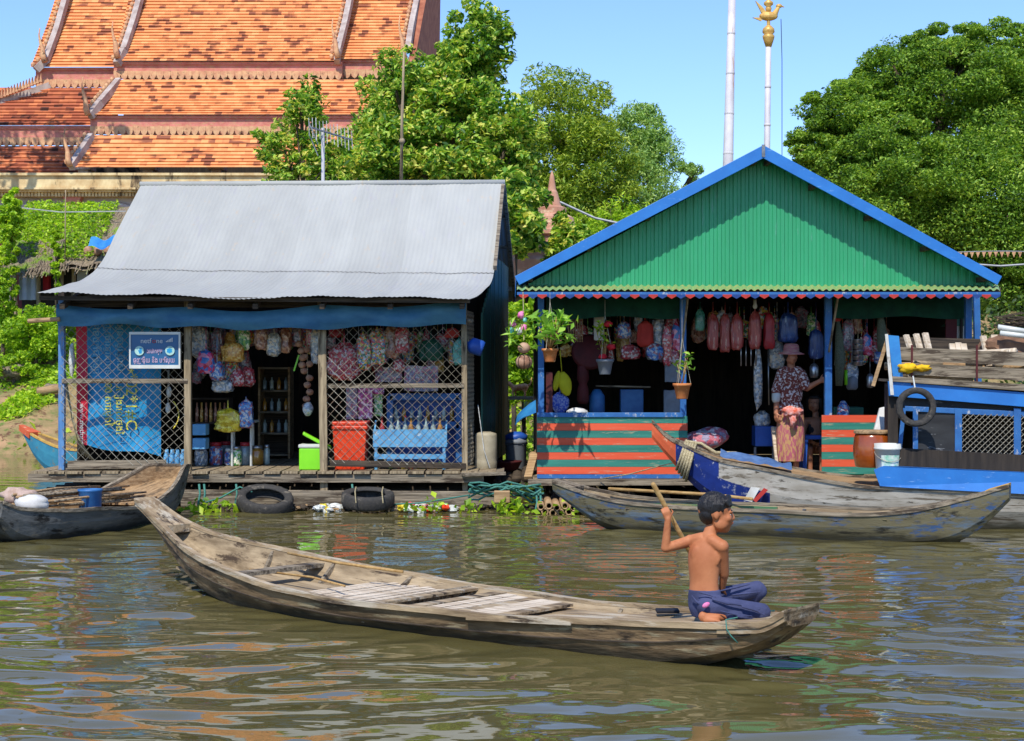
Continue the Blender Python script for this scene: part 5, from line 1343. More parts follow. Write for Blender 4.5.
for px in (139.5, 170):
    b = MB(); c = P(px,350.7,19.792); b.lathe(c, [(0,0),(.056,0),(.058,.004),(.058,.008)], 24, Matrix.Rotation(PI/2, 3, 'X')); b.build('emblem', 'print_mint', t)
    b = MB(); c = P(px,350.7,19.786)
    if px < 150: b.prism([c+Vector((-.03,0,.035)), c+Vector((-.012,0,-.01)), c+Vector((.0,0,-.04)), c+Vector((.03,0,-.03)), c+Vector((.03,0,.03)), c+Vector((.0,0,.035)), c+Vector((-.005,0,.0))], (0,-.003,0))
    else: b.prism([c+Vector((math.cos(k*PI/6)*(.042 if k % 2 else .028)-.006,0,math.sin(k*PI/6)*(.034 if k % 2 else .03))) for k in range(12)], (0,-.003,0))
    b.build('symbol', 'banner_blue', t)
text('សេវាកម្ម', 'lettering', 'print_pinkish', t, P(154.5,351.2,19.795), .085, sx=.62); text('ផ្ញើលុយ និង បើកលុយ', 'lettering', 'print_pinkish', t, P(154,360.5,19.795), .085, sx=.72)
# hanging snacks, left shop
HB = [
 (200,342,16,30,20.5,'pk_clear','clear bag of pale sweets hanging beside the left brown post',327),
 (206,362,17,22,20.35,'pk_pink','crumpled pink and blue bag hung low beside the left brown post',327),
 (217,371,14,18,20.4,'pk_blue','blue plastic bag hung beside the crumpled pink bag',327),
 (233,352,22,18,20.5,'pk_gold','bunch of golden puffed snacks hanging left of the dark doorway',327),
 (217,340,11,22,20.8,'pk_grey','dim grey sachet strip between the clear bag and the golden snacks',327),
 (244,338,12,22,20.6,'pk_green','pale green sachet bag hanging over the golden snacks',327),
 (262,338,14,22,20.7,'pk_brown','brown crinkled bag over the left of the shop doorway',327),
 (274,344,14,22,20.6,'pk_clear','whitish paper pack over the middle of the shop doorway',327),
 (285,340,13,24,20.7,'pk_brown','light brown pack over the right of the shop doorway',327),
 (297,336,12,20,20.8,'pk_grey','grey bag right of the packs over the shop doorway',327),
 (222,386,20,12,20.6,'pk_clear','grey white pouch bunch under the blue hanging bag',376),
 (238,378,14,16,20.7,'pk_red','dark red pouch hanging left of the dark doorway',366),
 (228,420,26,22,20.7,'pk_yellow','yellow plastic bag hanging over the white rack',400),
 (246,414,16,26,20.65,'pk_blue','blue and white bag hanging over the white rack',396),
 (315,345,9,34,20.5,'pk_clear','long narrow white packet hanging left of the middle post',327),
 (310,336,9,22,20.6,'pk_red','thin red packet hanging left of the middle post',327),
 (344,361,30,34,20.3,'pk_red','large shiny red and white snack bag behind the right mesh bay',330),
 (363,352,17,34,20.35,'pk_multi','slanting multicoloured sweets bag behind the right mesh bay',328),
 (377,347,19,34,20.4,'pk_multi','second larger multicoloured sweets bag next to the red nets',328),
 (392,342,17,30,20.5,'pk_brown','brown net of goods left of the orange-red net bag',328),
 (402,339,15,26,20.35,'pk_red','orange-red net bag hanging high behind the right mesh',328),
 (431,350,24,20,20.6,'plastic_green','dark green net bag hanging behind the right mesh',330),
 (459,352,12,24,20.2,'pk_teal','teal green bag hung on the right end of the mesh bay',335),
 (452,333,13,9,20.2,'trim_red','small red cloth bundle under the right end of the tarpaulin',328),
 (399,365,12,12,20.6,'pk_red','small dull red pouch under the sweets bags',352),
 (336,332,12,10,20.4,'lid_red','small dark red bag at the top just right of the middle post',327),
]
for (px,py,w,h,Y,m,lb_,tp) in HB: bag(px,py,w,h,Y,m,lb_,top=tp)
rngk = random.Random(44)
def backrow(n, px0, px1, py0, py1, Y0, Y1, label, group, top, skip=None):
    for i in range(n):
        px = px0+(px1-px0)*(i+.5)/n+rngk.uniform(-3,3); w = rngk.uniform(7,14); h = rngk.uniform(12,26)
        if skip and skip[0] < px < skip[1]: continue
        bag(px, rngk.uniform(py0,py1), w, h, rngk.uniform(Y0,Y1), rngk.choice(['pk_clear','pk_grey','pk_brown','pk_multi','pk_green','pk_grey','pk_red','pk_gold']), label, group=group, top=top, nz=.2)
backrow(26, 194, 322, 334, 344, 20.9, 21.4, 'dim wrapped snack hanging in the back row over the shop doorway', 'dim snacks hanging over the shop doorway', 322)
backrow(14, 194, 252, 354, 378, 20.9, 21.4, 'dim wrapped snack hanging low in the dark left of the doorway', 'dim snacks hanging low by the left brown post', 330)
backrow(22, 330, 458, 336, 362, 20.8, 21.3, 'dim wrapped snack hanging behind the bags of the right mesh bay', 'dim snacks behind the right mesh', 322)
backrow(20, 556, 680, 322, 352, 21.0, 21.6, 'dim hanging packet in the back row of the window opening', 'dim packets in the window opening', 306)
backrow(9, 834, 890, 318, 372, 21.0, 21.5, 'dim hanging packet in the dark right of the middle blue post', 'dim packets right of the middle post', 306)
backrow(16, 692, 822, 316, 332, 20.9, 21.8, 'dim hanging packet high in the dark doorway', 'dim packets high in the doorway', 306)
# packs and sachet sheets hung as flat cards
def card(name, px0, py0, px1, py1, Y, m, label, cat, th=.02, nz=.012):
    b = MB(); sd = px0*.37
    def fn(u, v, o=0): return P(px0+(px1-px0)*u, py0+(py1-py0)*v, Y)+Vector((0, o+nz*2*mnoise.noise(Vector((u*3,v*3,sd))), nz*mnoise.noise(Vector((u*3,v*3,sd+4)))))
    n = 8; b.grid(lambda u, v: fn(u,v), n, n); b.grid(lambda u, v: fn(1-u,v,th), n, n)
    k = (n+1)**2
    for i in range(n):
        b.f.append((i, i+1, k+n*(n+1)+i+1, k+n*(n+1)+i)); b.mi.append(0)
    return tag(b.build(name, m, None, True), label, cat)
card('sachet_sheet', 375, 367, 402, 382, 20.7, 'pk_grey', 'left sheet of grey printed sachets hanging behind the right mesh', 'sachets')
card('sachet_sheet', 404, 366, 438, 391, 20.6, 'pk_grey', 'larger sheet of grey printed sachets hanging in the middle of the right mesh', 'sachets')
card('sachet_sheet', 360, 384, 384, 394, 20.65, 'pk_purple', 'low row of purple sachets hanging above the orange bin', 'sachets')
card('pack', 358, 388, 372, 419, 20.6, 'pk_purple', 'tall magenta pack standing behind the orange bin', 'pack', .1)
card('pack', 346, 388, 357, 419, 20.6, 'pk_grey', 'tall grey pack standing behind the orange bin', 'pack', .1)
card('pack', 374, 388, 382, 416, 20.7, 'pk_green', 'narrow green pack standing right of the magenta pack', 'pack', .08)
# strings of garlic
for j, (px, y0, n, lb_) in enumerate(((307,350,9,'string of brown bulbs hanging right of the shop doorway'), (300,344,4,'short string of bulbs hanging just left of the long bulb string'))):
    t = thing('bulb_string', lb_, 'bulb string', P(px,y0,20.5)); b = MB(); b.tube([P(px,328,20.5), P(px+1,y0+n*7,20.5)], .006, 4); b.build('string', 'rope_tan', t)
    for k in range(n):
        b = MB(); b.ball(P(px+random.uniform(-3,4), y0+k*7, 20.5+random.uniform(-.03,.03)), (.05,.05,.042), 10, 7, noise=.06, seed=k); b.build('bulb', 'skin_garlic', t, True)
b = MB(); b.ball(P(308,409,20.45), (.07,.05,.09), 12, 8, noise=.1, seed=2); tag(b.build('snack_bag', 'pk_clear', None, True), 'clear bag of pale goods at the foot of the bulb string', 'snack bag')
b = MB(); b.beam(P(299,355,20.55), P(294,371,20.55), .035, .02); tag(b.build('ruler', 'plastic_lime'), 'slim lime green stick hanging in the shop doorway', 'stick')
# doorway interior: cabinet
t = thing('cabinet', 'dark wooden cabinet with shelves standing inside the shop doorway', 'cabinet', (X_(272,22.5), 22.5, .46))
x0, x1 = X_(258,22.5), X_(290,22.5)
for (nm, lo, hi) in (('side_panel', (x0,22.5,.46), (x0+.03,22.9,1.75)), ('side_panel', (x1-.03,22.5,.46), (x1,22.9,1.75)), ('back_panel', (x0,22.88,.46), (x1,22.9,1.75))):
    b = MB(); b.box(lo, hi); b.build(nm, 'wood_tan_x' if nm[0] == 's' else 'wood_dark_x', t)
for z in (.5,.8,1.1,1.4,1.72):
    b = MB(); b.box((x0+.032,22.51,z), (x1-.032,22.87,z+.025)); b.build('shelf', 'wood_grey_x', t)
for i, z in enumerate((.825,1.125,1.425)):
    for k in range(4):
        b = MB(); c = Vector((x0+.08+k*.1, 22.6, z)); b.lathe(c, [(.03,0),(.032,.02),(.032,.12),(.012,.15),(.012,.18)], 10)
        tag(b.build('jar', ['bottle_clear','bottle_amber','glass_jar'][(i+k) % 3], None, True), 'small dim jar standing on a shelf of the cabinet in the shop doorway', 'jar', 'jars on the doorway cabinet')
# bottle rack left: dark shelf with upright packs
t = thing('wall_shelf', 'low wall shelf left of the yellow bag holding rows of dark bottles', 'shelf', P(212,440,21.4))
for py in (398, 422, 445):
    b = MB(); p = P(192,py,21.4); q = P(228,py,21.4); b.box((p.x,21.3,p.z-.02), (q.x,21.6,p.z)); b.build('board', 'wood_dark_x', t)
b = MB(); p = P(228,398,21.4); b.box((p.x,21.3,.46), (p.x+.03,21.6,p.z)); b.build('upright', 'wood_dark_z', t)
for r_, py in enumerate((422,)):
    for k in range(7):
        b = MB(); c = P(197+k*4.6, py, 21.42); b.lathe(c, [(.018,0),(.022,.01),(.022,.16),(.012,.2),(.012,.26)], 10)
        tag(b.build('bottle', 'pk_gold' if k % 2 else 'pk_brown', None, True), 'thin upright bottle in the row on the low wall shelf by the left brown post', 'bottle', 'bottles on the left wall shelf')
for k, lb_ in enumerate(('upper light blue carton beside the left brown post', 'lower light blue carton beside the left brown post')):
    b = MB(); p = P(194,435+k*14,20.6); q = P(207,424+k*14,20.6); b.box((p.x,20.5,p.z), (q.x,20.75,q.z)); tag(b.build('carton', 'plastic_lightblue', bevel=.006), lb_, 'carton')
# jars on deck
def jar(px, r, h, Y, mbody, mlid, label, group=None, py=None):
    c = Vector((X_(px,Y), Y, .457 if py is None else Z_(py,Y)))
    t = thing('jar', label, 'jar', c, 0, group)
    b = MB(); b.lathe(c, [(r*.86,0),(r,.02),(r,h*.72),(r*.8,h*.82),(r*.72,h*.84)], 18); b.build('body', mbody, t, True)
    b = MB(); b.lathe(c, [(r*.78,h*.845),(r*.82,h*.85),(r*.82,h),(r*.74,h*1.01),(0,h*1.012)], 18); b.build('lid', mlid, t, True)
    return t
jar(201,.085,.25,20.90,'pk_clear','lid_red','squat jar of white sweets with red lid next to the left brown post')
jar(216,.09,.30,21.00,'pk_blue','lid_red','tall blue-labelled jar with red lid on the shop deck')
jar(226,.08,.30,21.25,'glass_jar','lid_red','grey glass jar with pink lid behind the blue-labelled jar')
jar(229,.06,.22,20.95,'pk_blue','white_plastic','small blue jar right of the tall blue-labelled jar')
jar(236,.075,.25,20.90,'pk_green','steel','green filled glass jar in the middle of the jar row')
jar(245,.08,.30,21.00,'glass_jar','lid_red','clear glass jar with dull red lid right of the green jar')
jar(257,.09,.25,21.10,'bottle_amber','steel','wide amber jar near the right end of the jar row')
jar(267,.04,.26,21.15,'bottle_clear','steel','slim clear bottle-jar at the right end of the jar row')
t = thing('rack', 'small white metal rack table standing behind the jar row', 'rack', (X_(243,20.9), 20.9, .457))
for (px, Y) in ((232,20.8), (251,20.8), (234,21.1), (253,21.1)):
    b = MB(); b.tube([(X_(px,Y),Y,.457), (X_(px,Y),Y,1.02)], .016, 6); b.build('leg', 'white_plastic', t)
b = MB(); b.box((X_(229,20.8),20.75,1.02), (X_(255,20.8),21.15,1.05)); b.build('top', 'white_plastic', t)
t = thing('bottle_pack', 'blue shrink-wrapped pack of water bottles in the left mesh corner', 'bottle pack', P(175,462,20.15))
for r_ in range(2):
    for k in range(4):
        b = MB(); c = Vector((X_(167,20.15)+k*.068, 20.1+r_*.07, .457)); b.lathe(c, [(.03,0),(.033,.01),(.033,.17),(.014,.22),(.014,.25)], 10); b.build('bottle', 'plastic_lightblue', t, True)
b = MB(); b.beam(P(68,470,20.1)+Vector((0,0,.06)), P(165,470,20.1)+Vector((0,0,.06)), .2, .06); tag(b.build('plank', 'wood_grey_x'), 'weathered plank lying on the deck behind the left mesh', 'plank')
b = MB(); b.tube([P(176+3*math.cos(k*.9), 415+14*math.sin(k*.45), 20.2+.02*math.sin(k)) for k in range(22)], .008, 5); tag(b.build('cord_loop', 'pk_yellow', None, True), 'loops of yellow cord hanging above the water bottle pack', 'cord')
b = MB()
for k in range(7): b.tube([P(64+random.uniform(-1,2),372+k*2,20.05), P(72+k,420+k*3,20.1), P(82+k*2,455+k,20.15)], .007, 4)
tag(b.build('fishing_net', 'rope_tan', None, True), 'gathered pale fishing net hanging inside the blue corner post', 'net')
# white and dark bits left of banner
b = MB(); b.ball(P(72,360,20.3), (.04,.03,.2), 12, 8, noise=.2, seed=2); tag(b.build('cloth_strip', 'white_plastic', None, True), 'white rag strip hanging left of the banner edge', 'rag')
for i, (px, py, lb_) in enumerate(((169,392,'upper white clip pack hanging right of the banner'), (168,408,'lower white clip pack hanging right of the banner'))):
    b = MB(); b.ball(P(px,py,20.3), (.035,.02,.07), 10, 6, noise=.1); b.tube([P(px,py,20.3), P(px,370,20.3)], .004, 4); tag(b.build('clip_pack', 'white_plastic', None, True), lb_, 'pack')
# cooler
t = thing('cool_box', 'lime green cool box with open lid behind the middle post', 'cool box', (X_(311,20.1), 20.1, .457))
b = MB(); x0, x1 = X_(299.5,20.05), X_(325,20.05); b.box((x0,20.0,.457), (x1,20.3,.73)); b.build('box', 'plastic_lime', t, bevel=.012)
b = MB(); b.box((x0-.008,19.99,.733), (x1+.008,20.31,.775)); b.build('rim', 'white_plastic', t, bevel=.008)
b = MB(); b.beam(P(303,433,20.25), P(331,448,20.3), .30, .04, up=(0,0,1)); b.build('lid', 'plastic_lime', t, bevel=.012)
# orange bin
t = thing('bin', 'square orange plastic bin with lid behind the right mesh', 'bin', (X_(350,20.2), 20.2, .457))
b = MB(); xa, xb = X_(333,20.1), X_(367,20.1); b.add([(xa+.03,20.05,.457),(xb-.03,20.05,.457),(xb-.03,20.42,.457),(xa+.03,20.42,.457),(xa,20.02,1.0),(xb,20.02,1.0),(xb,20.45,1.0),(xa,20.45,1.0)], [(3,2,1,0),(4,5,6,7),(0,1,5,4),(1,2,6,5),(2,3,7,6),(3,0,4,7)]); b.build('body', 'plastic_orange', t, bevel=.012)
b = MB(); b.box((xa-.015,20.0,.965), (xb+.015,20.47,1.01)); b.box((xa-.01,20.01,1.015), (xb+.01,20.46,1.06)); b.build('lid', 'plastic_orange', t, bevel=.012)
# blue rack with bottles
t = thing('display_rack', 'light blue wooden rack of bottles behind the right mesh', 'rack', (X_(411,20.2), 20.2, .457))
for px in (376, 444):
    for Y in (20.1, 20.45):
        b = MB(); b.beam((X_(px,Y),Y,.457), (X_(px,Y),Y,.80), .035, .035); b.build('leg', 'plastic_lightblue', t)
b = MB(); b.box((X_(373,20.07),20.07,.74), (X_(447,20.07),20.10,.96)); b.build('front_panel', 'plastic_lightblue', t)
b = MB(); b.box((X_(373,20.07),20.11,.74), (X_(447,20.07),20.45,.77)); b.build('tray', 'plastic_lightblue', t)
b = MB(); b.box((X_(374,20.07),20.08,.59), (X_(446,20.07),20.11,.65)); b.build('crossbar', 'plastic_lightblue', t)
for px in (374.5, 446):
    b = MB(); b.beam((X_(px,20.1),20.12,.94), (X_(px,20.1),20.3,1.06), .02, .02); b.build('handle', 'plastic_lightblue', t)
for k, (px, m) in enumerate(((382,'bottle_red'),(391,'bottle_clear'),(398,'bottle_clear'),(405,'bottle_clear'),(411,'bottle_amber'),(418,'bottle_clear'),(426,'bottle_clear'),(433,'bottle_clear'),(440,'bottle_amber'))):
    c = Vector((X_(px,20.2), 20.2+.05*(k % 2), .775)); t2 = thing('bottle', {0:'red bottle at the left end of the light blue rack', 8:'amber bottle at the right end of the light blue rack', 4:'amber bottle in the middle of the light blue rack'}.get(k, 'clear glass bottle standing on the light blue rack'), 'bottle', c, 0, 'bottles on the light blue rack')
    b = MB(); b.lathe(c, [(.03,0),(.035,.02),(.035,.20),(.014,.26),(.013,.33)], 12); b.build('glass', m, t2, True)
    b = MB(); b.lathe(c, [(.016,.331),(.016,.35),(0,.352)], 10); b.build('cap', 'lid_red' if k % 3 == 0 else 'white_plastic', t2)
random.seed(5)
for k in range(16):
    b = MB(); b.ball(Vector((X_(378+k*4.1,20.12), 20.12+random.uniform(0,.12), .49+random.uniform(0,.03))), (.045,.03,.035), 8, 6, noise=.25, seed=k)
    tag(b.build('packet', ['pk_multi','pk_red','pk_yellow','pk_green'][k % 4], None, True), 'small bright packet lying on the deck under the light blue rack', 'packet', 'packets under the light blue rack')
t = thing('cabinet', 'dark blue cabinet frame standing behind the light blue rack', 'cabinet', (X_(424,20.9), 20.9, .457))
for (a, c) in (((390,396),(390,462)), ((459,396),(459,462)), ((390,397),(459,397)), ((390,425),(459,425))):
    b = MB(); b.beam(P(*a,20.8), P(*c,20.8), .08, .08); b.build('frame_bar', 'blue_frame', t)
b = MB(); b.box((X_(388,20.9),21.0,.46), (X_(461,20.9),21.03,1.4)); b.build('back_panel', 'plastic_blue', t)
for k in range(8):
    b = MB(); c = Vector((X_(396+k*8,20.9), 20.88, 1.04)); b.lathe(c, [(.028,0),(.03,.12),(.012,.16),(.012,.2)], 10); tag(b.build('bottle', ['bottle_clear','bottle_amber','glass_jar'][k % 3], None, True), 'dim bottle standing inside the dark blue cabinet', 'bottle', 'bottles in the dark blue cabinet')
# canisters
t = thing('jerrycan', 'beige plastic drum standing outside the green side wall', 'drum', (X_(486,20.4), 20.4, .44))
b = MB(); b.lathe(t.location, [(.125,0),(.135,.02),(.14,.1),(.134,.12),(.14,.15),(.14,.43),(.13,.46),(.06,.48),(0,.48)], 20); b.build('body', 'plastic_beige', t, True)
b = MB(); b.tube([P(478,405,20.3), P(484,450,20.2), P(490,468,20.2)], .006, 4); tag(b.build('cord', 'wire_light'), 'thin cord hanging down across the beige drum', 'cord')
t = thing('canister', 'blue plastic water bottle hanging sideways at the right front corner', 'canister', P(475,349,20))
b = MB(); Mx = Matrix.Rotation(1.15, 3, 'Y') @ Matrix.Identity(3); b.lathe(P(468,344,20), [(.03,-.02),(.035,0),(.09,.03),(.1,.06),(.1,.17),(.09,.2),(0,.2)], 16, Matrix.Rotation(1.9, 3, 'Y')); b.build('body', 'plastic_blue', t, True)
b = MB(); b.tube([P(466,330,20), P(469,345,20)], .008, 5); b.build('cord', 'rope_tan', t)
# ------------------------------------------------------------------ tyres
def tyre(c, R_, r_, rot, label, name='tyre', scalez=1.0, group=None):
    t = thing(name, label, 'tyre', c, 0, group); M_ = Euler(rot).to_matrix()
    prof = []; n = 40
    shape = [(-.9,.62),(-1,.3),(-.98,-.1),(-.8,-.5),(-.62,-.62),(-.55,-.5),(-.7,0),(-.6,.4),(.6,.4),(.7,0),(.55,-.5),(.62,-.62),(.8,-.5),(.98,-.1),(1,.3),(.9,.62),(.6,.72),(.3,.74),(-.3,.74),(-.6,.72)]
    b = MB(); vs = []; fs = []; m_ = len(shape)
    for k in range(n):
        a = 2*PI*k/n
        for j, (x, y) in enumerate(shape):
            tr = .012*R_/.3 if (j in (0,15,16,19) and k % 2) else 0
            rr = R_+y*r_-tr; vs.append(Vector(c)+M_ @ Vector((rr*math.cos(a), rr*math.sin(a), x*r_*scalez)))
    for k in range(n):
        for j in range(m_): fs.append((k*m_+j, ((k+1) % n)*m_+j, ((k+1) % n)*m_+(j+1) % m_, k*m_+(j+1) % m_))
    b.add(vs, fs); b.build('casing', 'tyre', t, True)
    return t
tyre(P(265,501,19.3)+Vector((0,0,.0)), .28, .085, (.36, .05, .2), 'worn tyre leaning half sunk at the shop float, its hole facing out')
t2 = tyre(P(368,499,19.35), .26, .085, (.16, .03, 0), 'dark tyre floating flat against the shop float, tread facing out')
b = MB(); 
for px in (356, 383): b.tube([P(px,487,19.5), P(px-1,492,19.0), P(px,503,18.98)], .008, 5)
b.build('lashing', 'rope_tan', t2)
t3 = tyre(nearpt(916,407,.10), .175, .05, (PI/2, 0, -.05), 'black tyre fender hanging on the blue cargo boat cabin')
b = MB(); b.tube([nearpt(913,376,.1), nearpt(915,388,.12)], .009, 5); b.build('lashing', 'white_plastic', t3)
# green ropes and block
b = MB(); random.seed(9)
for k in range(9):
    y0 = 489+random.uniform(-3,6)
    b.tube([P(470+i*9+random.uniform(-2,2), y0+5*math.sin(i*.9+k)+random.uniform(-1.5,1.5)+ (3 if i > 6 else 0), 19.3+.1*math.sin(k+i)) for i in range(9)], .013, 5)
for px in (536, 540): b.tube([P(px,488,19.3), P(px+1,503,19.2), P(px-1,512,19.1)], .014, 5)
for px in (199, 204, 236, 352): b.tube([P(px,484,19.6), P(px+1,494,19.6), P(px-1,505,19.5)], .014, 5)
b.tube([P(205,503,19.45), P(222,497,19.4), P(240,487,19.5), P(252,492,19.4)], .012, 5)
b.tube([P(380,505,19.4), P(420,503,19.3), P(470,495,19.3)], .01, 5)
tag(b.build('mooring_rope', 'rope_green', None, True), 'tangled green mooring ropes between the two floating houses', 'rope')
b = MB(); b.box(P(494,503,19.15), P(510,490,19.3)); tag(b.build('wood_block', 'wood_tan_x', bevel=.01), 'square wooden block hanging in the green rope tangle', 'block')
# between the houses
t = thing('tarp_shelter', 'blue sheet draped like a tent behind the striped wall', 'shelter', P(530,425,23))
b = MB()
def dr(u, v): 
    px = 515+30*u; return P(px, 420-26*u**.7+v*(6+10*u), 23+v*-.3)+Vector((0,0,.02*mnoise.noise(Vector((u*4,v*4,2)))))
b.grid(dr, 12, 8); b.grid(lambda u, v: dr(u,v)+Vector((0,.02,.01)), 12, 8); b.build('sheet', 'tarp_skyblue', t, True)
for px in (524, 536): 
    b = MB(); b.tube([P(px,412,23.1), (X_(px,23.1),23.1,.1)], .03, 6); b.build('post', 'wood_grey_z', t)
b = MB(); c = Vector((X_(516,22.5), 22.5, .3)); b.lathe(c, [(.13,0),(.14,.02),(.15,.35),(.16,.37)], 18); b.lathe(c, [(.165,.372),(.15,.42),(.1,.46),(0,.47)], 18); tag(b.build('barrel', 'pot_grey', None, True), 'grey barrel standing in the gap between the houses', 'barrel')
b = MB(); b.ball(c+Vector((0,0,.46)), (.16,.13,.08), 14, 8, noise=.15); tag(b.build('plastic_sheet', 'plastic_blue', None, True), 'crumpled blue plastic lying on the grey barrel', 'plastic sheet')
b = MB(); b.lathe(Vector((X_(507,22), 22, .3)), [(.1,0),(.16,.06),(.2,.14),(.21,.16),(.18,.14),(.09,.04)], 16); tag(b.build('basin', 'maroon', None, True), 'dark red basin in the gap left of the grey barrel', 'basin')
b = MB(); b.beam(P(528,478,20.4), P(534,455,20.9), .1, .04); b.ball(P(533,456,20.9), (.06,.02,.06)); tag(b.build('board', 'wood_tan_x', None), 'pale round-topped board beside the striped wall corner', 'board')
b = MB()
for k in range(7): b.tube([(-.2+k*.13, 21+.2*math.sin(k), .2+.03*k), (-.1+k*.1, 24, .3)], .07, 8)
tag(b.build('drift_logs', 'wood_dark_x', None, True), 'dark driftwood logs lying in the gap between the houses', 'logs', None, 'stuff')
# ------------------------------------------------------------------ right house goods
RB = [
 (713,332,12,34,20.3,'bundle_red','first red wrapped bundle from the left blue doorway post'),
 (725,333,12,36,20.35,'bundle_red','second red wrapped bundle from the left blue doorway post'),
 (737,332,13,34,20.3,'bundle_red','third red wrapped bundle from the left blue doorway post'),
 (755,330,13,36,20.25,'bundle_red','red wrapped bundle hanging right under the lamp bulb'),
 (769,331,12,34,20.35,'lid_red','darker red bundle between the lamp bundle and the blue bag'),
 (788,328,20,28,20.4,'bundle_blue','dark blue bag hanging above the woman in the hat'),
 (816,344,15,28,20.5,'bundle_blue','blue bag with teal foot hanging left of the middle blue post'),
 (777,355,16,26,20.8,'pk_clear','pale grey bag hanging behind the shoulder of the woman'),
 (645,334,17,24,20.4,'trim_red','wide red bag hanging in the window opening'),
 (658,333,10,26,20.5,'pk_clear','clear bag hanging right of the wide red bag'),
 (667,345,10,38,20.4,'pk_red','long red and white packet hanging in the window opening'),
 (676,338,9,30,20.5,'pk_pink','pink striped packet hanging beside the right window post'),
 (624,330,14,16,20.6,'pk_blue','small blue and red packet at the top of the window opening'),
 (630,352,20,14,20.7,'pk_red','dim red cluster hanging below the small blue packet'),
 (672,357,16,16,20.5,'pk_red','pink bag hanging low near the right window post'),
 (700,320,10,20,20.6,'pk_teal','teal bag hanging just right of the window post'),
 (848,335,12,30,20.6,'pk_grey','purple-grey bag hanging between the two green net rolls'),
 (867,345,11,20,20.5,'pk_pink','pink bag hanging right of the steel tiffin stack'),
 (852,372,12,18,20.5,'pk_clear','white items in a small bag under the purple-grey bag'),
]
for i, (px,py,w,h,Y,m,lb_) in enumerate(RB): bag(px,py,w,h,Y,m,lb_,'bag','hanging_bag',top=302,nz=.10)
for i in range(4):
    b = MB(); b.tube([P(741+i*5,340,20.5), P(741+i*5,366,20.5)], .010, 6); tag(b.build('metal_rod', 'steel', None, True), 'short metal rod hanging in the row under the red bundles', 'rod', 'rods hanging under the red bundles')
b = MB(); b.tube([P(768,345,20.6), P(769,405,20.6)], .008, 5); tag(b.build('metal_rod', 'steel', None, True), 'long thin rod hanging left of the woman in the hat', 'rod')
b = MB(); b.ball(P(758,378,20.7), (.06,.04,.42), 14, 12, noise=.12, seed=9); tag(b.build('plastic_roll', 'pk_clear', None, True), 'long clear plastic roll hanging left of the woman in the hat', 'roll')
for (px, py0, py1, lb_) in ((839,320,386,'left grey-green net roll with red tie by the middle blue post'), (881,312,352,'right grey-green net roll with red tie near the cargo boat')):
    t = thing('net_roll', lb_, 'net', P(px,py1,20.2)); b = MB(); L = py1-py0
    b.tube([P(px-1,py0,20.2), P(px,py0+L*.25,20.2), P(px+1,py0+L*.6,20.2), P(px,py1,20.2)], [.02,.05,.07,.045], 10); b.build('netting', 'net_green', t, True)
    b = MB(); b.ball(P(px-1,py0-1,20.2), (.055,.04,.03), 10, 6, noise=.3); b.tube([P(px-1,py0-1,20.2), P(px+2,py0-10,20.2)], .006, 4); b.build('tie', 'trim_red', t, True)
t = thing('tiffin_stack', 'stack of steel bowls hanging between the two net rolls', 'steel bowls', P(858,355,20.4)); 
for k in range(5):
    b = MB(); b.lathe(P(858,366-k*5.5,20.4), [(.05,0),(.065,.01),(.068,.055),(.07,.06)], 16); b.build('bowl', 'steel', t, True)
b = MB(); b.tube([P(858,340,20.4), P(858,302,20.4)], .005, 4); b.build('cord', 'rope_tan', t)
for (px, py, r_, m, lb_) in ((852,384,.075,'pot_grey','dark kettle hanging below the white small bag'), (870,382,.05,'steel','small steel cup hanging right of the dark kettle'), (814,372,.06,'steel','steel pot hanging just left of the middle blue post'), (878,358,.05,'pk_blue','blue labelled tin near the leaning wooden strut')):
    b = MB(); c = P(px,py+6,20.5); b.lathe(c, [(r_*.7,0),(r_,.03),(r_,.14),(r_*.6,.18),(0,.19)], 16); b.tube([c+Vector((0,0,.18)), c+Vector((0,0,.4))], .004, 4); tag(b.build('pot', m, None, True), lb_, 'pot')
b = MB(); b.tube([P(846,370,20.4), P(846,385,20.4)], .02, 6); tag(b.build('brush', 'plastic_lime', None, True), 'lime green brush handle hanging by the left net roll', 'brush')
# window bay items
t = thing('stick_bundle', 'bundle of thin upright sticks hanging at the left of the window opening', 'sticks', P(576,325,20.4))
for k in range(7):
    b = MB(); b.tube([P(568+k*2.4,312,20.4), P(569+k*2.2,342,20.4)], .009, 5); b.build('stick', 'wood_tan_x', t, True)
card('booklet', 594, 313, 604, 340, 20.5, 'white_paint', 'grey white booklet hanging behind the red flowers', 'booklet', .02)
b = MB(); b.lathe(P(590,352,20.6), [(0,.03),(.2,.03),(.24,.0),(.22,-.02),(0,-.02)], 24, Matrix.Rotation(1.3, 3, 'X')); tag(b.build('tray', 'maroon', None, True), 'round maroon tray hanging behind the flower pots', 'tray')
b = MB(); b.lathe(P(655,352,20.35), [(0,.02),(.10,.02),(.115,0),(0,-.02)], 22, Matrix.Rotation(1.45, 3, 'X')); tag(b.build('plate', 'pk_blue', None, True), 'round blue patterned plate hanging under the wide red bag', 'plate')
b = MB(); b.ball(P(565,384,20.25), (.085,.04,.15), 16, 10, M=Matrix.Rotation(-.25, 3, 'Y'), noise=.1, seed=2); b.ball(P(557,381,20.25), (.045,.04,.13), 12, 8, M=Matrix.Rotation(.2, 3, 'Y'), noise=.1); b.tube([P(562,374,20.25), P(560,350,20.25)], .006, 4); tag(b.build('yellow_vest', 'yellow_cloth', None, True), 'bright yellow garment hanging inside the left window post', 'garment')
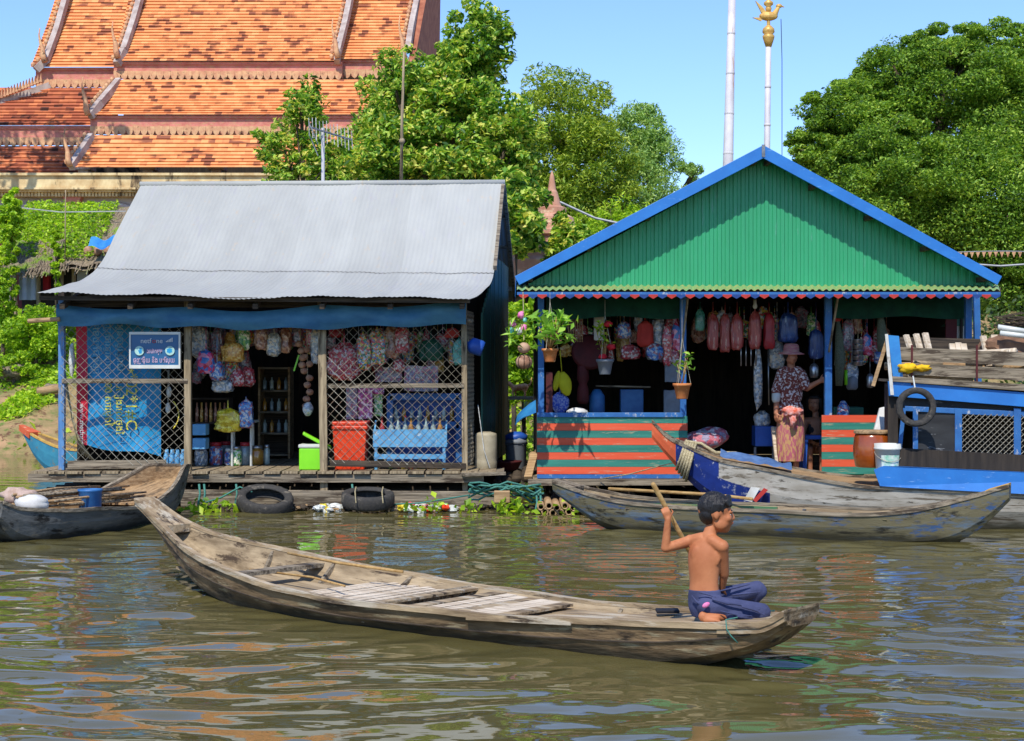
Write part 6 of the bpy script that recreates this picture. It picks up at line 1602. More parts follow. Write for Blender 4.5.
b = MB(); b.ball(P(560,403,20.3), (.11,.04,.13), 16, 10, noise=.12, seed=4); b.tube([P(560,396,20.3), P(560,384,20.28)], .01); tag(b.build('patterned_cloth', 'blue_pattern', None, True), 'blue patterned cloth hanging below the yellow garment', 'cloth')
b = MB(); c = P(583,404,20.6); b.lathe(c, [(.05,0),(.08,.05),(.07,.2),(.05,.26),(.08,.32),(.07,.5),(.03,.55),(.0,.6)], 16); tag(b.build('lantern', 'maroon', None, True), 'tall dark red lantern inside the window opening', 'lantern')
card('square_pack', 665, 364, 683, 382, 20.4, 'pot_grey', 'upper tilted grey square pack beside the right window post', 'pack', .06)
card('square_pack', 664, 390, 682, 413, 20.4, 'pot_grey', 'lower grey square pack beside the right window post', 'pack', .06)
b = MB(); c = P(597,413,20.7); b.lathe(c, [(.09,0),(.1,.02),(.1,.22),(.05,.3),(.03,.31)], 16); tag(b.build('water_jug', 'plastic_blue_dk', None, True), 'blue water jug standing on the ledge inside the window', 'jug')
b = MB(); c = P(632,414,20.9); b.box(c+Vector((-.15,0,0)), c+Vector((.15,.2,.32))); tag(b.build('storage_box', 'plastic_blue_dk', bevel=.01), 'dark blue storage box standing inside the window', 'box')
b = MB(); b.ball(P(577,413,20.2), (.14,.1,.07), 18, 8, noise=.08); tag(b.build('rice_sack', 'sack_white', None, True), 'pale sack top showing above the window sill', 'sack')
b = MB(); b.beam(P(596,386,21), P(650,387,21), .2, .02); tag(b.build('shelf_board', 'wood_grey_x'), 'thin shelf board across the dark window opening', 'shelf')
# hanging pots
def potplant(px, py, r_, h, Y, mpot, label, top, lf, nleaf, spread, lsize, seed, flower=None, asp=.35):
    c = P(px, py, Y); t = thing('hanging_plant', label, 'potted plant', c)
    b = MB(); b.lathe(c, [(r_*.62,0),(r_*.66,.01),(r_*.92,h*.8),(r_*1.05,h*.82),(r_*1.08,h),(r_*.95,h),(r_*.9,h*.85),(0,h*.84)], 22); b.build('pot', mpot, t, True)
    rng = random.Random(seed); b = MB(); pts = []
    for k in range(nleaf[0]):
        a = rng.uniform(0, 2*PI); e = c+Vector((math.cos(a)*spread[0]*rng.uniform(.2,1), math.sin(a)*spread[0]*rng.uniform(.2,.8), h+spread[1]*rng.uniform(.35,1)))
        m_ = c.lerp(e, .5)+Vector((0,0,h*.4)); b.tube([c+Vector((0,0,h*.85)), m_, e], [.006,.005,.003], 5)
        for j in range(nleaf[1]):
            pts.append(tuple(e+Vector((rng.gauss(0,1), rng.gauss(0,.8), rng.gauss(0,.6)))*lsize*.55))
    b.build('stems', 'pole_straw', t, True)
    leaves('foliage', lf, t, np.array(pts), lsize, seed, asp, .3, droop=.5)
    if flower:
        for k in range(flower[1]):
            fpx, fpy = flower[2][k]; b = MB(); b.ball(P(fpx,fpy,Y-.05), (.055,.04,.035), 10, 8, noise=.35, seed=k); b.build('flower', flower[0], t, True)
    b = MB()
    for a in (0, 2.1, 4.2): b.tube([c+Vector((math.cos(a)*r_, math.sin(a)*r_, h)), Vector((c.x, c.y, c.z+h+.55)), Vector((c.x, c.y, Z_(top,Y)))], .0035, 4)
    b.build('hanger', 'wire', t)
    return t
potplant(550, 362, .095, .16, 19.08, 'terracotta', 'leafy green plant in a terracotta pot hanging at the left front corner', 292, 'leaf_plant', (22,6), (.30,.42), .17, 3)
potplant(605, 374.5, .105, .19, 19.9, 'pot_grey', 'red-flowered plant in a grey pot hanging in the window', 300, 'leaf_vine', (9,5), (.14,.45), .09, 5, ('flower_red', 3, [(608,324),(611,347),(603,357)]))
potplant(682, 399, .105, .19, 19.35, 'terracotta', 'small trailing plant in a terracotta pot at the right window post', 300, 'leaf_plant', (7,5), (.13,.42), .09, 6)
b = MB(); c = P(598,350,19.9); 
t = thing('gourd_ornament', 'two net-wrapped brown gourds hanging under pink flowers and green ribbon', 'gourds', P(524,365,19.0))
for (py, r_) in ((363,.098), (349,.075)):
    b = MB(); b.ball(P(524,py-1,19.0), (r_,r_*.9,r_*.88), 18, 12, noise=.03); b.build('gourd', 'gourd', t, True)
b = MB()
for k in range(8):
    a = k*PI/4; b.tube([P(524,362,19.0)+Vector((math.cos(a)*.1*math.sin(x), math.sin(a)*.1*math.sin(x), math.cos(x)*.1)) for x in (0,.5,1,1.6,2.2,2.8)], .004, 4)
b.build('net_wrap', 'dark_black', t)
b = MB(); b.tube([P(524,340,19.0), P(523,292,19.2)], .006, 4); b.build('cord', 'rope_tan', t)
for (px, py, m) in ((521,315,'flower_pink'), (519,331,'white_plastic'), (513,324,'flower_pink'), (524,328,'flower_pink')):
    b = MB(); b.ball(P(px,py,19.0), (.04,.03,.045), 10, 8, noise=.3, seed=px); b.build('flower', m, t, True)
b = MB(); b.ball(P(512,330,19.0), (.03,.02,.05), 10, 6, noise=.25); b.ball(P(525,320,19.0), (.03,.02,.03), 10, 6, noise=.25); b.build('ribbon', 'pk_teal', t, True)
leaves('leaf_spray', 'leaf_plant', t, np.array([tuple(P(random.uniform(506,538), random.uniform(318,348), 19.0+random.uniform(-.1,.1))) for _ in range(46)]), .13, 4, .22, .1)
# floor goods in the doorway
b = MB(); b.ball(P(703,440,20.6), (.28,.18,.12), 24, 12, noise=.06, seed=1); b.ball(P(712,436,20.7), (.22,.15,.12), 20, 10, noise=.08, seed=6); tag(b.build('plaid_sacks', 'sack_plaid', None, True), 'pink plaid sack lying on the floor just inside the doorway', 'sack')
t = thing('storage_crate', 'small dark blue box on a stand left of the woman', 'crate', P(763,462,20.9)); b = MB(); p = P(754,446,20.9); q = P(774,426,20.9); b.box((p.x,20.8,p.z), (q.x,21.1,q.z)); b.build('box', 'plastic_blue', t, bevel=.01)
for px in (755,773):
    b = MB(); b.beam(P(px,470,20.9), P(px,447,20.9), .03, .03); b.build('leg', 'steel_pole', t)
b = MB(); b.ball(P(762,420,20.9), (.11,.1,.12), 16, 10, noise=.1, seed=3); tag(b.build('plastic_bag', 'pk_clear', None, True), 'clear plastic bag standing on the small dark blue box', 'bag')
b = MB(); b.beam(P(779,470,20.3), P(774,427,20.5), .075, .03); tag(b.build('plank', 'plank_bleached'), 'pale plank leaning beside the leg of the woman in the hat', 'plank')
t = thing('stool', 'bright blue plastic stool between the woman and the striped wall', 'stool', P(812,474,20.7)); b = MB(); p = P(803,439,20.7); q = P(824,435,20.7); b.box((p.x,20.55,p.z), (q.x,20.85,q.z)); b.build('seat', 'plastic_blue', t, bevel=.01)
for (px, Y, d) in ((804,20.57,-1), (823,20.57,1), (805,20.83,-1), (823,20.83,1)):
    b = MB(); b.beam((X_(px,20.7)+d*.03,Y,.357), (X_(px,20.7),Y,p.z), .05, .035); b.build('leg', 'plastic_blue', t)
b = MB(); p = P(832,428,20.6); q = P(862,407,20.6); b.box((p.x,20.5,.36), (q.x,20.9,q.z)); tag(b.build('crate', 'plastic_green', bevel=.01), 'dark green crate behind the right striped wall', 'crate')
b = MB(); b.ball(P(843,412,20.3), (.08,.05,.14), 12, 8, noise=.2); tag(b.build('blue_bag', 'pk_blue', None, True), 'small blue bag leaning on the dark green crate', 'bag')
b = MB(); b.prism([P(874,431,19.2), P(880,408,19.3), P(889,406,19.3), P(887,432,19.2)], (.0,.06,0)); tag(b.build('paper_sheet', 'sack_white', bevel=.01), 'white folded sheet standing behind the brown ceramic jar', 'sheet')
t = thing('lamp_bulb', 'white lamp bulb holder under the front edge of the ceiling', 'lamp', P(755,302,20.1)); b = MB(); b.lathe(P(755,309,20.1), [(0,0),(.025,.01),(.03,.04),(.02,.07),(.02,.12)], 12); b.build('bulb', 'white_plastic', t, True)
# shrine
t = thing('spirit_shrine', 'small green-roofed spirit shrine box on the wall behind the cargo boat', 'shrine', P(958,345,20.5)); b = MB(); p = P(950,350,20.5); q = P(968,326,20.5); b.box((p.x,20.45,p.z), (q.x,20.7,q.z)); b.build('cabinet', 'white_paint', t)
b = MB(); b.prism([P(947,326,20.42), P(971,326,20.42), P(959,314,20.42)], (0,.3,0)); b.build('roof', 'plastic_green', t)
# jar and bucket on the fore deck
cdk = cb.pt(.405, -.35, None)
jy = nearpt(871,467).y+.42; c = Vector((X_(871.5,jy), jy, Z_(467,jy))); sc = jy/F
t = thing('ceramic_jar', 'glazed orange-brown ceramic jar with wooden lid on the cargo boat deck', 'jar', c)
b = MB(); b.lathe(c, [(15*sc,0),(16*sc,1*sc),(18*sc,12*sc),(18.2*sc,20*sc),(17*sc,30*sc),(15.5*sc,34*sc)], 28); b.build('body', 'ceramic', t, True)
b = MB(); b.lathe(c, [(17*sc,33.5*sc),(17.5*sc,34*sc),(17.5*sc,36*sc),(16.5*sc,37*sc),(0,37*sc)], 28); b.build('lid', 'wood_tan_x', t)
jy = nearpt(888,472).y+.13; c = Vector((X_(888,jy), jy, Z_(472,jy)))
t = thing('bucket', 'white plastic bucket with green label in front of the ceramic jar', 'bucket', c)
b = MB(); b.lathe(c, [(11*sc,0),(11.3*sc,.5*sc),(13*sc,22*sc),(13.8*sc,22.2*sc),(13.8*sc,24*sc),(13.2*sc,24.2*sc),(13.5*sc,28*sc),(12.6*sc,28*sc),(12*sc,20*sc),(0,19*sc)], 28); b.build('body', 'white_plastic', t, True)
mat('label_green', S(130,200,170,.85), S(226,232,220,.85), 18)
b = MB(); n = 10; vs = []
for i in range(n+1):
    a = -PI/2-.75+1.5*i/n
    for (r_, z) in ((11.9,4),(12.9,17)): vs.append(c+Vector((r_*sc*math.cos(a), r_*sc*math.sin(a), z*sc)))
b.add(vs, [(2*i, 2*i+2, 2*i+3, 2*i+1) for i in range(n)]); b.build('label', 'label_green', t, True)
b = MB(); b.tube([c+Vector((13.6*sc*math.cos(a), -13.6*sc*abs(math.sin(a)), 20*sc-9*sc*abs(math.sin(a)))) for a in [-PI+PI*k/12 for k in range(13)]], .0035, 5); b.build('handle', 'wire', t)
# ------------------------------------------------------------------ floating litter and weeds
random.seed(12)
def scatter(name, ms, px0, px1, py0, py1, Y0, n, size, label, cat, seed):
    rng = random.Random(seed); b = MB()
    for i in range(n):
        px = rng.uniform(px0, px1); c = Vector((X_(px, Y0), Y0+rng.uniform(-.12,.22), rng.uniform(0,.05)+rng.uniform(0,1)*(py1-py0)*.004)); b.cm = rng.randrange(len(ms)) if rng.random() < .5 else 0
        b.ball(c, (size*rng.uniform(.4,1.3), size*rng.uniform(.4,1), size*rng.uniform(.2,.7)), 7, 5, noise=.4, seed=i)
    b.cm = 0
    return tag(b.build(name, ms, None), label, cat, None, 'stuff')
scatter('floating_litter', ['white_plastic','pk_clear','pk_yellow','wood_tan_x'], 318, 338, 0, 6, 19.2, 34, .06, 'floating plastic litter between the two sunken tyres', 'litter', 1)
scatter('floating_litter', ['white_plastic','pk_red','pk_yellow','pk_green','plastic_orange'], 402, 452, 0, 7, 19.25, 60, .06, 'bright plastic litter floating against the float right of the tyres', 'litter', 2)
scatter('drifting_debris', ['wood_dark_x','wood_tan_x','wood_grey_x'], 200, 545, 0, 3, 19.45, 240, .05, 'dark twigs and debris drifting along the shop float', 'debris', 3)
for i, (px, Y, n, w, lb_) in enumerate(((222,19.3,60,.28,'bright water weed floating left of the tyre with the hole'), (200,19.2,30,.15,'small clump of water weed beside the stick canoe prow'), (430,19.2,40,.2,'water weed clump among the bright litter'), (470,19.1,20,.14,'small green weed tuft near the tangled ropes'), (517,19.0,60,.26,'water weed floating below the green rope tangle'), (566,19.0,26,.14,'green leaves growing over the bamboo pole ends'), (20,33.5,260,1.3,'thick water plants growing at the foot of the left bank'))):
    rng = np.random.default_rng(50+i); c = np.array([X_(px,Y), Y, 0.05]); p = c+rng.normal(size=(n,3))*np.array([w*.6, .1+w*.25, .035+w*.09]); p[:,2] = np.abs(p[:,2])
    o = leaves('water_weed', 'leaf_vine', None, p-c, .11 if px > 100 else .24, i, .6, .3); o.location = tuple(c); tag(o, lb_, 'water plant', None, 'stuff')
# ------------------------------------------------------------------ river bank life
def strewn(px0, px1, Y0, Y1, n, size, m, name, label, seed, lift=.1, patch=1.0, cat='ground cover'):
    rng = np.random.default_rng(seed); out = []
    while len(out) < n:
        Y = rng.uniform(Y0, Y1); px = rng.uniform(px0, px1); x = X_(px, Y)
        if mnoise.noise(Vector((x*.9, Y*.9, seed)))+patch*.5 < rng.random()*.6: continue
        out.append((x, Y, hgt(x, Y)+rng.uniform(0, lift)))
    return tag(leaves(name, m, None, np.array(out), size, seed, .6, .4), label, cat, None, 'stuff')
strewn(-60, 90, 36.5, 44, 9000, .14, 'leaf_vine', 'creeper_cover', 'bright green creepers covering the upper left bank', 1, .35)
strewn(-60, 90, 33.8, 36.5, 4200, .10, 'leaf_vine', 'bank_weeds', 'sparse green weeds on the brown lower bank', 2, .12, .2)
strewn(480, 560, 33, 44, 3500, .14, 'leaf_vine', 'creeper_cover', 'green creepers on the bank seen between the houses', 3, .35)
strewn(930, 1100, 33, 46, 3000, .16, 'leaf_dark', 'bank_weeds', 'dark green growth on the bank right of the floating house', 4, .6)
def shrub(px, py, Y, rx, ry, n, m, label, seed, size=.10, group=None, name='shrub', cat='shrub'):
    e = [E(px, py, Y, rx, ry)]; return tree(name, label, cat, gb(px, Y), e, max(8, n//34), 60, size, m, seed, .05, csize=.3, flat=.9, shell=.3, aspect=.5, group=group, nbranch=6)
shrub(12, 222, 38, 13, 34, 2600, 'leaf_vine', 'tall vine-covered post at the far left under the temple cornice', 61)
shrub(2, 290, 37, 15, 66, 3600, 'leaf_vine', 'broad mass of climbing vines at the left edge', 62)
shrub(56, 262, 37.2, 6, 40, 1500, 'leaf_vine', 'narrow vine-wrapped pole before the thatched hut', 63)
shrub(36, 334, 36.5, 30, 26, 3400, 'leaf_vine', 'bushy vines just left of the metal roof corner', 64)
shrub(14, 366, 35.8, 26, 14, 1600, 'leaf_vine', 'low bush on the left bank above the brown earth', 65)
shrub(523, 345, 30.5, 26, 62, 5600, 'leaf_vine', 'bright hedge filling the gap between the two houses', 66, .12)
shrub(515, 215, 33, 30, 40, 2200, 'leaf_mango', 'light leafy branch tree hanging right of the grey roof ridge', 67, .2)
shrub(566, 246, 36, 22, 30, 2200, 'leaf_mango', 'leafy shrub growing in front of the pink stupa', 68, .17)
# hut with vine covered thatch
mat('thatch', S(190,170,140,.8), S(120,104,84,.7), 12, (6,.6,.6), .95, 1.0, wear=(S(140,170,60,.8), .35, 1.6, (1,1,1)), dist=.05)
mat('curtain_white', S(206,210,220,.8), S(170,178,200,.8), 1.4); mat('hut_red', S(190,24,44,.8), S(160,18,36,.8), 4)
HY = 39.0
t = thing('thatched_hut', 'ramshackle thatched hut half covered with vines on the left bank', 'hut', (X_(75,HY), HY, 2.9))
def th(x0, x1, zb, yb, zt, yt, sag, seed):
    b = MB(); rng = random.Random(seed)
    def fn(u, v): return (x0+(x1-x0)*u, yb+(yt-yb)*v, zb+(zt-zb)*v+.07*mnoise.noise(Vector((u*9, v*5, seed)))-.1*math.sin(u*PI)*sag)
    b.grid(fn, 40, 14); b.grid(lambda u, v: Vector(fn(1-u, v))-Vector((0,0,.1)), 40, 14)
    for i in range(260):
        u = rng.random(); v = rng.random()**1.6; p = Vector(fn(u, v)); q = p+Vector((rng.uniform(-.06,.06), -.28, -.16-rng.random()*.1)); b.tube([p+Vector((0,0,.03)), q], .014, 3)
    b.build('thatch_roof', 'thatch', t)
th(X_(12,HY), X_(125,HY), Z_(262,HY-.8), HY-.8, Z_(205,HY+2), HY+2, 1, 1)
th(X_(14,HY), X_(66,HY), Z_(268,HY-1.2), HY-1.2, Z_(240,HY), HY, .5, 2)
b = MB(); b.box((X_(18,HY), HY+.3, 2.9), (X_(112,HY), HY+.4, Z_(240,HY))); b.build('wall', 'dark_inside', t)
for (x0, x1, y0, y1, m, nm) in ((19,40,262,300,'curtain_white','curtain'), (43,51,262,276,'curtain_white','curtain'), (43,51,276,290,'hut_red','panel'), (77,88,262,292,'curtain_white','water_tank')):
    b = MB(); b.grid(lambda u, v: P(x0+(x1-x0)*u, y0+(y1-y0)*v, HY-.1)+Vector((0,.04*math.sin(u*14),0)), 12, 4) if nm == 'curtain' else b.box(P(x0,y1,HY-.1), P(x1,y0,HY+.1)); b.build(nm, m, t, nm == 'curtain')
for px in (18, 41, 64, 76, 110):
    b = MB(); b.tube([(X_(px,HY),HY-.2,2.8), (X_(px,HY),HY-.2,Z_(250,HY))], .05, 7); b.build('post', 'wood_grey_z', t)
for k, px in enumerate((88, 98, 108)):
    b = MB(); b.ball(P(px,251,HY-.4), (.11,.1,.12), 12, 8); tag(b.build('brown_pot', 'skin_garlic', None, True), ('left','middle','right')[k]+' brown clay pot in the row under the blue sheet of the hut', 'pot')
b = MB(); b.grid(lambda u, v: P(91+27*u, 237+10*v+2*math.sin(u*4), HY-.7)+Vector((0,-.25*v,.04*math.sin(u*9))), 16, 5); tag(b.build('blue_sheet', 'tarp_skyblue', None, True), 'bright blue plastic sheet tucked under the edge of the thatch', 'plastic sheet')
rv = np.random.default_rng(9); uu = rv.uniform(-.05, .78, 7000); vv = rv.uniform(.05, 1.02, 7000)
keep = (rv.random(7000) < np.clip(1.25-uu*1.1+vv*.35, .1, 1)); uu = uu[keep]; vv = vv[keep]
x0_, x1_ = X_(8,HY), X_(125,HY); pts = np.stack([x0_+(x1_-x0_)*uu, HY-.8+2.8*vv, Z_(262,HY-.8)+(Z_(205,HY+2)-Z_(262,HY-.8))*vv+rv.uniform(.0,.10,len(uu))], 1)
leaves('vine_cover', 'leaf_vine', t, pts, .09, 7, .6, .5)
for i, (px, lb_) in enumerate(((65,'bare thin pole standing behind the thatch roof'), (126,'short thin pole at the right end of the thatch roof'))):
    b = MB(); b.tube([P(px,275,HY-.9), P(px+.5,190+i*18,HY-.9)], .014, 5); tag(b.build('thin_pole', 'wood_grey_z', None, True), lb_, 'pole')
b = MB(); b.tube([P(-20,203,40), P(60,212,40), P(140,211,40)], .018, 4); tag(b.build('overhead_cable', 'cable'), 'white cable sagging across in front of the temple wall', 'cable')
# logs and boulders on bank
for i, (px, py, Y, r_, lb_) in enumerate(((14,372,36,.32,'round grey brown boulder on the left bank'), (52,390,35.4,.2,'small pale stone beside the corner post on the bank'))):
    b = MB(); b.ball(P(px,py,Y), (r_*1.2,r_,r_*.7), 14, 10, noise=.15, seed=i); tag(b.build('boulder', 'wood_grey_x', None, True), lb_, 'boulder')
b = MB(); b.tube([P(38,392,35), P(62,388,35)], .1, 8); tag(b.build('fallen_log', 'wood_tan_x', None, True), 'pale log lying on the bank next to the corner post', 'log')
# cat
mat('fur_ginger', S(214,128,70,.8), S(236,180,130,.8), 9, (3,1,1), .9)
cY = 29.0; t = thing('cat', 'ginger cat walking on the slope between the two houses', 'cat', P(518,396,cY)); b = MB()
s_ = cY/F; q = lambda x, y, d=0: P(x, y, cY+d)
b.caps(q(514,388), q(525,387), 3.2*s_, 3.6*s_); b.caps(q(512,386), q(510,384), 2.2*s_, 2.0*s_); b.ball(q(509,384), (2.6*s_,2.3*s_,2.2*s_)); b.caps(q(508,382,-.02), q(508,380.5,-.02), .8*s_, .3*s_); b.caps(q(510,382,.02), q(510,380.5,.02), .8*s_, .3*s_)
for (x, d, k) in ((513.5,-.03,-1), (515,.03,1), (524,-.03,1), (526,.03,-1)): b.caps(q(x,390,d), q(x+k*.8,393,d), 1.3*s_, .9*s_, 8); b.caps(q(x+k*.8,393,d), q(x+k*.3,396,d), .9*s_, .8*s_, 8)
b.caps(q(528,386), q(531,383), 1.1*s_, .9*s_, 8); b.caps(q(531,383), q(531.5,378), .9*s_, .7*s_, 8)
organic(b, 'body', 'fur_ginger', t, .012, 2)
b = MB(); b.beam(P(505,398,cY+.1), P(540,398,cY+.1), .3, .06); b.beam(P(508,400,cY+.1), P(508,470,cY+.1), .06, .06); b.beam(P(538,400,cY+.1), P(538,470,cY+.1), .06, .06)
tag(b.build('plank_bench', 'wood_grey_x'), 'grey plank bench under the ginger cat', 'bench')
# ------------------------------------------------------------------ people
mat('skin_boy', S(204,132,88,.82), S(180,108,68,.8), 5, rough=.62, spec=.3, bump=.15, dist=.004, wear=(S(176,104,68,.8), .25, 3, (1,1,1)))
mat('skin_woman', S(190,126,92,.85), S(172,110,78,.8), 6, rough=.5)
mat('skin_child', S(185,128,96,.8), S(170,112,84,.8), 6, rough=.5)
mat('hair_black', S(48,42,40,.6), S(24,22,22,.6), 60, (3,3,.6), .45, .8, dist=.006)
mat('trousers_blue', S(78,84,122,.75), S(58,64,98,.75), 7, (1,1,1), .9, .7, dist=.02)
mat('cloth_floral', S(130,62,50,.8), S(226,214,206,.85), 34, (1,1,1), .85, lo=.52, hi=.56)
mat('sarong', S(206,160,104,.8), S(186,96,112,.8), 26, (1.6,1.6,.5), .85, .3, lo=.45, hi=.55)
mat('sash', S(230,90,50,.85), S(240,190,180,.85), 22)
mat('hat_pink', S(190,110,120,.8), S(200,150,140,.8), 9, (1,1,8), .85, lo=.45, hi=.55)
mat('eye_white', S(235,232,226,.8), rough=.2); mat('eye_dark', S(20,16,14,.5), rough=.2); mat('lips', S(170,92,76,.8))
def body_head(b, c, fwd, up, s, ear=True):
    """child/adult head around centre c; fwd, up unit vectors; s = head height"""
    f = Vector(fwd).normalized(); u = Vector(up); u = (u-f*u.dot(f)).normalized(); r = f.cross(u)
    M_ = Matrix((r, f, u)).transposed(); W_ = lambda x, y, z: c+M_ @ Vector((x*s, y*s, z*s))
    b.ball(W_(0,-.06,.10), (.345*s,.42*s,.40*s), 20, 14, M_)              # cranium
    b.ball(W_(0,.12,-.14), (.285*s,.30*s,.36*s), 18, 12, M_)              # face
    b.ball(W_(0,.22,-.38), (.15*s,.15*s,.12*s), 14, 10, M_)               # chin
    for k in (-1, 1):
        b.ball(W_(k*.2,.10,-.26), (.1*s,.18*s,.16*s), 12, 8, M_)         # jaw
        b.ball(W_(k*.17,.27,-.12), (.11*s,.10*s,.10*s), 12, 8, M_)       # cheek
        b.ball(W_(k*.14,.345,.045), (.10*s,.05*s,.035*s), 10, 6, M_)       # brow
        if ear:
            b.ball(W_(k*.325,-.03,-.05), (.035*s,.070*s,.105*s), 12, 8, M_)
    b.caps(W_(0,.37,.02), W_(0,.425,-.12), .035*s, .055*s, 10)            # nose
    for k in (-1, 1): b.ball(W_(k*.05,.40,-.135), (.042*s,.045*s,.034*s), 8, 6, M_)
    b.ball(W_(0,.385,-.225), (.09*s,.05*s,.026*s), 10, 6, M_); b.ball(W_(0,.375,-.262), (.08*s,.05*s,.028*s), 10, 6, M_)
    return M_, W_
def face_parts(W_, M_, s, root, lids=True):
    for k in (-1, 1):
        b = MB(); b.ball(W_(k*.14,.318,-.02), (.052*s,.034*s,.022*s), 12, 8, M_); e = b.build('eye', 'eye_white', root, True)
        b = MB(); b.ball(W_(k*.14,.340,-.02), (.030*s,.015*s,.021*s), 10, 8, M_); b.build('iris', 'eye_dark', e, True)
        b = MB(); b.caps(W_(k*.07,.378,.075), W_(k*.22,.335,.08), .014*s, .010*s, 6); b.build('eyebrow', 'hair_black', root, True)
    b = MB(); b.ball(W_(0,.418,-.228), (.075*s,.022*s,.014*s), 10, 6, M_); b.ball(W_(0,.41,-.255), (.065*s,.022*s,.016*s), 10, 6, M_); b.build('lips', 'lips', root, True)
def hair(W_, M_, s, root, back=-.3, m='hair_black', full=False):
    b = MB(); b.ball(W_(0,-.07,.135), (.352*s,.415*s,.385*s), 28, 20, M_, noise=.015); b.ball(W_(0,-.20,-.03), (.315*s,.25*s,.29*s), 20, 14, M_, noise=.015)
    rh = random.Random(3)
    for k in range(-8, 9):
        a = k/8.0; b.caps(W_(a*.26,.20+.08*(1-a*a),.40-.10*a*a), W_(a*.30,.335+.035*(1-a*a)-.09*abs(a),.20+rh.uniform(-.03,.03)), .075*s, .02*s, 8)
    for i in range(260):
        th = rh.uniform(0, 2*PI); ph = rh.uniform(.05, 1.25); d0 = Vector((math.sin(ph)*math.cos(th), math.sin(ph)*math.sin(th), math.cos(ph)))
        p0 = (d0.x*.36, -.07+d0.y*.43, .135+d0.z*.39); p1 = (p0[0]*1.05+rh.uniform(-.02,.02), p0[1]*1.02+.01, p0[2]-.15)
        b.caps(W_(*p0), W_(*p1), .017*s, .010*s, 5)
    for k in (-1, 1):
        for j in range(3): b.caps(W_(k*.315,.10-.09*j,.22), W_(k*.325,.12-.095*j,.07), .055*s, .025*s, 8)
    o = organic(b, 'hair', m, root, s*.017, 2)
    # short strands for texture
    return o
def hand(b, wrist, palm_dir, across, size, grip=None, curl=.9):
    """palm_dir: from wrist towards knuckles; across: towards the thumb side; grip(normal) = palm facing direction fingers curl to"""
    d = Vector(palm_dir).normalized(); a = Vector(across); a = (a-d*a.dot(d)).normalized(); n = d.cross(a)
    if grip is not None and n.dot(Vector(grip)) < 0: n = -n
    wrist = Vector(wrist); L = size
    for k in range(4): b.caps(wrist+a*L*(.12*(k-1.5)*.6), wrist+d*L*.42+a*L*.125*(k-1.5), L*.10, L*.085, 8)
    lens = (.46,.56,.60,.50)
    for k in range(4):
        p0 = wrist+d*L*.44+a*L*.135*(k-1.5); l_ = L*lens[k]*.95; c_ = curl
        p1 = p0+(d*math.cos(c_*.6)+n*math.sin(c_*.6))*l_*.42; p2 = p1+(d*math.cos(c_*1.6)+n*math.sin(c_*1.6))*l_*.32; p3 = p2+(d*math.cos(c_*2.5)+n*math.sin(c_*2.5))*l_*.24
        b.caps(p0, p1, L*.062, L*.055, 8); b.caps(p1, p2, L*.055, L*.05, 8); b.caps(p2, p3, L*.05, L*.042, 8)
    t0 = wrist+d*L*.12+a*L*.22; t1 = t0+(a*.7+d*.6+n*.35).normalized()*L*.28; t2 = t1+(d*.5+n*.8-a*.1).normalized()*L*.22
    b.caps(t0, t1, L*.075, L*.062, 8); b.caps(t1, t2, L*.06, L*.045, 8)
# ---- the boy
YB = 9.28
Q = lambda px, py, d=0.0: P(px, py, YB+d)
u1 = YB/F
boy = thing('person', 'shirtless boy in blue trousers kneeling at the stern holding a paddle', 'person', Q(715,622))
b = MB()
# torso from sacrum to neck (seen from behind, turned to the right)
hipc, waist, chest, upch, neck = Q(706,606,.02), Q(704,584,.0), Q(704,564,.0), Q(707,547,.0), Q(709,533,.0)
rt = Vector((.93,-.36,0)).normalized()    # towards his right shoulder, nearer the camera
fw = Vector((.36,.93,0)).normalized()     # his chest faces away, to the right
Mt = Matrix((rt, fw, Vector((0,0,1)))).transposed()
def tor(c, rx, ry, rz): b.ball(c, (rx*u1, ry*u1, rz*u1), 20, 12, Mt)
b.loft([(Q(706,612), 15*u1, 10*u1), (Q(705,602), 17*u1, 12.5*u1), (Q(704,592), 15.4*u1, 11.2*u1), (Q(704,582), 14.6*u1, 10.6*u1), (Q(704,571), 15.6*u1, 11*u1), (Q(704.5,560), 16.8*u1, 11.2*u1), (Q(705.5,550), 16.8*u1, 10.2*u1), (Q(706.5,543), 13.5*u1, 8.2*u1), (Q(707.5,538), 8.5*u1, 6.4*u1)], 32, Mt)
b.caps(Q(708,541,.0), Q(711.5,527,.02), 7.2*u1, 6.4*u1)
shL, shR = Q(690.5,541,.06), Q(722,546.5,-.06)
b.caps(Q(702,539,.02), shL, 7.0*u1, 6.2*u1); b.caps(Q(712,541,-.02), shR, 7.4*u1, 6.6*u1); b.caps(Q(707,535,.0), Q(698,540,.03), 4.4*u1, 4.6*u1); b.caps(Q(710,535,.0), Q(717,542,-.03), 4.4*u1, 5*u1)
b.ball(shL, 6.6*u1); b.ball(shR, 7.0*u1)
for (x, y, d) in ((697,555,-.040), (714,558,-.066)): b.ball(Q(x,y,d+.012), (6.5*u1,2.6*u1,9*u1), 14, 10, Mt)   # shoulder blades
# left arm: raised, gripping the shaft
elL, wrL = Q(665.5,548,.02), Q(668,519,.0)
b.caps(shL, elL, 6.0*u1, 4.8*u1); b.caps(elL, wrL, 4.7*u1, 3.3*u1); b.ball(elL, 4.8*u1)
pa, pz = Q(652.5,483,-.02), Q(684,541,.14)
pdir = (pz-pa).normalized()
hd = Q(664.5,506.5,-.01)
hand(b, wrL, (hd-wrL), Vector((-.1,-.1,1)), 17.5*u1, grip=Vector((1,.2,.25)), curl=1.05)
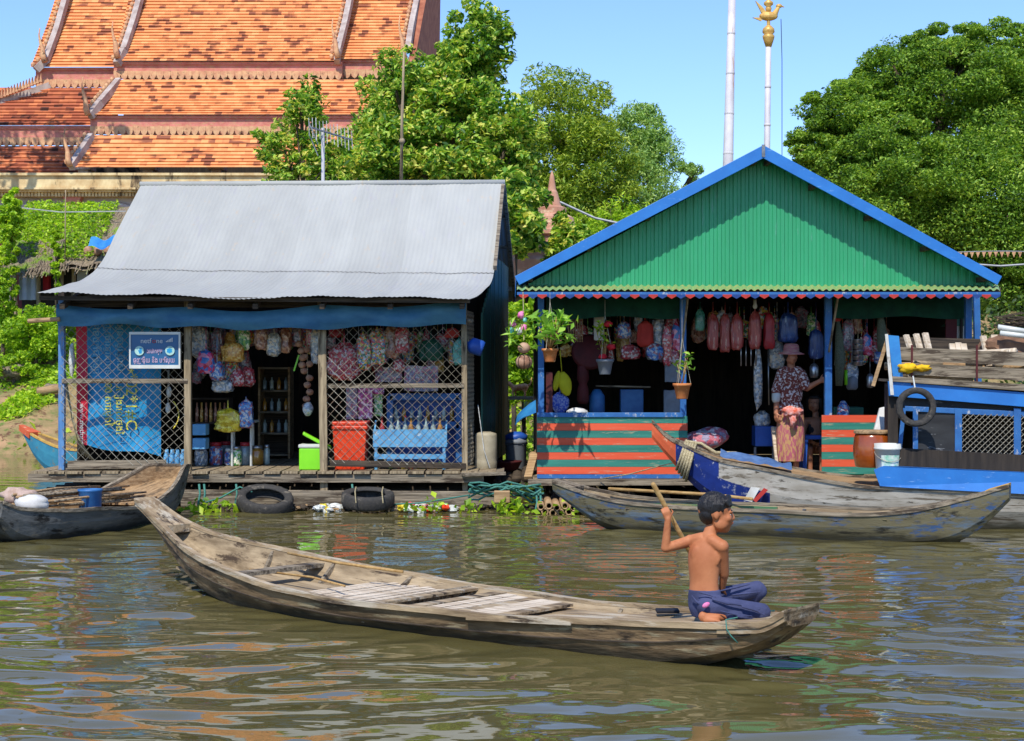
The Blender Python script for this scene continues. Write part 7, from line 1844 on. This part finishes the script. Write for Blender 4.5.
# right arm: down in front, hand near the lap
elR, wrR = Q(724,574,.02), Q(722,589,.07)
b.caps(shR, elR, 6.6*u1, 5.2*u1); b.caps(elR, wrR, 4.7*u1, 3.4*u1); b.ball(elR, 4.9*u1)
hand(b, wrR, Vector((.3,.5,-.7)), Vector((-.6,.6,.2)), 16*u1, grip=Vector((0,.6,-.5)), curl=.8)
# head
hs = 40*u1; hc = Q(716.5,512.5,.02); hf = Vector((.93,-.02,-.05)); 
Mh, Wh = body_head(b, hc, hf, Vector((0,-.0,1)), hs)
# near foot, sole up behind him; second foot
b.caps(Q(733,617,-.07), Q(717,617.5,-.12), 5.0*u1, 3.9*u1)
b.caps(Q(717,617.5,-.12), Q(703,617,-.12), 4.0*u1, 4.6*u1); b.ball(Q(703,616.5,-.12), (4.8*u1,4.6*u1,5.2*u1))
b.caps(Q(706,619.5,-.13), Q(717,621,-.15), 3.6*u1, 3.2*u1)
for k in range(5): b.caps(Q(716+k*.3,621-k*.2,-.17+k*.012), Q(720.5-k*.5,621.5,-.175+k*.013), 1.35*u1, 1.1*u1, 8)
organic(b, 'body', 'skin_boy', boy, .0048, 7)
face_parts(Wh, Mh, hs, boy)
hair(Wh, Mh, hs, boy)
b = MB()
tb = lambda a, c, ra, rb: b.caps(a, c, ra*u1, rb*u1, 14)
b.loft([(Q(707,617), 15*u1, 11*u1), (Q(706,608), 17.6*u1, 13*u1), (Q(705,598), 17.2*u1, 12.6*u1), (Q(704.5,591), 16.2*u1, 11.9*u1), (Q(704.5,589), 15.6*u1, 11.4*u1)], 28, Mt)
# far leg, knee up higher and further; near leg folded on the deck
tb(Q(708,600,.10), Q(757,589,.20), 11.0, 8.2); tb(Q(757,589,.20), Q(759,591,.20), 8.6, 8.4); tb(Q(758,592,.20), Q(742,612,.26), 8.0, 6.4)
tb(Q(708,606,-.06), Q(762,611,-.10), 11.4, 8.0); tb(Q(762,611,-.10), Q(763,612,-.10), 8.0, 7.8); tb(Q(761,614,-.11), Q(733,617,-.12), 7.4, 6.6)
rngf = random.Random(8)
for (x0, y0, x1, y1, d0, d1, r) in ((712,599,744,605,-.125,-.17,1.5),(720,611,752,616,-.15,-.19,1.4),(728,603,760,609,-.15,-.18,1.4),(742,607,766,616,-.18,-.18,1.3),(720,591,750,584,.03,.12,1.5),(732,595,760,592,.07,.12,1.4),(692,596,704,606,-.07,-.10,1.5),(698,592,716,597,-.09,-.12,1.3),(738,617,756,620,-.18,-.18,1.4)):
    m_ = ((x0+x1)/2+rngf.uniform(-2,2), (y0+y1)/2+rngf.uniform(-1.5,1.5)); tb(Q(x0,y0,d0), Q(m_[0],m_[1],(d0+d1)/2), r*.7, r); tb(Q(m_[0],m_[1],(d0+d1)/2), Q(x1,y1,d1), r, r*.6)
organic(b, 'trousers', 'trousers_blue', boy, .0055, 4)
b = MB(); 
b.ball(Q(706,605,-.150), (4.2*u1,1.6*u1,2.4*u1), 12, 8, Matrix.Rotation(-.5,3,'Y')); b.build('pocket_print', 'flower_pink', boy, True)
# paddle
t = thing('paddle', 'wooden paddle held upright in the left hand of the boy', 'paddle', Q(684,541,.14))
end = pa+pdir*((pa.z+.12)/-pdir.z)
b = MB(); b.tube([pa, pa+pdir*.01, pa.lerp(end,.5), pa+pdir*((end-pa).length-.34)], [.010,.0145,.0145,.0135], 10); b.build('shaft', 'pole_straw', t, True)
q = pa+pdir*((end-pa).length-.36); b = MB(); sx_ = pdir.cross(Vector((0,1,0))).normalized(); nn_ = Vector((0,1,0))
b.prism([q+sx_*.014, q+pdir*.08+sx_*.06, q+pdir*.36+sx_*.07, q+pdir*.42+sx_*.0, q+pdir*.36-sx_*.07, q+pdir*.08-sx_*.06, q-sx_*.014], (0,.014,0)); b.build('blade', 'wood_tan_x', t)
# ---- woman in the doorway
YW = 20.3; Q2 = lambda px, py, d=0.0: P(px, py, YW+d); u2 = YW/F; 
wo = thing('person', 'woman in a pink hat, floral blouse and sarong standing in the doorway', 'person', (X_(790,YW), YW, .357))
Mt = Matrix.Rotation(0, 3, 'Z'); b = MB()
hs = 17.5*u2; Mh, Wh = body_head(b, Q2(791,355), Vector((.35,-1,-.12)), Vector((0,0,1)), hs)
b.caps(Q2(791,360,.02), Q2(791,370,.02), 3.9*u2, 4.2*u2); 
b.caps(Q2(782,373), Q2(777,393,-.02), 4.4*u2, 3.6*u2); b.caps(Q2(777,393,-.02), Q2(776,413,-.06), 3.4*u2, 2.4*u2); hand(b, Q2(776,413,-.06), Vector((.05,-.1,-1)), Vector((.5,-.8,0)), 12*u2, grip=Vector((1,0,0)), curl=.5)
b.caps(Q2(801,374), Q2(807,388,-.06), 4.2*u2, 3.4*u2); b.caps(Q2(807,388,-.06), Q2(820,381,-.14), 3.2*u2, 2.3*u2); hand(b, Q2(820,381,-.14), Vector((.9,0,.25)), Vector((0,-.3,1)), 12*u2, grip=Vector((0,1,0)), curl=.6)
b.caps(Q2(791,374,.02), Q2(791,400,.02), 5*u2, 6*u2)
for x in (786, 796): b.caps(Q2(x,455,.02), Q2(x,470,.02), 3.6*u2, 2.8*u2); b.caps(Q2(x,472.5,.02), Q2(x,473,-.13), 2.6*u2, 2.2*u2)
b.caps(Q2(791,400,.02), Q2(786,455,.02), 7*u2, 4*u2); b.caps(Q2(791,400,.02), Q2(796,455,.02), 7*u2, 4*u2)
organic(b, 'body', 'skin_woman', wo, .009, 2)
face_parts(Wh, Mh, hs, wo)
b = MB(); b.ball(Wh(0,-.12,.02), (.40*hs,.42*hs,.42*hs), 16, 12, Mh, noise=.03); b.build('hair', 'hair_black', wo, True)
b = MB(); c = Wh(0,0,.18); b.lathe(c, [(.74*hs,-.13*hs),(.76*hs,-.10*hs),(.46*hs,.02*hs),(.43*hs,.36*hs),(.34*hs,.46*hs),(0,.5*hs)], 24, Mh @ Matrix.Rotation(.06,3,'X')); b.build('hat', 'hat_pink', wo, True)
b = MB(); tc = lambda a, c, ra, rb: b.caps(a, c, ra*u2, rb*u2, 14)
b.ball(Q2(791,379,.02), (12.5*u2,8.5*u2,10*u2)); b.ball(Q2(790.5,394,.02), (12.5*u2,8.5*u2,14*u2)); b.ball(Q2(790,410,.02), (14*u2,9.5*u2,12*u2)); tc(Q2(782,373), Q2(776.5,391,-.02), 5.6,5.4); tc(Q2(801,374), Q2(806,386,-.05), 5.4,5.2); tc(Q2(784,371,.02), Q2(798,371,.02), 5,5)
organic(b, 'blouse', 'cloth_floral', wo, .011, 2)
b = MB(); tc(Q2(776.5,392,-.02), Q2(776,399,-.04), 4.6, 4.3); b.build('cuff', 'white_plastic', wo, True)
b = MB()
def sar(u, v):
    a = u*2*PI; w = 13.0+1.8*math.sin(v*2.2)-2.4*v*v; rr = w+.8*math.sin(a*9+v*2)*v
    return Q2(791,0).x+rr*u2*math.cos(a)+(-.5*v)*u2, YW+.02+rr*.72*u2*math.sin(a), Z_(413+48*v,YW)
b.grid(sar, 54, 12); b.build('sarong', 'sarong', wo, True)
b = MB(); b.ball(Q2(792,412,-.17), (10*u2,4*u2,5*u2), 14, 8, noise=.3, seed=4); b.ball(Q2(793,420,-.18), (4*u2,3*u2,7*u2), 10, 8, noise=.3, seed=5); b.build('sash', 'sash', wo, True)
# ---- child behind
YC = 21.0; Q3 = lambda px, py, d=0.0: P(px, py, YC+d); u3 = YC/F
ch = thing('person', 'small child in a dark sleeveless top sitting behind the blue stool', 'person', (X_(815,YC), YC, .8))
b = MB(); hs = 17*u3; Mh, Wh = body_head(b, Q3(814,403), Vector((-.35,-1,-.1)), Vector((0,0,1)), hs)
b.caps(Q3(815,410,.02), Q3(816,420,.02), 3*u3, 3.6*u3); b.caps(Q3(806,421,.0), Q3(825,421,.0), 3.8*u3, 3.8*u3); b.caps(Q3(816,424,.02), Q3(816,446,.02), 8*u3, 8.5*u3)
b.caps(Q3(806,422), Q3(803,434,-.06), 3.2*u3, 2.7*u3); b.caps(Q3(803,434,-.06), Q3(809,441,-.16), 2.6*u3, 2*u3); hand(b, Q3(809,441,-.16), Vector((.8,-.2,-.4)), Vector((0,-.3,1)), 9*u3, grip=Vector((0,.5,-1)), curl=.5)
b.caps(Q3(825,422), Q3(828,434,-.04), 3.2*u3, 2.7*u3); b.caps(Q3(828,434,-.04), Q3(823,442,-.14), 2.6*u3, 2*u3); hand(b, Q3(823,442,-.14), Vector((-.8,-.2,-.4)), Vector((0,-.3,1)), 9*u3, grip=Vector((0,.5,-1)), curl=.5)
for k in (-1, 1): b.caps(Q3(816+k*5,448,.0), Q3(816+k*7,449,-.24), 5.4*u3, 4.2*u3); b.caps(Q3(816+k*7,449,-.24), Q3(816+k*6,471,-.24), 4*u3, 2.6*u3); b.caps(Q3(816+k*6,473,-.24), Q3(816+k*7,474,-.34), 2.4*u3, 2*u3)
organic(b, 'body', 'skin_child', ch, .009, 2); face_parts(Wh, Mh, hs, ch)
b = MB(); b.ball(Wh(0,-.14,.06), (.40*hs,.42*hs,.46*hs), 16, 12, Mh); b.ball(Wh(0,.05,.36), (.34*hs,.32*hs,.16*hs), 16, 10, Mh)
for k in (-1, 1): b.caps(Wh(k*.36,-.05,.2), Wh(k*.38,-.1,-.4), .1*hs, .06*hs)
organic(b, 'hair', 'hair_black', ch, .008, 1)
b = MB(); b.ball(Q3(816,430,.02), (10*u3,8*u3,9*u3)); b.ball(Q3(816,443,.02), (10.5*u3,9*u3,10*u3)); b.caps(Q3(811,419,.02), Q3(811,426,.0), 3*u3, 4*u3); b.caps(Q3(821,419,.02), Q3(821,426,.0), 3*u3, 4*u3)
organic(b, 'top', 'cloth_black', ch, .01, 2)
b = MB(); b.box(Q3(803,471,.0)+Vector((0,-.05,0)), Q3(829,456,.0)+Vector((0,.25,0))); tag(b.build('low_bench', 'wood_dark_x', bevel=.01), 'low dark wooden bench the small child sits on', 'bench')
